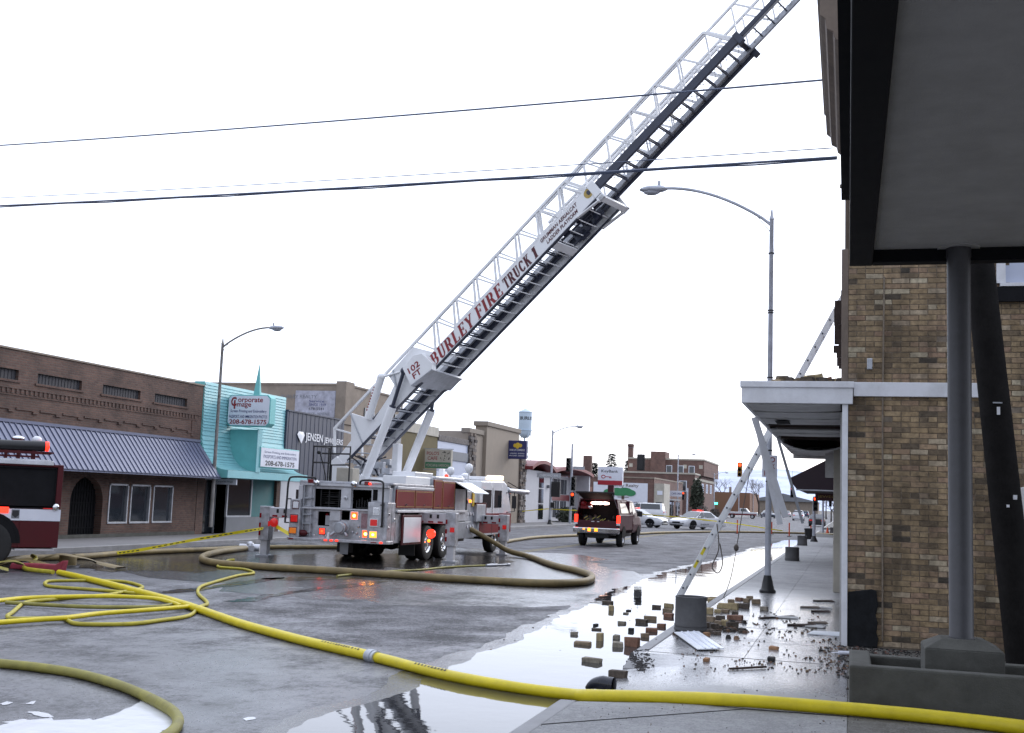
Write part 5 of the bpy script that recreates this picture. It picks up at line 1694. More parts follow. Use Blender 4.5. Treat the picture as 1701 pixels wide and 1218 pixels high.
# heads on wires over the crossing
h1 = thing('hanging_signal', 'lit red traffic signal hanging over the crossing', 'traffic signal', (-7.7, 87, 4.5))
signal_head(-7.7, 87, 4.52, -1, h1, 0, m=mat('signal_yellow', (.32, .16, .02), .5))
obj('hanger', B().cyl((-7.7, 87, 5.05), (-7.7, 87, 6.0), .015, n=5), 'wire', h1)
h2_ = thing('hanging_signal', 'black back of a traffic signal hanging near the bank sign', 'traffic signal', (-15.3, 88, 4.9))
signal_head(-15.3, 88, 4.9, -1, h2_, back=True, s=1.02)
obj('hanger', B().cyl((-15.3, 88, 5.5), (-15.3, 88, 6.1), .015, n=5), 'wire', h2_)
b = B()
pts = [(-20.75 + 19 * i / 14, 88 - (1.2 * i / 14), 6.15 - .5 * math.sin(PI * i / 14) * .4) for i in range(15)]
b.tube(pts, .012, 4)
tag(obj('span_wire', b, 'wire'), 'thin wire slung across the crossing for the signals', 'wire')
for (x, y, z, lit, lab) in ((-4.4, 98, 3.15, 0, 'small far signal hanging over the right lane'), (-9.2, 150, 4.3, None, 'dark far signal between the lanes')):
    t = thing('hanging_signal', lab, 'traffic signal', (x, y, z))
    signal_head(x, y, z, -1, t, lit, s=.85)
    obj('hanger', B().cyl((x, y, z + .4), (x, y, z + 2), .012, n=5), 'wire', t)
rp = thing('signal_pole', 'short signal pole with lit red lamp on the right sidewalk', 'traffic signal', (-1.8, 66.8, 0))
obj('pole', B().cyl((-1.8, 66.8, .3), (-1.8, 66.8, 2.4), .09, .08, n=10), 'polegrey', rp)
b = B()
b.lathe([(.22, 0), (.2, .06), (.13, .2), (.09, .32)], (-1.8, 66.8, 0), 12)
obj('base', b, 'black', rp, smooth=True)
signal_head(-1.72, 66.6, 2.1, -1, rp, 0, s=.75)
t = thing('far_signal', 'small far red signal under the plum awning', 'traffic signal', (-1.05, 72, 2.3))
signal_head(-1.0, 72, 2.25, -1, t, 0, s=.5)
obj('arm', B().box(-1.0, -.02, 72.05, 72.1, 2.3, 2.35), 'steel', t)
lf = thing('signal_pole', 'left side signal pole with lit red lamp past the police cars', 'traffic signal', (-16.9, 125, 0))
obj('pole', B().cyl((-16.6, 125, -.1), (-16.6, 125, 3.6), .1, n=8), 'polegrey', lf)
signal_head(-17.0, 124.8, 2.75, -1, lf, 0, s=.8)

def planter(x, y, h_, r, label, z0=0.0):
    t = thing('planter', label, 'planter', (x, y, z0), 'round concrete planters along the sidewalk')
    b = B()
    k = h_
    b.lathe([(r * .98, 0), (r * 1.03, .01), (r * 1.03, .035), (r, .045), (r, .06), (r * 1.02, .065), (r * 1.02, .09), (r * .985, .1), (r * .97, k - .025), (r * .99, k - .01), (r * .97, k), (r * .86, k), (r * .84, k - .02), (r * .84, k - .1), (.01, k - .1)], (x, y, z0), 36)
    obj('pot', b, 'concrete', t, smooth=True)
    b = B()
    b.lathe([(r * .84, k - .095), (.005, k - .085)], (x, y, z0), 20)
    obj('soil', b, 'gravel', t)
planter(-2.12, 16.58, .475, .225, 'round grey concrete planter at the foot of the aluminium ladder')
planter(-1.82, 40.95, .46, .24, 'round concrete planter past the tall street lamp')
planter(-2.14, 58.9, .47, .24, 'round concrete planter nearest the black litter bin')
planter(-1.0, 90.5, .5, .28, 'farthest round planter beside the orange marker')
t = thing('litter_bin', 'black litter bin by the short signal pole', 'bin', (-2.25, 72, 0))
b = B()
b.lathe([(.2, 0), (.24, .5), (.25, .55), (.25, .6), (.2, .6), (.18, .3)], (-2.25, 72, 0), 18)
obj('drum', b, 'black', t, smooth=True)
b = B()
b.lathe([(.26, .58), (.27, .62), (.22, .66), (.22, .58)], (-2.25, 72, 0), 18)
obj('rim', b, 'black', t)
for i, (px_, py_, h_, lab) in enumerate(((-7.6, 84.5, .85, 'leftmost orange road marker post'), (-5.4, 88.0, .75, 'middle orange road marker post near the lamp'), (-3.9, 83.0, .8, 'orange road marker post right of the lamp'), (-2.35, 80, .7, 'orange marker post beside the litter bin'))):
    t = thing('marker_post', lab, 'marker post', (px_, py_, -.15), 'orange marker posts across the street')
    obj('tube', B().cyl((px_, py_, -.12), (px_, py_, h_), .045, n=8), 'orange', t)
    obj('foot', B().cyl((px_, py_, -.15), (px_, py_, -.11), .16, n=10), 'black', t)
t = thing('traffic_cone', 'small orange cone beside the farthest planter', 'cone', (-1.45, 90.3, 0))
obj('cone', B().cyl((-1.45, 90.3, .02), (-1.45, 90.3, .5), .14, .03, n=10), 'orange', t)
obj('foot', B().box(-1.63, -1.27, 90.12, 90.48, 0, .03), 'black', t)

# overhead cables
for i, (k, r, lab) in enumerate((('w1', .021, 'upper overhead cable crossing in front of the raised ladder'), ('w2', .011, 'thin middle overhead cable above the lamp arm'), ('w3', .026, 'thick lower overhead cable just above the lamp arm'))):
    A, Bp = [Vector(p) for p in D[k]]
    A2 = A + (A - Bp) * .5
    b = B()
    pts = []
    for j in range(25):
        s = j / 24
        p = A2.lerp(Bp, s)
        pts.append(p + Vector((0, 0, -.35 * (math.sin(PI * s) - .8 * 0) * .35)))
    b.tube(pts, r, 5)
    if k == 'w3':
        b.tube([p + Vector((0, 0, -.03 + .015 * math.sin(j * 2.1))) for j, p in enumerate(pts)], r * .6, 4)
    tag(obj('power_line', b, 'wire'), lab, 'power line', 'overhead cables across the street')
b = B()
b.tube([(-1.6, 24.9, 7.6), (-1.2, 24.6, 5.2), (-.9, 24.2, 4.0)], .004, 4)
tag(obj('guy_wire', b, 'wire'), 'hair thin wire dropping from the tall street lamp', 'wire')
# ------------------------------------------------------------------ wheels and vehicles
def tyre_prof(r, w):
    return [(r * .58, -w * .46), (r * .86, -w * .5), (r * .97, -w * .42), (r, -w * .3), (r, w * .3), (r * .97, w * .42), (r * .86, w * .5), (r * .58, w * .46)]
def wheel(par, x, y, z, r, w, rim='alu', local=False, side_=1, name='wheel'):
    b = B()
    b.lathe(tyre_prof(r, w), (x, y, z), 28, axis='x')
    t = obj(name, b, 'rubber', par, smooth=True, local=local)
    q = B()
    s = side_
    q.lathe([(r * .60, s * w * .42), (r * .55, s * w * .44), (r * .50, s * w * .30), (r * .30, s * w * .26), (r * .26, s * w * .40), (r * .1, s * w * .44), (.005, s * w * .44)], (x, y, z), 20, axis='x')
    q.lathe([(r * .60, s * w * .40), (r * .60, -s * w * .40)], (x, y, z), 16, axis='x')
    for i in range(8):
        a = 2 * PI * i / 8
        q.ball((x + s * w * .29, y + r * .4 * math.cos(a), z + r * .4 * math.sin(a)), r * .05, n=5, m=4)
    obj('rim', q, rim, t, smooth=True, local=local)
    return t

# ==== ladder truck
TZ = -.15
tk = thing('ladder_truck', 'white and red ladder fire truck with its long aerial raised to the right', 'fire truck', (-13.33, 33, TZ))
XL_, XR_ = -14.78, -11.88
# chassis
obj('chassis', B().box(-14.0, -12.6, 29.7, 40.6, .38, .62).box(-14.5, -12.2, 33.0, 36.5, .3, .5), 'black', tk)
obj('axle', B().cyl((-14.2, 32.4, .36), (-12.0, 32.4, .36), .1).cyl((-14.2, 33.8, .36), (-12.0, 33.8, .36), .1).cyl((-14.2, 39.3, .36), (-12.0, 39.3, .36), .08).ball((-13.1, 32.4, .36), .26), 'black', tk)
for y in (32.4, 33.8):
    for x, s in ((-12.08, 1), (-12.42, 1), (-14.5, -1), (-14.16, -1)):
        wheel(tk, x, y, TZ + .51, .51, .29, 'chrome' if abs(x + 13.29) > 1.1 else 'black', side_=s)
wheel(tk, -12.15, 39.3, TZ + .52, .52, .32, 'chrome', side_=1)
wheel(tk, -14.45, 39.3, TZ + .52, .52, .32, 'chrome', side_=-1)
for x in (-14.25, -12.3):
    obj('mud_flap', B().box(x - .25, x + .25, 31.6, 31.62, 0, .55), 'black', tk)
obj('mud_flap', B().box(-13.55, -13.3, 29.72, 29.74, .05, .42), 'steel', tk, label='worn grey mud flap under the tailboard')
# rear: tailboard, stepped panels, openings
obj('tailboard', B().box(XL_ - .02, XR_ + .03, 28.95, 29.45, .40, .485), 'tread', tk, bev=.012)
b = B()
b.holes(-14.46, -12.47, .485, 1.28, [(-14.02, -13.67, .82, 1.21), (-13.32, -13.08, 1.0, 1.25)], 29.22, 29.26)
obj('rear_panel', b, 'tread', tk)
b = B()
b.holes(-14.46, -12.45, 1.28, 1.92, [(-14.16, -13.36, 1.33, 1.83), (-13.03, -12.47, 1.31, 1.84)], 29.24, 29.28)
b.box(-14.5, -12.2, 29.10, 29.30, 1.275, 1.315)
b.box(-14.55, -11.95, 29.12, 29.32, 1.915, 1.985)
obj('rear_panel', b, 'alu', tk, label='upper rear frame with two dark bays')
each('corner_locker', 'tread', tk, [(XL_, -14.47, 29.0, 29.6, .485, 1.52), (-12.46, XR_, 29.0, 29.6, .485, 1.52)], bev=.015)
obj('slot', B().box(-12.43, -12.3, 29.235, 29.249, 1.56, 1.86), 'blackmatt', tk)
for z in (.80, 1.16):
    obj('hinge', B().box(XR_ + .001, XR_ + .018, 29.06, 29.14, z, z + .07), 'chrome', tk, bev=.004)
obj('latch', B().box(XR_ + .001, XR_ + .03, 29.42, 29.52, 1.0, 1.09), 'chrome', tk, bev=.006)
for y in (29.3, 29.58):
    obj('seam', B().box(XR_ + .0005, XR_ + .003, y, y + .012, .5, 1.5), 'black', tk)
for x in (-14.3, -14.1, -13.75, -12.75):
    obj('bolt', B().ball((x, 29.2, .56), .018, .012, .018, 6, 4), 'chrome', tk)
each('corner_post', 'alu', tk, [(-14.6, -14.47, 29.1, 29.5, 1.523, 1.91), (-12.46, -11.95, 29.25, 29.5, 1.523, 1.91)], bev=.01)
b = B()
b.box(-14.45, -12.47, 29.30, 31.9, .5, .56)
b.box(-14.45, -12.47, 31.6, 31.65, .5, 1.9)
b.box(-14.47, -14.44, 29.3, 31.6, .5, 1.9)
b.box(-12.48, -12.45, 29.3, 31.6, .5, 1.9)
b.box(-14.45, -12.47, 29.3, 31.6, 1.255, 1.28)
obj('bay_lining', b, 'blackmatt', tk)
# gear stowed in the bays
b = B()
random.seed(6)
for i in range(7):
    z = 1.36 + i * .06
    b.box(-14.12, -13.4, 29.6, 31.2, z, z + .02)
for x in (-14.05, -13.8, -13.5):
    b.box(x, x + .03, 29.36, 29.40, 1.33, 1.8)
b.cyl((-13.9, 29.37, 1.44), (-13.6, 29.37, 1.44), .02)
b.cyl((-13.85, 29.36, 1.62), (-13.5, 29.36, 1.62), .02)
obj('ladder_rack', b, 'black', tk)
b = B()
for i in range(6):
    b.cyl((-12.95 + i * .08, 29.36, 1.33), (-12.95 + i * .08, 29.36, 1.55 + .04 * (i % 3)), .018)
b.box(-12.95, -12.5, 29.35, 29.8, 1.33, 1.36)
obj('tool_rack', b, 'black', tk)
b = B()
b.box(-13.35, -13.05, 29.18, 29.24, 1.33, 1.88)
b.lathe([(.04, 0), (.06, .02), (.02, .03)], (0, 0, 0), 10)
b.v[-30:] = [(-13.2 + p[0], 29.17 - p[2], 1.6 + p[1]) for p in b.v[-30:]]
obj('gauge_panel', b, 'alu', tk, bev=.005)
obj('extinguisher', B().cyl((-13.8, 29.34, .86), (-13.8, 29.34, 1.12), .05).ball((-13.8, 29.34, 1.12), .05), 'red', tk)
obj('control_box', B().box(-13.82, -13.68, 29.27, 29.33, .84, 1.1), 'steel', tk)
obj('access_door', B().box(-13.66, -13.34, 29.185, 29.22, .97, 1.26), 'alu', tk, bev=.006)
obj('warning_plate', B().box(-12.72, -12.5, 29.19, 29.22, .80, 1.20), mat('warning_label', (.32, .20, .22), .5, var=.35, scale=14), tk)
b = B()
b.lathe([(.2, 0), (.2, .02), (.15, .03), (.15, .12), (.17, .13), (.17, .2), (.13, .21), (.13, .26), (.0, .26)], (0, 0, 0), 18)
b.v = [(-13.27 + p[0], 29.22 - p[2], .79 + p[1]) for p in b.v]
b.cyl((-13.42, 29.05, .66), (-13.52, 28.98, .58), .045)
b.cyl((-13.12, 29.05, .66), (-13.02, 28.98, .58), .035)
for q_ in ((-12.8, 29.2, .84), (-12.84, 29.2, .66), (-12.96, 29.2, .68)):
    obj('valve_knob', B().ball(q_, .037), 'steel', tk, smooth=True)
obj('inlet_valve', b, 'steel', tk, smooth=True)
obj('marker_cone', B().cyl((-13.6, 29.05, .485), (-13.6, 29.05, .66), .06, .03), 'whitetext', tk)
obj('hose_reel', B().ball((-14.4, 29.1, .60), .15, .09, .09), 'darkred', tk, smooth=True)
def lamp(x, z, w, h, m, y=29.0, name='tail_light', bez=True):
    b = B()
    b.box(x - w, x + w, y - .035, y, z - h, z + h)
    o = obj(name, b, m, tk, bev=.012)
    if bez:
        q = B()
        q.holes(x - w - .022, x + w + .022, z - h - .022, z + h + .022, [(x - w, x + w, z - h, z + h)], y - .02, y)
        obj('bezel', q, 'chrome', o)
    if bez and m in ('red_hot', 'amber_on', 'red_on'):
        obj('bulb', B().ball((x, y - .036, z), w * .45, .014, h * .45, 8, 6), 'bulb' if m != 'red_on' else 'red_hot', o)
lamp(-14.63, .99, .10, .09, 'red_dim')
lamp(-14.65, .66, .10, .075, 'amber_dim')
lamp(-13.87, .67, .075, .075, 'red_on', 29.22)
lamp(-12.93, 1.13, .095, .095, 'red_hot', 29.22)
lamp(-12.57, .65, .095, .095, 'red_hot', 29.22)
lamp(-12.26, .97, .10, .085, 'red_dim')
lamp(-12.26, .65, .10, .08, 'amber_on')
lamp(-12.2, 1.28, .07, .08, 'whitetext', name='work_light')
lamp(-14.6, 1.36, .08, .09, 'whitetext', name='work_light')
for x in (-13.63, -13.46, -13.30, -12.01):
    lamp(x, .445, .04, .022, 'red_on', 28.95, 'marker_light', False)
lamp(-14.25, 2.03, .08, .05, 'red_off', 29.12, 'marker_light', False)
lamp(-12.57, 2.02, .07, .05, 'red_off', 29.12, 'marker_light', False)
lamp(-12.47, 2.01, .035, .03, 'red_on', 29.1, 'marker_light', False)
for x in (-14.05, -12.93):
    q = B().ball((x, 29.05, 1.99), .085, .07, .085)
    obj('spot_lamp', q, 'chrome', tk, smooth=True)
for (x0, x1) in ((-14.74, -14.6), (-12.3, -12.14)):
    obj('reflector', B().box(x0, x1, 28.93, 28.949, .43, .455), 'red_off', tk)
# folding steps left of the bays
b = B()
for z in (.62, .85, 1.1, 1.32, 1.55):
    b.box(-14.44, -14.2, 29.1, 29.22, z, z + .03)
b.box(-14.45, -14.42, 29.12, 29.15, .5, 1.9)
b.box(-14.22, -14.19, 29.12, 29.15, .5, 1.9)
obj('step_ladder', b, 'steel', tk)
# grab rails
rail = B()
rail.tube(smooth_path([(-14.06, 29.0, 2.12), (-14.7, 29.0, 2.13), (-14.85, 28.98, 2.02), (-14.87, 28.97, 1.5), (-14.88, 28.95, .86)], 4), .028, 7)
rail.tube([(-14.06, 29.0, 2.12), (-14.06, 29.1, 1.98)], .028, 7)
rail.beam((-14.88, 28.95, .87), (-14.78, 29.0, .87), .03, .03).beam((-14.87, 28.95, 1.52), (-14.75, 29.0, 1.52), .03, .03)
obj('grab_rail', rail, 'black', tk, smooth=True)
rail = B()
rail.tube(smooth_path([(-12.74, 29.05, 1.98), (-12.72, 29.02, 2.06), (-12.6, 29.0, 2.10), (-12.2, 29.0, 2.10), (-12.05, 28.98, 2.05), (-12.02, 28.96, 1.9), (-12.01, 28.95, .86)], 4), .028, 7)
rail.beam((-12.01, 28.95, .87), (-12.08, 29.02, .87), .03, .03).beam((-12.01, 28.95, 1.45), (-12.1, 29.02, 1.45), .03, .03)
obj('grab_rail', rail, 'black', tk, smooth=True)
# cage of black rails on the deck
rail = B()
def pipe(*p):
    rail.tube(list(p), .026, 6)
pipe((-14.45, 29.6, 2.0), (-14.45, 29.6, 3.02), (-13.33, 29.6, 3.02), (-13.33, 29.6, 2.0))
pipe((-13.92, 29.6, 3.02), (-13.92, 29.6, 2.0))
pipe((-14.45, 29.6, 2.56), (-13.92, 29.6, 2.56))
pipe((-14.2, 29.62, 2.82), (-13.33, 29.62, 2.82))
pipe((-13.87, 29.58, 2.0), (-13.87, 29.58, 2.50), (-13.33, 29.58, 2.52))
pipe((-14.45, 30.6, 2.0), (-14.45, 30.6, 3.02), (-14.45, 29.6, 3.02))
obj('deck_cage', rail, 'black', tk, smooth=True)
b = B()
b.tube(smooth_path([(-14.25, 29.58, 2.86), (-14.2, 29.55, 2.75), (-14.1, 29.55, 2.45), (-14.03, 29.55, 2.2), (-14.05, 29.6, 2.05)], 4), .018, 6)
b.ball((-14.27, 29.56, 2.84), .06, .04, .05)
obj('coiled_lead', b, 'rubber', tk)
# deck and turntable
each('deck', 'tread', tk, [(XL_ + .1, XR_, 29.32, 34.4, 1.99, 2.05), (XL_ + .1, -12.1, 34.41, 36.8, 1.95, 2.0)], bev=.01)
obj('deck_box', B().box(-12.65, -11.95, 30.4, 32.4, 2.05, 2.28), 'white', tk, bev=.02)
obj('deck_box', B().box(-14.0, -13.5, 30.2, 30.7, 2.05, 2.45), 'cream', tk, bev=.02)
b = B()
b.lathe([(1.0, 2.04), (1.0, 2.14), (.86, 2.16), (.86, 2.24), (.01, 2.24)], (-13.35, 32.9, 0), 36)
obj('turntable', b, 'white', tk, smooth=True)
P0 = Vector((-14.694, 32.6, 2.81))
U = Vector((.72670, -.23341, .64608))
V = Vector((.3058, .9521, 0))
Wv = Vector((-.61513, .19757, .76327))
HD = Vector((.9521, -.3058, 0))
WD = 1.282
lf_ = lambda t, v, w: tuple(P0 + U * t + V * v + Wv * w)
hf_ = lambda s, v, z: tuple((P0 + HD * s + V * v)[:2]) + (z,)
for v0 in (-.04, WD - .04):
    g_ = B(hf_)
    out_ = [(-.78, 2.04), (-.80, 2.68), (-.65, 2.86), (-.35, 2.78), (-.19, 2.59), (.62, 2.21), (.55, 2.04)]
    inn = [(-.45, 2.12), (-.45, 2.46), (-.30, 2.52), (-.12, 2.47), (.12, 2.26), (.06, 2.12)]
    n = len(inn)
    # plate with an opening: built as a ring between the two outlines
    o7 = [(-.80, 2.04), (-.80, 2.66), (-.5, 2.85), (-.15, 2.58), (.62, 2.21), (.55, 2.04)]
    vs = [(s, v0, z) for s, z in o7] + [(s, v0, z) for s, z in inn] + [(s, v0 + .09, z) for s, z in o7] + [(s, v0 + .09, z) for s, z in inn]
    fs = []
    for i in range(6):
        j = (i + 1) % 6
        fs += [(i, j, 6 + j, 6 + i), (12 + i, 18 + i, 18 + j, 12 + j), (i, 12 + i, 12 + j, j), (6 + i, 6 + j, 18 + j, 18 + i)]
    g_.add(vs, fs)
    obj('turntable_bracket', g_, 'white', tk, bev=.006)
b = B()
b.add([], [])
random.seed(31)
for i in range(34):
    s, v, z = rnd(-.3, 1.2), rnd(.2, 1.1), rnd(2.2, 2.75)
    k = rnd(.05, .16)
    c = hf_(s, v, z)
    b.box(c[0] - k, c[0] + k, c[1] - k * .7, c[1] + k * .7, c[2] - k * .6, c[2] + k * .6)
obj('slew_machinery', b, 'steel', tk, bev=.01)
b = B()
for i in range(9):
    a = Vector(hf_(rnd(-.2, 1.0), rnd(.1, 1.1), 2.3))
    c = Vector(hf_(rnd(-.2, 1.0), rnd(.1, 1.1), 2.9))
    b.tube(smooth_path([a, a.lerp(c, .4) + Vector((rnd(-.2, .2), rnd(-.2, .2), .15)), c], 5), .022, 5)
obj('hydraulic_hose', b, 'pvc', tk)
obj('control_stand', B(hf_).box(1.05, 1.28, .75, .98, 2.15, 3.3), 'white', tk, bev=.02)
obj('control_stand', B().box(-12.6, -12.45, 34.9, 35.1, 2.34, 2.62), 'white', tk, bev=.02)
# lift cylinders
for v0, nm in ((-.16, 0), (WD + .16, 1)):
    base = Vector(lf_(.22 if not nm else .45, v0, -.98 if not nm else -1.05))
    top_ = Vector(lf_(3.3, v0, .62))
    mid = Vector(lf_(2.31 if not nm else 2.5, v0, .04 if not nm else -.09))
    o = obj('lift_cylinder', B().cyl(base, mid, .128, n=20).cyl(base - (mid - base).normalized() * .1, base + (mid - base).normalized() * .08, .15, n=16), 'white', tk, smooth=True)
    obj('rod', B().cyl(mid, top_, .055, n=14).cyl(mid - (top_ - mid).normalized() * .03, mid + (top_ - mid).normalized() * .05, .10, n=14).ball(top_, .11), 'navy', o, smooth=True)
b = B()
p, q_ = Vector(lf_(1.35, -.10, .42)), Vector(lf_(2.49, -.10, 1.10))
b.cyl(p, q_, .12, n=16)
b.ball(q_, .13)
b.cyl(q_, Vector(lf_(3.1, -.02, .78)), .035)
o = obj('waterway_pipe', b, 'white', tk, smooth=True)
b = B()
dd = (q_ - p).normalized()
for i in range(9):
    c = p + dd * (.25 + i * .09) + Vector((-.09, -.09, 0))
    b.beam(c, c + dd * .05, .035, .01, (0, 1, 0))
obj('lettering', b, 'redtext', o)
obj('brace_rod', B().tube([lf_(2.95, -.06, 1.0), lf_(2.72, -.07, .45), lf_(2.35, -.07, .12)], .022, 6), 'steel', tk)
obj('brace_rod', B().tube([lf_(.86, -.05, 1.05), lf_(.7, -.05, .0)], .02, 6), 'steel', tk)

# ---- base section of the aerial: near side v = 0, far side v = WD
near = B(lf_)
# plates as prisms in (t, w), axis across
def tw(poly, v0, v1, q):
    q.prism([(t, w) for t, w in poly], 'y', v0, v1)
heel = [(-.54, .28), (-.2, -.04), (3.28, .0), (4.1, .0), (4.4, .40), (3.93, 1.05), (2.69, 1.02), (2.32, .47), (1.44, .30), (1.29, .50), (.89, 1.05), (.37, .38)]
def side_frame(v0, s):
    b = B(lf_)
    tw([(-.54, .28), (-.2, -.04), (.37, -.02), (.37, .38)], v0 - .03, v0 + .03, b)
    tw([(.37, -.02), (1.44, -.01), (1.44, .30), (1.29, .50), (.89, 1.05), (.37, .38)], v0 - .03, v0 + .03, b)
    tw([(1.44, -.01), (2.69, .0), (2.69, .62), (2.32, .47), (1.44, .30)], v0 - .03, v0 + .03, b)
    tw([(2.69, .0), (4.1, .0), (4.4, .40), (3.93, 1.05), (2.69, 1.02)], v0 - .03, v0 + .03, b)
    return b
for v0, s, lab in ((.0, -1, None), (WD, 1, None)):
    b = side_frame(v0, s)
    obj('heel_plate', b, 'white', tk, bev=.008)
# the three telescoping sections
def section(name, t0, t1, va, vb, wb, wt, plate_h, m_rail, m_truss, rail_h, pitch, rung_p, hand=.05, rung_m='steel', rung_r=.018, first=0.0, plate_m=None):
    """side rails va/vb at height wb, hand rail at wt; warren bracing between, one object per rung"""
    b = B(lf_)
    if plate_h:
        for v0 in (va, vb):
            tw([(t0, wb), (t1, wb), (t1, wb + plate_h), (t0, wb + plate_h)], v0 - .025, v0 + .025, b)
        sec = obj(name, b, plate_m or m_rail, tk, bev=.004)
    else:
        for v0 in (va, vb):
            tw([(t0, wb), (t1, wb), (t1, wb + rail_h), (t0, wb + rail_h)], v0 - .045, v0 + .045, b)
        sec = obj(name, b, m_rail, tk, bev=.008)
    for v0 in (va, vb):
        q = B(lf_)
        q.beam((t0 + first, v0, wt), (t1 - .6 * (t1 - t0 > 3), v0, wt), hand, hand, (0, 0, 1))
        y0 = wb + (plate_h or rail_h)
        t = t0 + first + .15
        while t < t1 - .7:
            q.beam((t, v0, wt), (t - .42 * 1.0, v0, y0), hand * .75, hand * .75, (0, 1, 0)) if t - .42 > t0 else None
            q.beam((t + .08, v0, wt), (t + .48, v0, y0), hand * .75, hand * .75, (0, 1, 0))
            t += pitch
        q.beam((t1 - .6, v0, wt), (t1 - .25, v0, y0), hand * 1.1, hand * 1.1, (0, 1, 0))
        obj('truss_rail', q, m_truss, sec)
    L = Vector(lf_(0, va, 0)) - Vector(lf_(0, vb, 0))
    rb_ = B()
    rb_.cyl((0, 0, 0), tuple(V * (vb - va)), rung_r, n=7)
    me_ = None
    t = t0 + .25
    off = origin(sec)
    while t < t1 - .1:
        if me_ is None:
            o = obj('rung', rb_, rung_m, sec, local=True)
            me_ = o.data
        else:
            o = obj('rung', None, None, sec, me=me_)
        o.location = Vector(lf_(t, va, wb + .05)) - off
        t += rung_p
    return sec
base = section('base_section', 4.05, 11.32, 0.0, WD, .0, 1.12, .44, 'white', 'white', .1, .92, .40, hand=.072, rung_m='white', first=-.2)
# lower flange, hand rail down to the heel
q = B(lf_)
for v0 in (0.0, WD):
    q.beam((-.40, v0, .5), (.06, v0, 1.15), .06, .06, (0, 1, 0))
    q.beam((.04, v0, 1.14), (3.95, v0, 1.12), .07, .07, (0, 1, 0))
    q.beam((.06, v0, 1.12), (.55, v0, .5), .045, .045, (0, 1, 0))
    q.beam((1.94, v0, 1.1), (1.5, v0, .4), .05, .05, (0, 1, 0))
obj('heel_rail', q, 'white', tk)
q = B(lf_)
q.box(-.1, 11.3, -.05, .06, -.035, -.005)
q.box(-.1, 11.3, WD - .06, WD + .05, -.035, -.005)
obj('lower_flange', q, 'navy', base)
# rungs and inner rails seen below the heel
q = B(lf_)
t = .2
while t < 3.9:
    q.cyl((t, .02, .06), (t, WD - .02, .06), .02, n=6)
    t += .4
obj('heel_rungs', q, 'steel', tk)
# end frame of the base section
q = B(lf_)
q.box(11.15, 11.32, -.05, WD + .12, -.17, -.06)
q.box(11.1, 11.34, WD - .02, WD + .14, -.17, .42)
q.box(11.1, 11.34, -.05, .03, -.17, .46)
q.beam((10.35, -.05, -.02), (11.15, -.05, -.15), .04, .1, (0, 1, 0))
q.beam((10.35, WD + .06, -.02), (11.15, WD + .06, -.15), .04, .12, (0, 1, 0))
obj('cross_plate', B(lf_).box(9.2, 9.45, .03, WD - .03, -.02, .03), 'white', base)
obj('end_frame', q, 'white', base, bev=.006)
q = B(lf_)
random.seed(41)
for i in range(16):
    t = rnd(9.6, 11.0)
    v0 = rnd(.15, WD - .2)
    q.box(t, t + rnd(.1, .4), v0, v0 + rnd(.04, .12), rnd(0, .2), rnd(.2, .35))
q.beam((9.5, .3, .05), (11.2, .55, .1), .05, .05).beam((9.5, WD - .3, .05), (11.2, WD - .4, .1), .05, .05)
obj('cable_sheaves', q, 'navy', base)
# box crossing under the section, with the height painted on
q = B(lf_)
q.prism([(3.36, .66), (3.9, .70), (4.17, .52), (4.28, .05), (4.16, -.12), (3.28, .02)], 'y', -.26, -.04)
o = obj('crossing_box', q, 'white', tk, bev=.012)
q = B(lf_)
q.hexa([(3.28, -.26, .01), (4.16, -.26, -.13), (4.02, WD + .12, -.13), (3.3, WD + .12, -.02), (3.30, -.26, .05), (4.18, -.26, -.09), (4.04, WD + .12, -.06), (3.32, WD + .12, .04)])
q.box(3.4, 4.0, WD + .04, WD + .22, -.05, .45)
obj('cross_plate', q, 'steel', o, bev=.008)
def lad_text(s, t0, w0, wd, hh, par, m='redtext', v=-.03, name='lettering', bold=0.0, shear=0.0, tilt=0.0):
    org = Vector(lf_(t0, v, w0))
    xd = (U * math.cos(tilt) + Wv * math.sin(tilt))
    yd = (Wv * math.cos(tilt) - U * math.sin(tilt))
    return text(name, s, wd, hh, org, xd, yd, m, par, depth=.004, bold=bold, shear=shear)
lad_text('102', 3.46, .33, .46, .19, o, v=-.263, bold=.02, tilt=-.12)
lad_text('FT', 3.50, .09, .34, .19, o, v=-.263, bold=.02, tilt=-.12)
for s, t0, w, hh, m, wb in (('BURLEY', 4.14, 1.95, .37, 'redtext', .03), ('FIRE', 6.18, 1.20, .37, 'redtext', .035), ('TRUCK', 7.42, 1.16, .33, 'darkredtext', .055), ('1', 8.64, .26, .32, 'darkredtext', .06)):
    serif_text('lettering', s, w, hh, (lambda t0, wb: (lambda a, c, e: lf_(t0 + a, -.030 - e, wb + c)))(t0, wb), m, base, bold=.07 if m == 'redtext' else .11)
lad_text('GRUMMAN AERIALCAT', 9.10, .27, 1.50, .11, base, 'darkredtext', bold=.02, shear=.3)
lad_text('LADDER PLATFORM', 9.22, .10, 1.28, .11, base, 'darkredtext', bold=.02, shear=.3)
q = B(lf_)
vs = [(11.02 + .14 * math.cos(2 * PI * i / 16), -.029, .28 + .14 * math.sin(2 * PI * i / 16)) for i in range(16)]
q.add(vs, [tuple(range(16))])
e_ = obj('round_emblem', q, 'gold', base)
q = B(lf_)
vs = [(11.04 + .06 * math.cos(2 * PI * i / 10), -.031, .29 + .08 * math.sin(2 * PI * i / 10)) for i in range(10)]
q.add(vs, [tuple(range(10))])
q2 = obj('emblem_centre', q, 'navy', base)
mid_s = section('middle_section', .45, 16.7, .13, WD - .13, .20, 1.20, 0, 'navy', 'white', .24, .92, .43, hand=.068, rung_m='navy', rung_r=.028, first=4.4)
q = B(lf_)
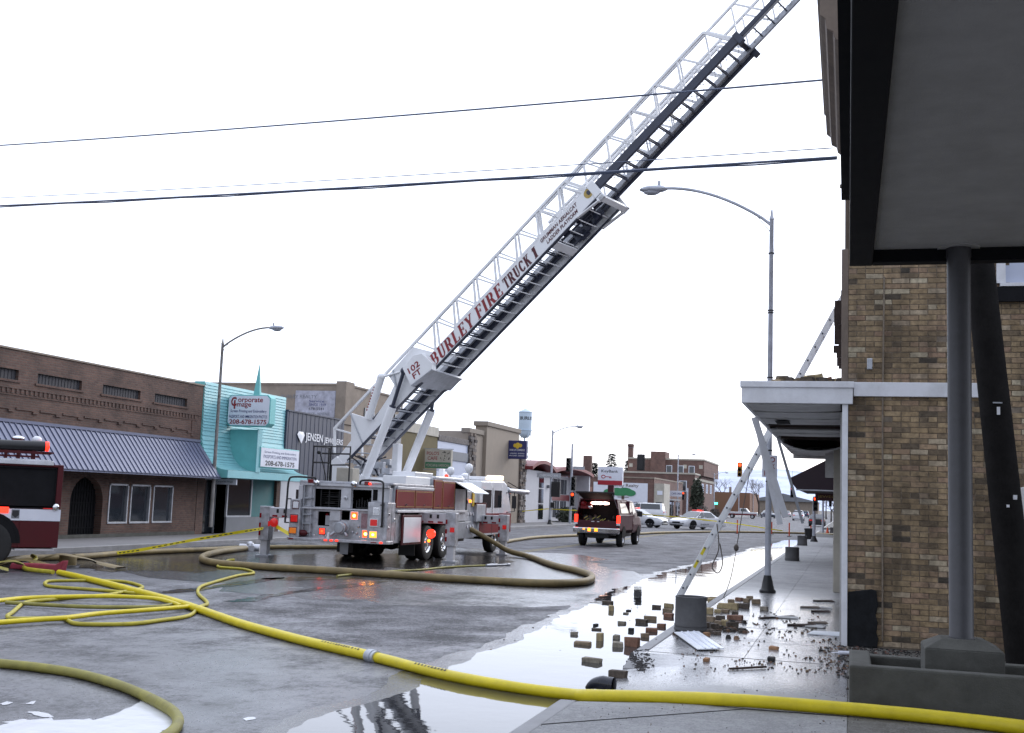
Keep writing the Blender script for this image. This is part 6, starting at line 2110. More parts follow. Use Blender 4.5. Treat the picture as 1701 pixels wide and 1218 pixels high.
for v0 in (.13, WD - .13):
    q.box(16.55, 16.72, v0 - .07, v0 + .07, .12, .46)
q.box(16.5, 16.62, .2, WD - .2, .36, .44)
obj('end_stop', q, 'navy', mid_s, bev=.01)
q = B(lf_)
t = 11.5
while t < 16.4:
    q.cyl((t, .18, .42), (t + .43, WD - .18, .42), .008, n=4)
    q.cyl((t, WD - .18, .42), (t + .43, .18, .42), .008, n=4)
    t += .43
obj('cross_bracing', q, 'steel', mid_s)
q = B(lf_)
q.box(11.3, 16.5, WD - .19, WD - .176, .27, .33)
obj('wear_strip', q, 'steel', mid_s)
fly = section('fly_section', .9, 22.5, .27, WD - .27, .28, 1.22, 0, 'steel', 'white', .14, .95, .43, hand=.06, rung_m='navy', rung_r=.024, first=8.4)
q = B(lf_)
q.box(.9, 22.4, .20, .29, .30, .42)
obj('pipe_run', q, 'navy', fly)
q = B(lf_)
t = 16.8
while t < 22:
    q.cyl((t, .3, .36), (t + .43, WD - .3, .36), .008, n=4)
    q.cyl((t, WD - .3, .36), (t + .43, .3, .36), .008, n=4)
    t += .43
obj('cross_bracing', q, 'steel', fly)

# body sides
b = B()
b.box(XR_ - .25, XR_ - .02, 29.5, 35.7, 1.31, 1.99)
b.box(XR_ - .6, XR_ - .02, 32.5, 34.5, 1.99, 2.25)
b.box(XL_, XL_ + .3, 29.5, 36.5, .62, 1.99)
obj('body_core', b, 'steel', tk)
def lock(y0, y1, z0, z1):
    b = B().box(XR_ - .03, XR_ + .012, y0 + .015, y1 - .015, z0 + .015, z1 - .015)
    o = obj('locker_door', b, 'red', tk, bev=.01)
    q = B()
    e = .05
    q.box(XR_ + .012, XR_ + .016, y0 + e, y1 - e, z0 + e, z0 + e + .012).box(XR_ + .012, XR_ + .016, y0 + e, y1 - e, z1 - e - .012, z1 - e)
    q.box(XR_ + .012, XR_ + .016, y0 + e, y0 + e + .012, z0 + e, z1 - e).box(XR_ + .012, XR_ + .016, y1 - e - .012, y1 - e, z0 + e, z1 - e)
    obj('gold_line', q, 'gold', o)
    obj('handle', B().box(XR_ + .012, XR_ + .04, (y0 + y1) / 2 - .06, (y0 + y1) / 2 + .06, z0 + .1, z0 + .13), 'chrome', o)
lock(29.55, 31.0, 1.36, 1.90)
lock(31.0, 32.5, 1.36, 1.90)
lock(32.52, 33.3, 1.34, 2.25)
lock(33.3, 34.48, 1.34, 2.22)
each('side_trim', 'alu', tk, [(XR_ - .05, XR_ + .04, 29.62, 35.7, 1.25, 1.31), (XR_ - .05, XR_ + .03, 29.62, 32.5, 1.90, 1.97), (XR_ - .1, XR_ - .03, 31.6, 36.0, .98, 1.245)], bev=.008)
b = B()
b.box(XR_ - .6, XR_ - .55, 34.52, 35.7, 1.32, 2.15)
b.box(XR_ - .6, XR_, 34.5, 34.54, 1.32, 2.2)
b.box(XR_ - .6, XR_, 35.68, 35.72, 1.32, 2.2)
b.box(XR_ - .6, XR_, 34.5, 35.7, 2.16, 2.2)
obj('open_locker', b, 'blackmatt', tk)
b = B()
b.hexa([(XR_ - .02, 34.55, 2.19), (XR_ + .62, 34.6, 1.86), (XR_ + .62, 36.1, 1.86), (XR_ - .02, 36.1, 2.19), (XR_ - .01, 34.55, 2.215), (XR_ + .63, 34.6, 1.885), (XR_ + .63, 36.1, 1.885), (XR_ - .01, 36.1, 2.215)])
obj('lifted_hatch', b, 'cabwhite', tk)
# lower lockers before and behind the rear wheels
b = B()
b.box(XR_ - .5, XR_ - .02, 29.6, 30.0, .42, 1.22)
b.box(XR_ - .55, XR_ - .5, 30.0, 31.5, .42, 1.22)
obj('lower_locker', b, 'tread', tk, bev=.008)
b = B().box(XR_ + .01, XR_ + .05, 30.0, 31.5, .36, 1.19)
d_ = obj('locker_door', b, 'darkred', tk, bev=.008, label='open lower locker door with white liner')
obj('liner', B().box(XR_ + .052, XR_ + .062, 30.1, 31.42, .42, 1.12), 'white', d_, bev=.01)
obj('lower_locker', B().box(XR_ - .55, XR_ - .04, 34.5, 36.7, .42, .95), 'steel', tk, bev=.01)
each('wheel_arch', 'black', tk, [(XR_ - .55, XR_ - .11, 31.7, 34.5, .93, 1.24), (-14.75, -14.2, 31.7, 34.5, .9, 1.24)])
# outriggers
def outrigger(y, xj, xin, ztop, zbeam, label_, lit='red_dim'):
    s = 1 if xj > xin else -1
    o = obj('outrigger', B().box(min(xin, xj), max(xin, xj), y - .14, y + .14, zbeam, ztop), 'alu', tk, bev=.012, label=label_)
    obj('jack_sleeve', B().box(xj - .15, xj + .15, y - .17, y + .13, .32, ztop + .03), 'tread', o, bev=.01)
    obj('jack_leg', B().box(xj - .10, xj + .10, y - .11, y + .09, TZ + .05, .32), 'alu', o)
    obj('foot_pad', B().box(xj - .2, xj + .2, y - .2, y + .18, TZ + .005, TZ + .05), 'steel', o)
    q = B()
    for i in range(3):
        xx = xj - s * (.32 + i * .3)
        q.box(xx - .08, xx + .08, y - .146, y - .141, zbeam + .02, zbeam + .07)
    for zz in (.45, .68, .95):
        q.box(xj - .148, xj - .09, y - .176, y - .171, zz, zz + .13)
    obj('reflector', q, 'red_off', o)
    q = B()
    q.box(xj - s * .62 - .035, xj - s * .62 + .035, y - .147, y - .141, ztop - .15, ztop - .04).box(xj - s * .4 - .035, xj - s * .4 + .035, y - .147, y - .141, ztop - .15, ztop - .04)
    obj('pin_hole', q, 'black', o)
    q = B().box(xj + .0, xj + .13, y - .19, y - .171, .72, .86) if s > 0 else B().box(xj + .14, xj + .2, y - .19, y - .171, .72, .86)
    obj('lamp', q, lit, o)
    return o
outrigger(31.9, -11.03, -12.35, 1.25, .95, 'rear right outrigger set down on the wet road')
o = outrigger(37.5, -11.12, -12.6, 1.17, .88, 'front right outrigger set down by the supply hose')
o = outrigger(29.95, -15.97, -14.8, 1.25, .97, 'rear left outrigger with caution tape tied on')
obj('jack_lamp', B().ball((-15.62, 29.72, .83), .13, .1, .13), 'red_dim', o, smooth=True)
q = B()
q.lathe([(.005, -.02), (.13, 0), (.13, .05)], (0, 0, 0), 14)
q.v = [(-11.55 + p[0], 31.6 - p[2], .66 + p[1]) for p in q.v]
obj('round_lamp', q, 'red_on', tk, smooth=True)
obj('amber_lamp', B().ball((-11.75, 31.95, .44), .05), 'amber_on', tk)
# pump panel and cab
obj('pump_panel', B().box(-14.7, XR_ - .05, 35.75, 37.0, .45, 1.95), 'steel', tk, bev=.015)
random.seed(19)
for i in range(9):
    y, z = 35.95 + (i % 3) * .3, .8 + (i // 3) * .4
    b = B()
    b.lathe([(.06, 0), (.06, .03), (.005, .03)], (0, 0, 0), 10)
    b.v[-30:] = [(XR_ - .05 + p[2], y + p[0], z + p[1]) for p in b.v[-30:]]
    obj('gauge', b, 'whitetext', tk)
obj('amber_lamp', B().ball((XR_ - .0, 36.05, 1.62), .055), 'amber_on', tk)
obj('strap', B().box(XR_ - .04, XR_ - .01, 36.35, 36.55, 1.45, 1.9), 'yellow', tk)
obj('side_box', B().box(XR_ - .2, XR_ + .06, 36.6, 37.6, .95, 1.52), 'steel', tk, bev=.01)
obj('side_box_frame', B().box(XR_ - .1, XR_ + .05, 36.55, 37.7, 1.52, 1.58).box(XR_ - .1, XR_ + .05, 37.62, 37.72, .95, 1.52), 'darkred', tk)
b = B()
prof = [(37.1, .45), (37.1, 2.0), (37.25, 2.32), (39.9, 2.36), (40.3, 2.25), (40.9, 1.35), (40.95, .5)]
b.prism([(y, z) for y, z in prof], 'x', -14.7, XR_ - .0)
cb = obj('cab', b, 'cabwhite', tk, bev=.05)
obj('cab_band', B().box(XR_ + .002, XR_ + .012, 37.12, 40.86, .55, 1.22), 'red', cb)
for (ya, yb_) in ((37.4, 38.35), (38.75, 39.6)):
    obj('cab_window', B().box(XR_ + .003, XR_ + .014, ya, yb_, 1.42, 2.02), 'glass', cb)
obj('cab_window', B().box(-14.4, -12.2, 37.07, 37.095, 1.5, 2.0), 'glass', cb)
b = B()
b.add([(-14.5, 40.34, 2.2), (-12.1, 40.34, 2.2), (-12.1, 40.9, 1.38), (-14.5, 40.9, 1.38)], [(0, 1, 2, 3)])
b.v = [(x, y + .02, z) for x, y, z in b.v]
obj('windscreen', b, 'glass', cb)
obj('door_gap', B().box(XR_ + .012, XR_ + .016, 38.5, 38.53, .5, 2.1), 'black', cb)
b = B()
b.tube([(XR_, 40.2, 1.95), (XR_ + .28, 40.3, 1.98), (XR_ + .3, 40.3, 1.3), (XR_, 40.3, 1.25)], .02, 6)
b.box(XR_ + .2, XR_ + .36, 40.26, 40.32, 1.4, 1.85)
obj('mirror', b, 'black', cb)
obj('light_bar', B().box(-14.2, -12.4, 39.3, 39.7, 2.37, 2.5), 'cabwhite', cb, bev=.03)
lt = obj('corner_beacon', B().box(-12.35, XR_ + .02, 39.2, 39.75, 2.38, 2.55), mat('pale_beacon', (.7, .6, .45), .3, var=0, emit=1.2, ecol=(1, .75, .5)), cb, bev=.03)
obj('roof_horn', B().ball((-12.6, 37.6, 2.45), .16, .2, .12), 'cabwhite', cb, smooth=True)
obj('roof_horn', B().ball((-13.4, 37.8, 2.46), .14, .2, .13), 'cabwhite', cb, smooth=True)
b = B()
for q_ in (B().cyl((-12.35, 37.2, 2.3), (-12.35, 37.2, 2.62), .03).ball((-12.35, 37.2, 2.72), .15, .1, .17), B().cyl((-12.9, 36.9, 2.0), (-12.9, 36.9, 2.5), .03).ball((-12.9, 36.9, 2.6), .14, .1, .15), B().cyl((-12.35, 36.3, 2.0), (-12.35, 36.3, 2.25), .05).ball((-12.35, 36.3, 2.32), .13)):
    obj('scene_light', q_, 'cabwhite', tk, smooth=True)
each('deck_chest', 'cabwhite', tk, [(-12.75, XR_ - .03, 32.75, 35.5, 2.26, 2.34), (-12.7, XR_ - .1, 31.2, 32.7, 2.06, 2.42)], bev=.02)
obj('small_beacon', B().ball((-12.05, 34.1, 2.37), .07), 'red_on', tk)
obj('suction_pipe', B().cyl((XR_ - .05, 40.5, 2.04), (XR_ - .05, 43.3, 2.02), .085, n=16).ball((XR_ - .05, 43.3, 2.02), .085).ball((XR_ - .05, 40.5, 2.05), .12), 'steel', tk, smooth=True)

# ==== engine at the left edge, parked across the road
ea = rad(43)
AX = Vector((math.sin(ea), math.cos(ea), 0))
NX = Vector((math.cos(ea), -math.sin(ea), 0))
E0 = Vector((-17.307, 21.12, -.15))
ef = lambda s, d, z: tuple((E0 + AX * s - NX * d)[:2]) + (z,)      # s along (rear +), d depth into the engine, z
en = thing('fire_engine', 'dark red fire engine with white band, only its rear half in view', 'fire engine', tuple(E0))
b = B(ef)
b.box(-1.35, .92, .03, 2.4, .30, .88)
b.box(-1.35, .92, .03, 2.4, .88, 1.14)
b.box(-1.35, -.62, .03, 2.4, 1.14, 2.10)
b.box(.80, .92, .03, 2.4, 1.14, 2.10)
b.box(-1.35, .92, .6, 2.4, 1.14, 2.04)
b.box(-7.0, -1.35, .03, 2.4, .45, 2.10)
b.box(-1.35, .92, .03, 2.4, 2.06, 2.12)
bo = obj('body', b, 'darkred', en, bev=.015)
obj('bay_lining', B(ef).box(-.62, .80, .08, .59, 1.15, 1.17).box(-.62, .80, .57, .595, 1.15, 2.05).box(-.62, .80, .06, .57, 2.02, 2.055).box(.775, .795, .06, .57, 1.15, 2.05), 'blackmatt', en)
obj('roller_shutter', B(ef).box(-.61, .79, .10, .12, 1.2, 2.03), 'blackmatt', en)
obj('white_band', B(ef).box(-1.35, .925, .015, .03, .885, 1.135), 'signwhite', en)
obj('lower_door', B(ef).box(.10, .915, .012, .03, .31, .87), 'darkred', en, bev=.006)
obj('roof_trim', B(ef).box(-1.35, .70, .0, .1, 2.10, 2.20).box(-1.35, .65, .1, .15, 2.2, 2.22), 'alu', en, bev=.01)
obj('roof_rail', B(ef).box(-1.35, .42, .2, .3, 2.26, 2.30).box(.25, .33, .2, .3, 2.2, 2.45).box(-.05, .02, .2, .3, 2.2, 2.45).box(-.3, -.24, .2, .3, 2.2, 2.42), 'darkred', en)
hs_ = B(ef)
hs_.cyl((-3, .25, 2.47), (.52, .25, 2.52), .115, n=18)
pipe_ = obj('suction_hose', hs_, 'black', en, smooth=True)
obj('red_cap', B(ef).cyl((.52, .25, 2.52), (.60, .25, 2.52), .105, n=16), 'red_on', pipe_, smooth=True)
obj('beacon', B(ef).ball((.38, .5, 2.66), .11, .11, .09), 'whitetext', en, smooth=True)
obj('roof_light', B(ef).ball((.0, .6, 2.68), .14, .1, .06), 'chrome', en, smooth=True)
obj('hose_cradle', B(ef).box(-.6, .66, .18, .34, 2.34, 2.40).box(.5, .7, .1, .3, 2.36, 2.39), 'darkred', en)
obj('marker_lamp', B(ef).box(-.42, -.14, -.01, .02, 1.04, 1.17), 'red_on', en, bev=.015)
obj('handle', B(ef).ball((.81, .0, 1.19), .07, .04, .08), 'chrome', en, smooth=True)
obj('marker_lamp', B(ef).box(.55, .74, .0, .015, 1.145, 1.165), 'red_dim', en)
e_ = obj('door_emblem', B(ef).box(-.08, .08, .006, .014, .93, 1.12), 'greyband', en)
obj('emblem_crest', B(ef).prism([(-.06, 1.1), (.06, 1.1), (.07, 1.0), (0, .94), (-.07, 1.0)], 'y', .001, .0055), 'blacktext', e_)
obj('step_plate', B(ef).box(.05, .85, .05, .5, .24, .28), 'alu', en)
wc = ef(-.52, .17, .37)
b = B(ef)
n = 26
vs = []
for r, d in ((.24, -.0), (.38, -.02), (.48, .0), (.52, .06), (.52, .26), (.46, .32)):
    for i in range(n):
        a = 2 * PI * i / n
        vs.append((-.52 + r * math.cos(a), d, .37 + r * math.sin(a)))
b.add(vs, [(j * n + i, j * n + (i + 1) % n, (j + 1) * n + (i + 1) % n, (j + 1) * n + i) for j in range(5) for i in range(n)])
w_ = obj('wheel', b, 'rubber', en, smooth=True)
b = B(ef)
vs = []
for r, d in ((.25, .0), (.22, .06), (.12, .05), (.10, -.03), (.005, -.03)):
    for i in range(n):
        a = 2 * PI * i / n
        vs.append((-.52 + r * math.cos(a), d, .37 + r * math.sin(a)))
b.add(vs, [(j * n + i, j * n + (i + 1) % n, (j + 1) * n + (i + 1) % n, (j + 1) * n + i) for j in range(4) for i in range(n)])
obj('rim', b, 'darkred', w_, smooth=True)
b = B(ef)
vs = []
for r, d in ((.60, .005), (.66, .0), (.66, .5), (.60, .5)):
    for i in range(15):
        a = PI * i / 14
        vs.append((-.52 + r * math.cos(a), d, .40 + r * math.sin(a)))
b.add(vs, [(j * 15 + i, j * 15 + i + 1, ((j + 1) % 4) * 15 + i + 1, ((j + 1) % 4) * 15 + i) for j in range(4) for i in range(14)])
obj('wheel_arch', b, 'blackmatt', en)
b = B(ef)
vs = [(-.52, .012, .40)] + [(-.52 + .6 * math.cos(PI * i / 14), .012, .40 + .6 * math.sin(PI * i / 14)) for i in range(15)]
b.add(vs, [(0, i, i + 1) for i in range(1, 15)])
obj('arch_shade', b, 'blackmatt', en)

# ==== maroon pick-up with its topper hatch open
pk = thing('pickup_truck', 'maroon pickup with open rear hatch and bright roof warning lights', 'pickup', (-10.3, 48.6, -.15))
px0, px1 = -11.28, -9.30
def loft(secs, q):
    """secs: list of (y, [(x, z) ...]) with equal counts"""
    n = len(secs[0][1])
    vs = [(x, y, z) for y, ring in secs for x, z in ring]
    fs = []
    for j in range(len(secs) - 1):
        for i in range(n):
            fs.append((j * n + i, j * n + (i + 1) % n, (j + 1) * n + (i + 1) % n, (j + 1) * n + i))
    fs += [tuple(range(n))[::-1], tuple(range((len(secs) - 1) * n, len(secs) * n))]
    return q.add(vs, fs)
cx = (px0 + px1) / 2
def sec(hw, zb, zm, zt, k=.06):
    return [(cx - hw + .06, zb), (cx - hw, zb + .1), (cx - hw - .02, (zb + zt) / 2), (cx - hw + .03, zt - .02), (cx - hw + k, zt), (cx + hw - k, zt), (cx + hw - .03, zt - .02), (cx + hw + .02, (zb + zt) / 2), (cx + hw, zb + .1), (cx + hw - .06, zb)]
b = B()
loft([(51.9, sec(.97, .42, 0, 1.16)), (53.6, sec(.97, .40, 0, 1.15)), (54.1, sec(.95, .42, 0, 1.08)), (54.35, sec(.88, .45, 0, .98))], b)
# bed walls
for s in (-1, 1):
    xo = cx + s * .97
    b.box(min(xo, xo - s * .12), max(xo, xo - s * .12), 48.75, 51.9, .50, 1.22)
b.box(cx - .97, cx + .97, 48.75, 51.9, .50, .58)
b.box(cx - .97, cx + .97, 51.8, 51.9, .5, 1.2)
obj('body', b, 'maroon', pk, bev=.03)
b = B()
def ring2(hw0, z0, hw1, z1):
    return [(cx - hw0, z0), (cx - hw1, z1 - .05), (cx - hw1 + .1, z1), (cx + hw1 - .1, z1), (cx + hw1, z1 - .05), (cx + hw0, z0)]
loft([(51.2, ring2(.95, 1.14, .80, 1.86)), (51.4, ring2(.95, 1.14, .80, 1.88)), (52.7, ring2(.95, 1.14, .80, 1.86)), (53.4, ring2(.95, 1.12, .90, 1.20))], b)
cb2 = obj('cab', b, 'maroon', pk, bev=.02)
b = B()
for s in (-1, 1):
    for (ya, yb_, yc, yd) in ((51.45, 52.0, 52.0, 51.5), (52.1, 52.95, 52.62, 52.1)):
        b.add([(cx + s * .935, ya, 1.22), (cx + s * .925, yb_, 1.22), (cx + s * .825, yc, 1.76), (cx + s * .825, yd, 1.76)], [(0, 1, 2, 3)])
obj('side_glass', b, 'skyglass', cb2)
obj('rear_glass', B().box(cx - .7, cx + .7, 51.17, 51.19, 1.25, 1.75), 'glass', cb2)
# topper shell
b = B()
for s in (-1, 1):
    b.hexa([(cx + s * .95, 48.75, 1.2), (cx + s * .90, 48.75, 1.2), (cx + s * .90, 51.1, 1.2), (cx + s * .95, 51.1, 1.2), (cx + s * .82, 48.85, 1.84), (cx + s * .77, 48.85, 1.84), (cx + s * .77, 51.1, 1.84), (cx + s * .82, 51.1, 1.84)])
b.box(cx - .82, cx + .82, 48.85, 51.1, 1.83, 1.89)
b.box(cx - .95, cx + .95, 51.05, 51.12, 1.2, 1.84)
obj('topper', b, 'maroon', pk, bev=.02)
b = B()
for s in (-1, 1):
    b.add([(cx + s * .948, 49.2, 1.3), (cx + s * .948, 50.9, 1.3), (cx + s * .852, 50.9, 1.72), (cx + s * .852, 49.25, 1.72)], [(0, 1, 2, 3)])
obj('topper_glass', b, 'skyglass', pk)
b = B()
b.hexa([(cx - .64, 48.85, 1.87), (cx + .64, 48.85, 1.87), (cx + .80, 48.05, 2.14), (cx - .80, 48.05, 2.14), (cx - .64, 48.85, 1.90), (cx + .64, 48.85, 1.90), (cx + .80, 48.05, 2.17), (cx - .80, 48.05, 2.17)])
ha = obj('open_hatch', b, 'blackmatt', pk, bev=.01)
b = B()
b.beam((cx - .82, 48.04, 2.155), (cx + .82, 48.04, 2.155), .04, .05)
b.beam((cx - .65, 48.85, 1.89), (cx - .82, 48.04, 2.155), .05, .04)
b.beam((cx + .65, 48.85, 1.89), (cx + .82, 48.04, 2.155), .05, .04)
obj('hatch_frame', b, 'black', ha)
b = B()
b.cyl((cx - .84, 48.8, 1.5), (cx - .74, 48.2, 2.09), .014, n=6).cyl((cx + .84, 48.8, 1.5), (cx + .74, 48.2, 2.09), .014, n=6)
obj('gas_strut', b, 'steel', ha)
# load space lining and gear
b = B()
b.box(cx - .85, cx + .85, 49.6, 49.63, .6, 1.82)
b.box(cx - .86, cx + .86, 48.8, 49.6, .585, .60)
obj('bed_lining', b, 'blackmatt', pk)
b = B()
random.seed(33)
for i in range(12):
    x, z = cx - .7 + i * .125, rnd(.62, .8)
    b.ball((x, 49.2 + rnd(-.2, .2), z + rnd(.0, .35)), rnd(.1, .18), rnd(.1, .2), rnd(.1, .2), 8, 6)
obj('gear_bags', b, 'black', pk, smooth=True)
b = B()
for x, z in ((-.55, 1.08), (-.5, .98), (.02, 1.12), (.12, .98), (.25, 1.0), (-.2, 1.05), (.4, .92)):
    b.beam((cx + x - .08, 48.93, z - .05), (cx + x + .06, 48.93, z + .05), .02, .045, (0, -1, 0))
obj('reflective_strip', b, mat('lime_strip', (.5, .5, .12), .4, var=.1), pk)
obj('red_bag', B().ball((cx - .66, 48.95, 1.66), .16, .12, .12).ball((cx - .36, 48.95, 1.66), .14, .1, .1).box(cx - .8, cx - .3, 48.9, 49.1, 1.45, 1.6), 'red', pk, smooth=True)
obj('steel_helmet', B().ball((cx - .36, 48.9, 1.52), .12, .1, .09), 'chrome', pk, smooth=True)
for i in range(3):
    obj('warning_light', B().ball((cx - .14 + i * .22, 48.83, 1.70), .19, .04, .062), 'white_on', pk, smooth=True)
b = B()
b.box(cx - .9, cx + .9, 48.66, 48.74, .57, .96)
obj('tailgate', b, 'maroon', pk, bev=.02)
each('badge', 'whitetext', pk, [(cx - .25, cx - .12, 48.65, 48.659, .90, .93), (cx + .0, cx + .1, 48.65, 48.659, .90, .93)])
for s in (-1, 1):
    o = obj('tail_light', B().box(cx + s * .92 - .075, cx + s * .92 + .075, 48.64, 48.72, .87, 1.20), 'red_on', pk, bev=.015)
    obj('reverse_lens', B().box(cx + s * .92 - .07, cx + s * .92 + .07, 48.64, 48.71, .78, .86), 'whitetext', o)
bm_ = obj('bumper', B().box(cx - 1.0, cx + 1.0, 48.4, 48.62, .42, .66), 'chrome', pk, bev=.04)
for x in (-.28, .02):
    obj('amber_light', B().box(cx + x - .07, cx + x + .07, 48.37, 48.4, .50, .64), 'amber_on', bm_, bev=.015)
obj('plate_light', B().box(cx - .55, cx - .47, 48.385, 48.4, .56, .62), 'amber_on', bm_)
obj('grille_guard', B().box(cx - .9, cx + .9, 54.36, 54.42, .45, .95), 'black', pk)
for y in (49.7, 53.3):
    for s in (-1, 1):
        wheel(pk, cx + s * .83, y, -.15 + .40, .40, .27, 'alu', side_=s)
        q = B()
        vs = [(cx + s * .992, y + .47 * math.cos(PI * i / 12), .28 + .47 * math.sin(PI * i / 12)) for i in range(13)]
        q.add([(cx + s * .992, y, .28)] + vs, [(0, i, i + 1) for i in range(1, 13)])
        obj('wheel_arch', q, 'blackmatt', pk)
obj('underside', B().box(cx - .5, cx + .5, 48.7, 54, .22, .5).cyl((cx - .8, 49.7, .25), (cx + .8, 49.7, .25), .07).ball((cx, 49.7, .25), .16), 'black', pk)
for s in (-1, 1):
    obj('mirror', B().box(cx + s * 1.12 - .12, cx + s * 1.12 + .12, 52.7, 52.8, 1.15, 1.4), 'black', pk, bev=.03)

# ==== cars, built lengthways along local y (front = +y) and placed by rotation
def make_car(name, label, loc, rz, paint, L=5.05, W=1.88, H=1.46, roof=((-.42, 1.0), (-.22, 1.0), (.12, .98), (.36, .0)), suv=False, police=False, group=None):
    t = thing(name, label, 'car', loc, group, rz)
    hw = W / 2
    def ring(y, zb, zt, k=1.0):
        w = hw * k
        return (y, [(-w + .08, zb), (-w, zb + .14), (-w - .0, zt - .22), (-w + .05, zt - .03), (-w + .16, zt), (w - .16, zt), (w - .05, zt - .03), (w, zt - .22), (w, zb + .14), (w - .08, zb)])
    h2 = L / 2
    belt = H * .66
    b = B()
    loft([ring(-h2, .34, belt - .12, .86), ring(-h2 + .12, .24, belt - .02, .94), ring(-h2 * .6, .2, belt + .02, 1), ring(0, .2, belt, 1), ring(h2 * .45, .2, belt - .02, 1), ring(h2 * .82, .22, belt - .12, .95), ring(h2 - .08, .26, belt - .24, .86), ring(h2, .36, belt - .32, .78)], b)
    body = obj('body', b, paint, t, smooth=True, local=True)
    rr = -h2 + (.12 if suv else .95)
    a = [(rr, belt - .02, 0), (rr + (.15 if suv else .75), H - .03, 1), (-.35, H, 1), (.35, H - .03, 1), (1.25, belt - .03, 0)]
    b = B()
    secs = []
    for y, z, k in a:
        w0 = hw - .08
        w1 = hw - (.30 if k else .12)
        secs.append((y, [(-w0, belt - .06), (-w1, z - .04), (-w1 + .12, z), (w1 - .12, z), (w1, z - .04), (w0, belt - .06)]))
    loft(secs, b)
    gh = obj('cabin', b, paint, t, smooth=True, local=True)
    g_ = B()
    for s in (-1, 1):
        x0, x1 = s * (hw - .085), s * (hw - .275)
        y0 = rr + .45 if not suv else rr + .25
        g_.add([(x0, y0, belt + .03), (x0, .05, belt + .03), (x1, .05, H - .10), (x1, rr + (.85 if not suv else .35), H - .10)], [(0, 1, 2, 3)])
        g_.add([(x0, .13, belt + .03), (x0, .95, belt + .0), (x1, .40, H - .10), (x1, .13, H - .10)], [(0, 1, 2, 3)])
    e = .012
    g_.add([(-hw + .28, .42 + e, H - .05), (hw - .28, .42 + e, H - .05), (hw - .16, 1.20 + e, belt + .0), (-hw + .16, 1.20 + e, belt + .0)], [(0, 1, 2, 3)])
    ya = rr + (.13 if suv else .68)
    g_.add([(-hw + .30, ya - e, H - .07), (hw - .30, ya - e, H - .07), (hw - .18, rr + .06 - e, belt + .04), (-hw + .18, rr + .06 - e, belt + .04)], [(0, 1, 2, 3)])
    g_.v = [(x + (.012 if x > 0 else -.012), y, z + .006) for x, y, z in g_.v]
    obj('windows', g_, 'skyglass', gh, local=True)
    for y in (-h2 + 1.0, h2 - .98):
        for s in (-1, 1):
            wheel(t, s * (hw - .12), y, .34, .34, .22, 'black' if police else 'alu', local=True, side_=s)
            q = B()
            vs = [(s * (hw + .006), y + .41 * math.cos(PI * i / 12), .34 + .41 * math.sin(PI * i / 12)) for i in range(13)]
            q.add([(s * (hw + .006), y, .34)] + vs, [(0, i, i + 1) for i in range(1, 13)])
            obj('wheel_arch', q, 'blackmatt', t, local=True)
    for s in (-1, 1):
        obj('headlight', B().box(s * hw * .62 - .17, s * hw * .62 + .17, h2 - .16, h2 - .02, belt - .42, belt - .29), 'chrome' if not police else 'whitetext', t, local=True, bev=.02)
        obj('tail_light', B().box(s * hw * .7 - .18, s * hw * .7 + .18, -h2 - .005, -h2 + .06, belt - .32, belt - .16), 'red_dim', t, local=True, bev=.02)
        obj('mirror', B().box(s * (hw + .1) - .08, s * (hw + .1) + .08, .85, .95, belt + .0, belt + .12), paint, t, local=True, bev=.03)
    obj('grille', B().box(-.42, .42, h2 - .05, h2 + .012, .46, belt - .36), 'black', t, local=True, bev=.02)
    obj('bumper', B().box(-hw * .7, hw * .7, h2 - .06, h2 + .03, .26, .38), 'black', t, local=True, bev=.02)
    if police:
        lb = obj('light_bar', B().box(-.55, .55, -.1, .15, H + .01, H + .11), 'red_dim', t, local=True, bev=.03)
        obj('lit_lamp', B().box(-.5, -.05, -.13, .17, H + .02, H + .10), 'red_on', lb, local=True)
        for s in (-1, 1):
            q = B()
            q.add([(s * (hw + .008), -.5, .70), (s * (hw + .008), .55, .74), (s * (hw + .008), .45, .86), (s * (hw + .008), -.35, .80)], [(0, 1, 2, 3)])
            obj('door_stripe', q, 'gold', t, local=True)
            xd = (0, 1, 0) if s > 0 else (0, -1, 0)
            tx = text('lettering', 'SHERIFF', 1.0, .12, (s * (hw + .006), -.3 if s > 0 else .7, .36), xd, (0, 0, 1), 'blacktext', None)
            tx.parent = t
    return t
pa = make_car('police_car', 'white police car parked across the street, roof lights red and whole side visible', (-11.6, 94.0, -.15), rad(145), 'carwhite', police=True, group='police cars closing the street')
pb_ = make_car('police_car', 'white police car half hidden behind the maroon pickup', (-16.6, 93.6, -.15), rad(-100), 'carwhite', police=True, group='police cars closing the street')
make_car('white_suv', 'white utility vehicle driving away up the street', (-8.1, 205, -.15), 0, 'carwhite', L=4.7, W=1.95, H=1.75, suv=True)
make_car('white_van', 'white high roofed vehicle behind the police cars', (-20.6, 120, -.1), rad(90), 'carwhite', L=4.8, W=1.9, H=1.95, suv=True)
make_car('blue_car', 'dark blue car waiting far down the street', (-15.0, 232, -.15), rad(200), 'carblue', H=1.5)
make_car('grey_car', 'pale grey car at the far end of the street', (-14.2, 290, -.15), 0, 'alu')
make_car('dark_car', 'dark far car at the end of the street', (-10.2, 300, -.15), 0, 'carblue', H=1.6, suv=True)
make_car('parked_car', 'dark car parked by the right hand bare trees', (-3.4, 140, -.15), 0, 'black')
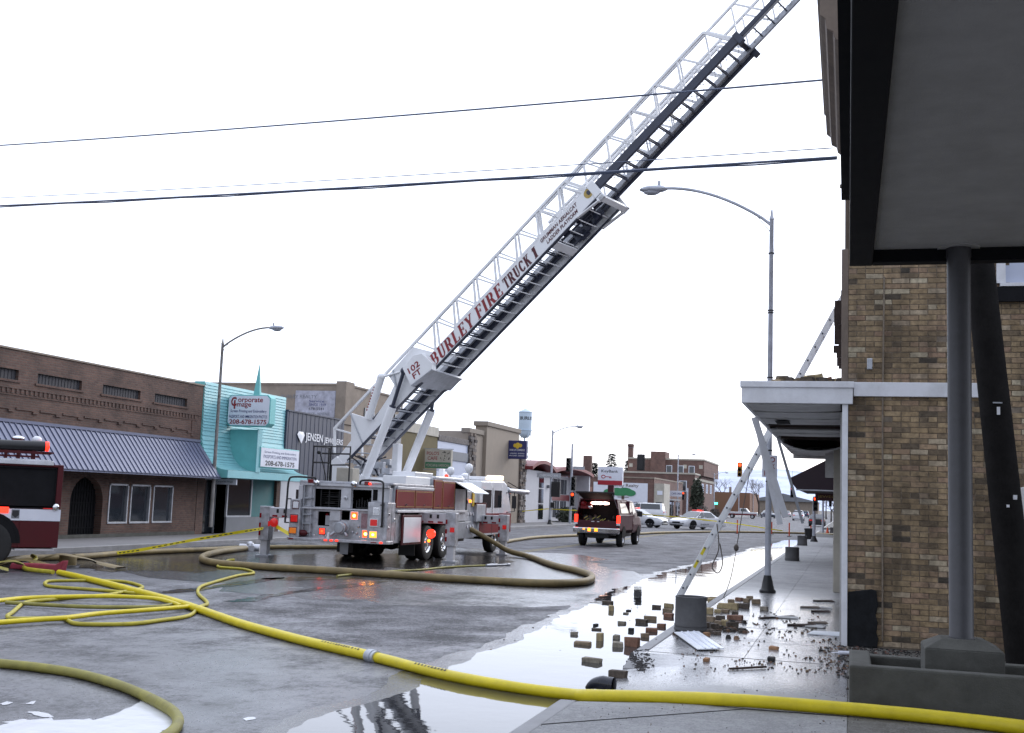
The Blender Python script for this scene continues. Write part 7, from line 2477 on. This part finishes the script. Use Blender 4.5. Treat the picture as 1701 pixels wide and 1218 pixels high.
# old two tone pick-up crossing far down the street
op = thing('old_pickup', 'old white and red pickup crossing far down the street', 'pickup', (-17.6, 205, -.15), rz=rad(-90))
b = B()
b.box(-.95, .95, -2.6, -.35, .55, 1.1).box(-.95, .95, -.35, 2.6, .55, 1.1)
obj('body', b, 'carwhite', op, local=True, bev=.05)
obj('stripe', B().box(-.965, .965, -2.55, 2.5, .58, .80), 'red', op, local=True)
q = B()
loft([(-.4, [(-.85, 1.1), (-.75, 1.75), (.75, 1.75), (.85, 1.1)]), (.7, [(-.85, 1.1), (-.75, 1.75), (.75, 1.75), (.85, 1.1)]), (1.25, [(-.85, 1.1), (-.84, 1.12), (.84, 1.12), (.85, 1.1)])], q)
c_ = obj('cab', q, 'carwhite', op, local=True)
q = B()
for s in (-1, 1):
    q.add([(s * .86, -.25, 1.18), (s * .86, .95, 1.18), (s * .78, .6, 1.66), (s * .78, -.25, 1.66)], [(0, 1, 2, 3)])
obj('windows', q, 'skyglass', c_, local=True)
for y in (-1.7, 1.75):
    for s in (-1, 1):
        wheel(op, s * .86, y, .37, .37, .25, 'alu', local=True, side_=s)
for ya in (2.6, -2.7):
    obj('bumper', B().box(-.95, .95, ya, ya + .1, .5, .68), 'chrome', op, local=True)

# ------------------------------------------------------------------ hoses
def hose(pts, r, m, label, flat=1.0, lift=0.0, n=5, cuffs=(), sag=True):
    P = smooth_path(pts, n)
    b = B()
    b.tube([(p.x + .35 * r * noise.noise((p.x * .7, p.y * .7, 1)), p.y + .35 * r * noise.noise((p.x * .7, p.y * .7, 9)), p.z + lift) for p in P], r, 14, rad=[r * (1 + .07 * noise.noise((p.x * 1.3, p.y * 1.3, 3)) + .03 * noise.noise((p.x * 7, p.y * 7, 3))) for p in P])
    o = obj('fire_hose', b, m, None, smooth=True)
    tag(o, label, 'fire hose')
    for i, t in enumerate(cuffs):
        k = int(t * (len(P) - 2))
        p, q = P[k], P[k + 1]
        d = (q - p).normalized()
        c = p + Vector((0, 0, lift))
        obj('coupling', B().cyl(c - d * .09, c + d * .09, r * 1.3, n=14).cyl(c - d * .035, c + d * .035, r * 1.42, n=14), 'steel', o, smooth=True)
    return o
hose(D['h_big'], .058, 'hoseyellow', 'thick bright yellow hose running across the road and kerb to the lower right', cuffs=(.49,))
def hose_print(o, pts, r, t0, t1, m='blacktext'):
    P = smooth_path(pts, 40)
    q = B()
    i0, i1 = int(t0 * len(P)), int(t1 * len(P))
    rr = random.Random(3)
    s = 0
    for i in range(i0, i1):
        p, d = P[i], (P[min(i + 1, len(P) - 1)] - P[i])
        if d.length < 1e-5:
            continue
        s += d.length
        if s < .05:
            continue
        s = 0
        d.normalize()
        n = (Vector((0, 0, 1)) * .85 + Vector((0, -1, 0)) * .55)
        n = (n - d * n.dot(d)).normalized()
        w = d.cross(n)
        c = p + n * (r * 1.045)
        l, h_ = rr.uniform(.010, .018), rr.uniform(.010, .016)
        q.add([tuple(c - d * l - w * h_), tuple(c + d * l - w * h_), tuple(c + d * l + w * h_), tuple(c - d * l + w * h_)], [(0, 1, 2, 3)])
    obj('printed_mark', q, m, o)['kind'] = 'stuff'
hb1 = [o for o in C.objects if o.name == 'fire_hose'][0]
hose_print(hb1, D['h_big'], .058, .41, .455)
hose_print(hb1, D['h_big'], .058, .53, .56)
hose(D['h_olive'], .046, 'hoseolive', 'olive hose curving round the bright puddle at lower left')
hose(D['h_y1'], .034, 'hoseyellow', 'upper straight yellow hose crossing the coils at left', lift=.03)
hose(D['h_y2'], .034, 'hoseyellow', 'lower straight yellow hose crossing the coils at left', lift=.03)
hose(D['h_loop'], .029, 'hoseyellow2', 'long looped olive yellow hose coiled beside the thick yellow hose', n=4)
hose(D['h_mid'], .029, 'hoseolive', 'short olive hose length inside the coils', lift=.02)
hose(D['h_tan'], .075, 'hosetan', 'tan supply hose from the fire engine to the steel coupling')
hose(D['h_tan2'], .07, 'hosetan', 'tan supply hose running from the steel coupling behind the truck')
hose([p for p in D['h_sup'][:-1]] + [[-10.75, 37.0, .02], [-11.2, 36.75, .28], [-11.7, 36.45, .58], [-12.1, 36.2, .8]], .085, 'hosetan', 'thick tan supply hose looping in front of the truck into its pump', n=6)
hose(D['h_far'], .075, 'hosetan', 'tan hose laid across the street in front of the police cars')
hose(D['h_thin'], .026, 'hoseolive', 'thin olive hose lying in front of the outrigger')
b = B()
a_, c_ = [Vector(p) for p in D['noz']]
d = (c_ - a_)
b.cyl(a_, a_ + d * .25, .035, .05, n=12).cyl(a_ + d * .25, a_ + d * .45, .045, n=12).cyl(a_ + d * .45, a_ + d * .9, .022, .03, n=12).cyl(a_ + d * .9, c_, .042, n=12)
b.beam(a_ + d * .35, a_ + d * .35 + Vector((0, 0, .1)), .02, .03)
tag(obj('nozzle', b, 'steel', smooth=True), 'steel hose nozzle lying in the water by the outrigger', 'nozzle')
cpl = thing('hose_coupling', 'steel branch coupling joining the two tan supply hoses', 'coupling', tuple(D['coup']))
p = Vector(D['coup'])
obj('barrel', B().cyl(p - Vector((.3, .1, 0)), p + Vector((.3, .1, 0)), .12, n=16), 'alu', cpl, smooth=True)
obj('valve', B().ball(p + Vector((0, 0, .1)), .12, .12, .1).beam(p + Vector((-.45, -.05, .18)), p + Vector((.1, .0, .16)), .04, .03), 'alu', cpl, smooth=True)
obj('branch', B().cyl(p, p + Vector((.25, -.35, -.0)), .1, n=14), 'alu', cpl, smooth=True)
# heap of flat hose beside the engine
def flat_hose(pts, w, m, label, th=.03):
    P = smooth_path(pts, 5)
    b = B()
    vs = []
    for i, p in enumerate(P):
        d = (P[min(i + 1, len(P) - 1)] - P[max(i - 1, 0)]).normalized()
        a = d.cross(Vector((0, 0, 1))).normalized()
        vs += [tuple(p - a * w / 2), tuple(p - a * w * .3 + Vector((0, 0, th))), tuple(p + a * w * .3 + Vector((0, 0, th))), tuple(p + a * w / 2)]
    fs = []
    for i in range(len(P) - 1):
        for k in range(4):
            fs.append((i * 4 + k, i * 4 + (k + 1) % 4, (i + 1) * 4 + (k + 1) % 4, (i + 1) * 4 + k))
    b.add(vs, fs)
    return tag(obj('flat_hose', b, m, smooth=True), label, 'fire hose')
flat_hose([(-18.3, 21.2, -.1), (-17.4, 20.6, -.05), (-17.0, 20.4, .02), (-16.8, 20.5, .06), (-16.75, 20.75, -.02)], .22, 'hoseolive', 'slack olive hose humped under the engine bumper')
flat_hose([(-18.5, 21.5, -.12), (-17.7, 20.9, -.08), (-17.2, 21.3, .03), (-16.6, 21.4, -.05), (-16.2, 21.3, -.12)], .24, 'hosetan', 'slack tan hose folded beside the engine wheel')
flat_hose([(-17.4, 21.9, -.08), (-17.0, 22.2, .12), (-16.6, 22.4, .08), (-16.4, 22.9, -.06), (-15.6, 22.6, -.12)], .3, 'hosetan', 'wide tan hose folded on the road behind the engine')
flat_hose([(-18.6, 20.7, -.12), (-17.9, 20.2, .0), (-17.4, 20.0, .06), (-17.0, 20.05, -.02), (-16.7, 20.3, -.12)], .3, 'hoseolive', 'broad olive hose fold nearest the engine wheel', th=.05)
flat_hose([(-18.4, 20.0, -.1), (-17.9, 19.7, .04), (-17.4, 19.6, .02), (-17.1, 19.75, -.12)], .26, 'hosetan', 'tan hose fold at the front of the heap by the engine', th=.05)
b = B()
b.lathe([(.16, 0), (.19, 0), (.19, .24), (.16, .24)], (-17.0, 22.6, -.12), 18)
tag(obj('hose_roll', b, 'hosetan', smooth=True), 'small upright roll of tan hose under the engine tail', 'hose roll')
b = B()
b.prism([(-17.15, -.13), (-15.85, -.13), (-15.80, .12), (-16.0, .02), (-17.1, -.0)], 'y', 20.85, 21.05)
tag(obj('salvage_bag', b, mat('red_canvas', (.26, .03, .05), .7, var=.25), bev=.03), 'red canvas bag lying at the foot of the engine', 'bag')
hose([(-18.2, 22.9, .02), (-17.7, 22.4, .0), (-17.2, 21.6, -.05), (-16.6, 20.7, -.09), (-15.6, 20.3, -.09)], .045, 'hoseyellow2', 'short yellow hose from under the engine tail')

# ------------------------------------------------------------------ caution tape
def tape(pts, w, label, tw_=0.0, letters=True):
    P = smooth_path(pts, 8)
    b = B()
    vs = []
    for i, p in enumerate(P):
        a = tw_ * math.sin(i * .35)
        up = Vector((.25 * math.sin(a * 2), math.sin(a), math.cos(a)))
        vs += [tuple(p - up * w / 2), tuple(p + up * w / 2)]
    b.add(vs, [(2 * i, 2 * i + 1, 2 * i + 3, 2 * i + 2) for i in range(len(P) - 1)])
    o = obj('caution_tape', b, 'tape')
    tag(o, label, 'caution tape')
    if letters:
        q = B()
        tot = 0
        for i in range(len(P) - 1):
            A, Bv = P[i], P[i + 1]
            d = Bv - A
            n = max(1, int(d.length / .13))
            for k in range(n):
                if (i * 7 + k) % 8 > 5:
                    continue
                s0 = A + d * ((k + .2) / n)
                s1 = A + d * ((k + .75) / n)
                nrm = Vector((0, -.004, 0))
                up = Vector((0, 0, w * .15))
                q.add([tuple(s0 - up + nrm), tuple(s1 - up + nrm), tuple(s1 + up + nrm), tuple(s0 + up + nrm)], [(0, 1, 2, 3)])
        obj('lettering', q, 'blacktext', o)
tape(D['tape1'], .085, 'yellow caution tape rising from the road to the left outrigger', .5)
tape(D['tape1b'], .10, 'short end of yellow caution tape between outrigger and truck', .6, False)
tape(D['tape2'], .065, 'yellow caution tape strung across the far street behind the pickup', .3, False)

# ------------------------------------------------------------------ aluminium ladder leaning on the building
gl = thing('ladder', 'long aluminium extension ladder leaning over the white canopy to the upper wall', 'ladder', (-3.33, 24.1, -.15))
a0, a1 = Vector((-3.33, 24.1, -.145)), Vector((-.07, 24.1, 6.14))
dr = (a1 - a0).normalized()
for y in (23.86, 24.30):
    obj('stile', B().beam(Vector((a0.x, y, a0.z)), Vector((a1.x, y, a1.z)), .10, .03, (0, 1, 0)), 'white', gl, bev=.004)
rm_ = None
L_ = (a1 - a0).length
t = .25
while t < L_ - .1:
    p = a0 + dr * t
    if rm_ is None:
        o = obj('rung', B().cyl((0, -.25, 0), (0, .25, 0), .019, n=8), 'navy', gl, local=True)
        rm_ = o.data
    else:
        o = obj('rung', None, None, gl, me=rm_)
    o.location = (p.x - a0.x, .08 - .1, p.z + .15 - .0)
    t += .31
nrm = dr.cross(Vector((0, 1, 0)))
q = B()
for t in (.72, 1.02):
    p = a0 + dr * t
    q.beam((p.x, 23.842, p.z), (p.x + dr.x * .17, 23.842, p.z + dr.z * .17), .055, .004, (0, 1, 0))
obj('warning_sticker', q, 'tape', gl)
q = B()
q.tube(smooth_path([(-2.55, 23.8, 1.4), (-2.5, 23.75, .9), (-2.62, 23.7, .55), (-2.5, 23.7, .42), (-2.42, 23.75, .62), (-2.48, 23.78, 1.0)], 5), .012, 5)
q.tube(smooth_path([(-1.9, 23.9, 2.6), (-2.05, 23.6, 1.5), (-2.2, 23.3, .4), (-2.35, 22.9, -.1)], 5), .009, 5)
q.ball((-2.12, 23.4, .95), .05, .04, .07)
obj('rope', q, 'twig', gl)

# ------------------------------------------------------------------ fallen bricks and wreckage
random.seed(77)
KM = dict(d='brickdark', t='bricktan', b='brickbrown', g='brickgrey', r='brickred', c='cinder', o='orangebrick')
names = {0: 'sooty brick touching a standing tan brick at the puddle edge', 1: 'tan brick standing on end nearest the red reflection', 2: 'black jagged lump near the top of the puddle', 3: 'dark flat brick alone in the puddle left of the planter',
         4: 'small black chip in the middle of the puddle', 5: 'thin grey mortar flake beside a black chip', 6: 'brown brick lying just above another in the puddle', 7: 'sooty brick lying just below a brown one in the puddle',
         8: 'rounded mortar caked brick in the puddle', 9: 'thin sooty brick below a small black lump', 10: 'small black lump above a thin sooty brick', 11: 'squat black cube of brick in the puddle', 12: 'narrow tan brick standing upright in the puddle',
         13: 'half brick farthest left in the puddle', 14: 'grey half brick standing above a rounded one', 15: 'long brown brick below the farthest left half brick', 16: 'rounded grey brick beside the big red pair', 17: 'big pale red block of two bricks standing by the kerb end',
         18: 'long mortar caked brick alone low in the puddle', 19: 'large black topped brick nearest the yellow hose', 20: 'brown brick beside the kerb end', 21: 'red brick resting along the kerb top', 22: 'red brick leaning at the kerb left of the planter',
         23: 'red brick lowest of three stacked left of the planter', 24: 'brown brick middle of three stacked left of the planter', 25: 'tan brick topmost of three stacked left of the planter',
         35: 'dark squared brick lowest right of the heap by the planter', 38: None, 40: 'small orange brick chip beside the planter foot', 41: 'orange brick chip lying before the white metal panel',
         50: 'grey brick alone right of the heap on the pavement'}
CN = {'t': 'tan', 'b': 'brown', 'd': 'sooty', 'r': 'red', 'g': 'grey', 'c': 'black', 'o': 'orange'}
ORD = ['nearest', 'second', 'third', 'fourth', 'fifth', 'sixth', 'seventh', 'eighth', 'ninth', 'tenth']
heap = {}
for k in CN:
    ids = sorted((i for i, q in enumerate(D['bricks']) if q[5] == k and not names.get(i)), key=lambda i: D['bricks'][i][0])
    for j, i in enumerate(ids):
        heap[i] = ('%s brick nearest the round planter in the heap on its right' if j == 0 else ORD[j] + ' %s brick from the round planter in the heap on its right') % CN[k]
for i, (x, y, z, w, h_, k) in enumerate(D['bricks']):
    dep = .095 if w > h_ * 1.1 else .15
    dep *= rnd(.85, 1.1)
    b = B()
    hh = max(h_ * .82, .03)
    n = 3
    jig = lambda s: rnd(-s, s)
    a = .16 * (1 if k in 'cog' else .6)
    ww = w / 2
    pts8 = []
    for zz in (0, hh):
        for u, v in ((-1, -1), (1, -1), (1, 1), (-1, 1)):
            pts8.append((u * ww * (1 + jig(a)), v * dep / 2 * (1 + jig(a)), zz * (1 + jig(a))))
    b.hexa(pts8)
    nm = 'brick' if k not in 'c' else 'rubble_lump'
    o = obj(nm, b, KM[k], None, bev=min(.012, hh * .15))
    o.location = (x, y + dep / 2, z - .003)
    o.rotation_euler = (0, 0, rnd(-.35, .35) if w > h_ else rnd(-.15, .15))
    lab = names.get(i)
    if lab:
        tag(o, lab, 'brick' if nm == 'brick' else 'rubble')
    else:
        tag(o, heap[i], 'brick' if nm == 'brick' else 'rubble', 'fallen bricks heaped by the planter')
# loose bricks and boards lying on the canopy roof
random.seed(5)
for i, (x, w, h_, m, lab) in enumerate(((-.98, .2, .08, 'cinder', 'grey slab at the outer end of the canopy roof'), (-.80, .26, .15, 'brickgrey', 'grey tilted slab over the canopy fascia'), (-.60, .26, .12, 'bricktan', 'tan board at the ladder foot on the canopy roof'), (-.44, .26, .16, 'bricktan', 'tallest tan brick on the canopy roof'), (-.32, .24, .12, 'brickred', 'red brick on the canopy roof'), (-.22, .18, .13, 'orangebrick', 'orange brick on the canopy roof'), (-.10, .18, .12, 'bricktan', 'tan brick on the canopy roof against the wall'))):
    b = B()
    b.hexa([(-w / 2, -.05, 0), (w / 2, -.05, 0), (w / 2, .05, 0), (-w / 2, .05, 0), (-w / 2 * rnd(.6, 1), -.05, h_ * rnd(.5, 1)), (w / 2 * rnd(.7, 1), -.05, h_), (w / 2, .05, h_), (-w / 2, .05, h_ * .9)])
    o = obj('brick', b, m, None, bev=.006)
    o.location = (x, 16.15 + (i % 3) * .1, 3.415 + (.03 if i in (3, 4) else 0))
    o.rotation_euler = (0, rnd(-.15, .15), rnd(-.3, .3))
    tag(o, lab, 'brick')
b = B()
for i in range(110):
    x = -.06 - .95 * random.random() ** 1.3
    chip(b, x, rnd(16.0, 16.7), 3.425 + rnd(0, .05), rnd(.06, .2))
tag(obj('rubble', b, ramp_mat('roof_rubble', [(0, (.05, .04, .035)), (.5, (.16, .12, .08)), (1, (.32, .24, .14))], 'Island')), 'broken boards and rubble scattered along the canopy roof', kind='stuff')
# white metal panel
pp = [Vector(p) for p in D['panel']]
b = B()
up_ = [Vector((0, 0, .03)), Vector((0, 0, .05)), Vector((0, 0, .02)), Vector((0, 0, .015))]
q4 = [p + u for p, u in zip(pp, up_)]
b.hexa([tuple(p) for p in q4] + [tuple(p + Vector((0, 0, .012))) for p in q4])
o = obj('metal_panel', b, 'kraft', None)
tag(o, 'bent white metal panel lying before the round planter', 'panel')
b = B()
for t in (.3, .55, .8):
    a_, c_ = q4[0].lerp(q4[1], t), q4[3].lerp(q4[2], t)
    b.beam(a_ + Vector((0, 0, .016)), c_ + Vector((0, 0, .016)), .02, .012)
obj('rib', b, 'signwhite', o)
# black pipe elbow, half in the water by the yellow hose
ep = Vector(D['elbow'])
b = B()
pts = [ep + Vector((-.16, .05, .0)), ep + Vector((-.10, .04, .055)), ep + Vector((-.02, .02, .075)), ep + Vector((.06, .01, .07)), ep + Vector((.12, .0, .07))]
b.tube(smooth_path(pts, 4), .07, 16, rad=[.03 + .045 * min(1, i / 9) for i in range(17)])
e_ = obj('pipe_elbow', b, 'pvc', None, smooth=True)
tag(e_, 'blue black plastic pipe end lying behind the yellow hose', 'pipe')
b = B()
b.lathe([(.066, 0), (.066, -.06)], (0, 0, 0), 16)
b.v = [(ep.x + .122 + p[2] * 0 + .001, ep.y + p[0], ep.z + .07 + p[1]) for p in b.v[:16]] 
b.f = [tuple(range(16))]
obj('bore', b, 'blackmatt', e_)
# caulk tube
p0, p1 = [Vector(p) for p in D['tube']]
ct = thing('caulk_tube', 'white and blue caulking tube lying by the brick wall corner', 'tube', tuple(p0))
d = (p1 - p0).normalized()
obj('barrel', B().cyl(p0 + Vector((0, 0, .026)), p0 + d * .22 + Vector((0, 0, .026)), .025, n=14), 'signwhite', ct, smooth=True)
obj('end_cap', B().cyl(p0 + d * .22 + Vector((0, 0, .026)), p0 + d * .25 + Vector((0, 0, .026)), .026, n=14), 'bluesign', ct, smooth=True)
obj('tip', B().cyl(p0 + Vector((0, 0, .026)), p0 - d * .09 + Vector((0, 0, .024)), .012, .004, n=10), 'signwhite', ct, smooth=True)
# flat wreckage on the pavement
p = Vector(D['plate'])
b = B()
b.hexa([tuple(p + Vector(v)) for v in ((-.25, -.1, .004), (.25, -.12, .004), (.28, .2, .03), (-.18, .2, .015), (-.25, -.1, .016), (.25, -.12, .016), (.28, .2, .042), (-.18, .2, .027))])
tag(obj('tin_sheet', b, 'kraft', None), 'curled pale tin sheet by the shop corner', 'sheet')
for i, (a_, c_) in enumerate(D['woods']):
    a_, c_ = Vector(a_), Vector(c_)
    b = B()
    b.beam(a_ + Vector((0, 0, .012)), c_ + Vector((0, 0, .015)), .07 if i == 0 else .035, .02)
    tag(obj('wood_strip', b, 'charred', None, bev=.003), ('splintered wooden board lying across the wet pavement', 'thin dark wooden strip on the wet driveway')[i], 'board')
random.seed(55)
for i, p in enumerate(sorted(D['flat'], key=lambda p: (p[0] + .05) ** 2 + (p[1] - 16) ** 2)):
    p = Vector(p)
    b = B()
    l, w = rnd(.12, .26), rnd(.05, .11)
    b.hexa([(-l, -w, 0), (l, -w * .7, 0), (l * .9, w, 0), (-l * .8, w, 0), (-l, -w, .02), (l, -w * .7, .012), (l * .9, w, .03), (-l * .8, w, .015)])
    o = obj('board_scrap', b, ('board', 'charred', 'cornice')[i % 3], None, bev=.003)
    o.location = (min(p.x, -.45), p.y, p.z + .004)
    o.rotation_euler = (0, 0, rnd(-.5, .5))
    tag(o, 'broken flat board scrap on the pavement, %s from the white corner trim' % ORD[i].replace('nearest', 'first'), 'board', 'board scraps below the canopy')
# crumbs everywhere
b = B()
random.seed(101)
def scatter(n, f, s0, s1):
    k = 0
    tries = 0
    while k < n and tries < n * 8:
        tries += 1
        x, y = f()
        if noise.noise((x * 2.6, y * 1.5, 4.2)) + .35 * noise.noise((x * 9, y * 5, 1)) < .06:
            continue
        chip(b, x, y, gz(x, y), s0 + (s1 - s0) * random.random() ** 2.2)
        k += 1
scatter(170, lambda: (rnd(-2.2, .0), random.gauss(17.2, 1.5)), .010, .032)
scatter(190, lambda: (rnd(-1.9, .05), random.gauss(14.2, .45)), .008, .034)
scatter(120, lambda: (rnd(-1.5, .1), random.gauss(13.5, .4)), .007, .026)
scatter(120, lambda: (rnd(-2.4, .1), rnd(10.0, 12.8)), .005, .014)
scatter(90, lambda: (random.gauss(-3.4, .7), random.gauss(16.5, 2.2)), .008, .03)
scatter(110, lambda: (min(random.gauss(-1.75, .28), -.2), random.gauss(17.1, .55)), .03, .10)
scatter(45, lambda: (random.gauss(-1.0, .5), random.gauss(18.5, 1.2)), .02, .05)
scatter(90, lambda: (rnd(-2.3, .0), rnd(8.2, 10.2)), .004, .010)
scatter(110, lambda: (rnd(-.6, -.02), rnd(15, 19.5)), .012, .04)
tag(obj('rubble', b, ramp_mat('brick_crumbs', [(0, (.03, .027, .026)), (.5, (.10, .08, .065)), (.8, (.20, .10, .06)), (1, (.28, .22, .15))], 'Island')), 'brick crumbs and chips strewn over the wet pavement', kind='stuff')
# muddy silt where the kerb meets the driveway
q = B()
pts = [p for p in D['debris_kerb']]
v = [(x, y, gz(x, y) + .008) for x, y, z in [(p.x, p.y, 0) for p in smooth_path([(p[0], p[1], 0) for p in pts] + [(pts[0][0], pts[0][1], 0)], 4)[:-1]]]
b = B()
random.seed(66)
cx_, cy_ = sum(p[0] for p in v) / len(v), sum(p[1] for p in v) / len(v)
for _ in range(1500):
    p = random.choice(v)
    t = random.random() ** .6
    x, y = cx_ + (p[0] - cx_) * t + rnd(-.03, .03), cy_ + (p[1] - cy_) * t + rnd(-.05, .05)
    chip(b, x, y, gz(x, y) - .002, rnd(.008, .03), .3)
tag(obj('silt', b, 'gravel', None), 'dark silt and grit washed against the dropped kerb', kind='stuff')
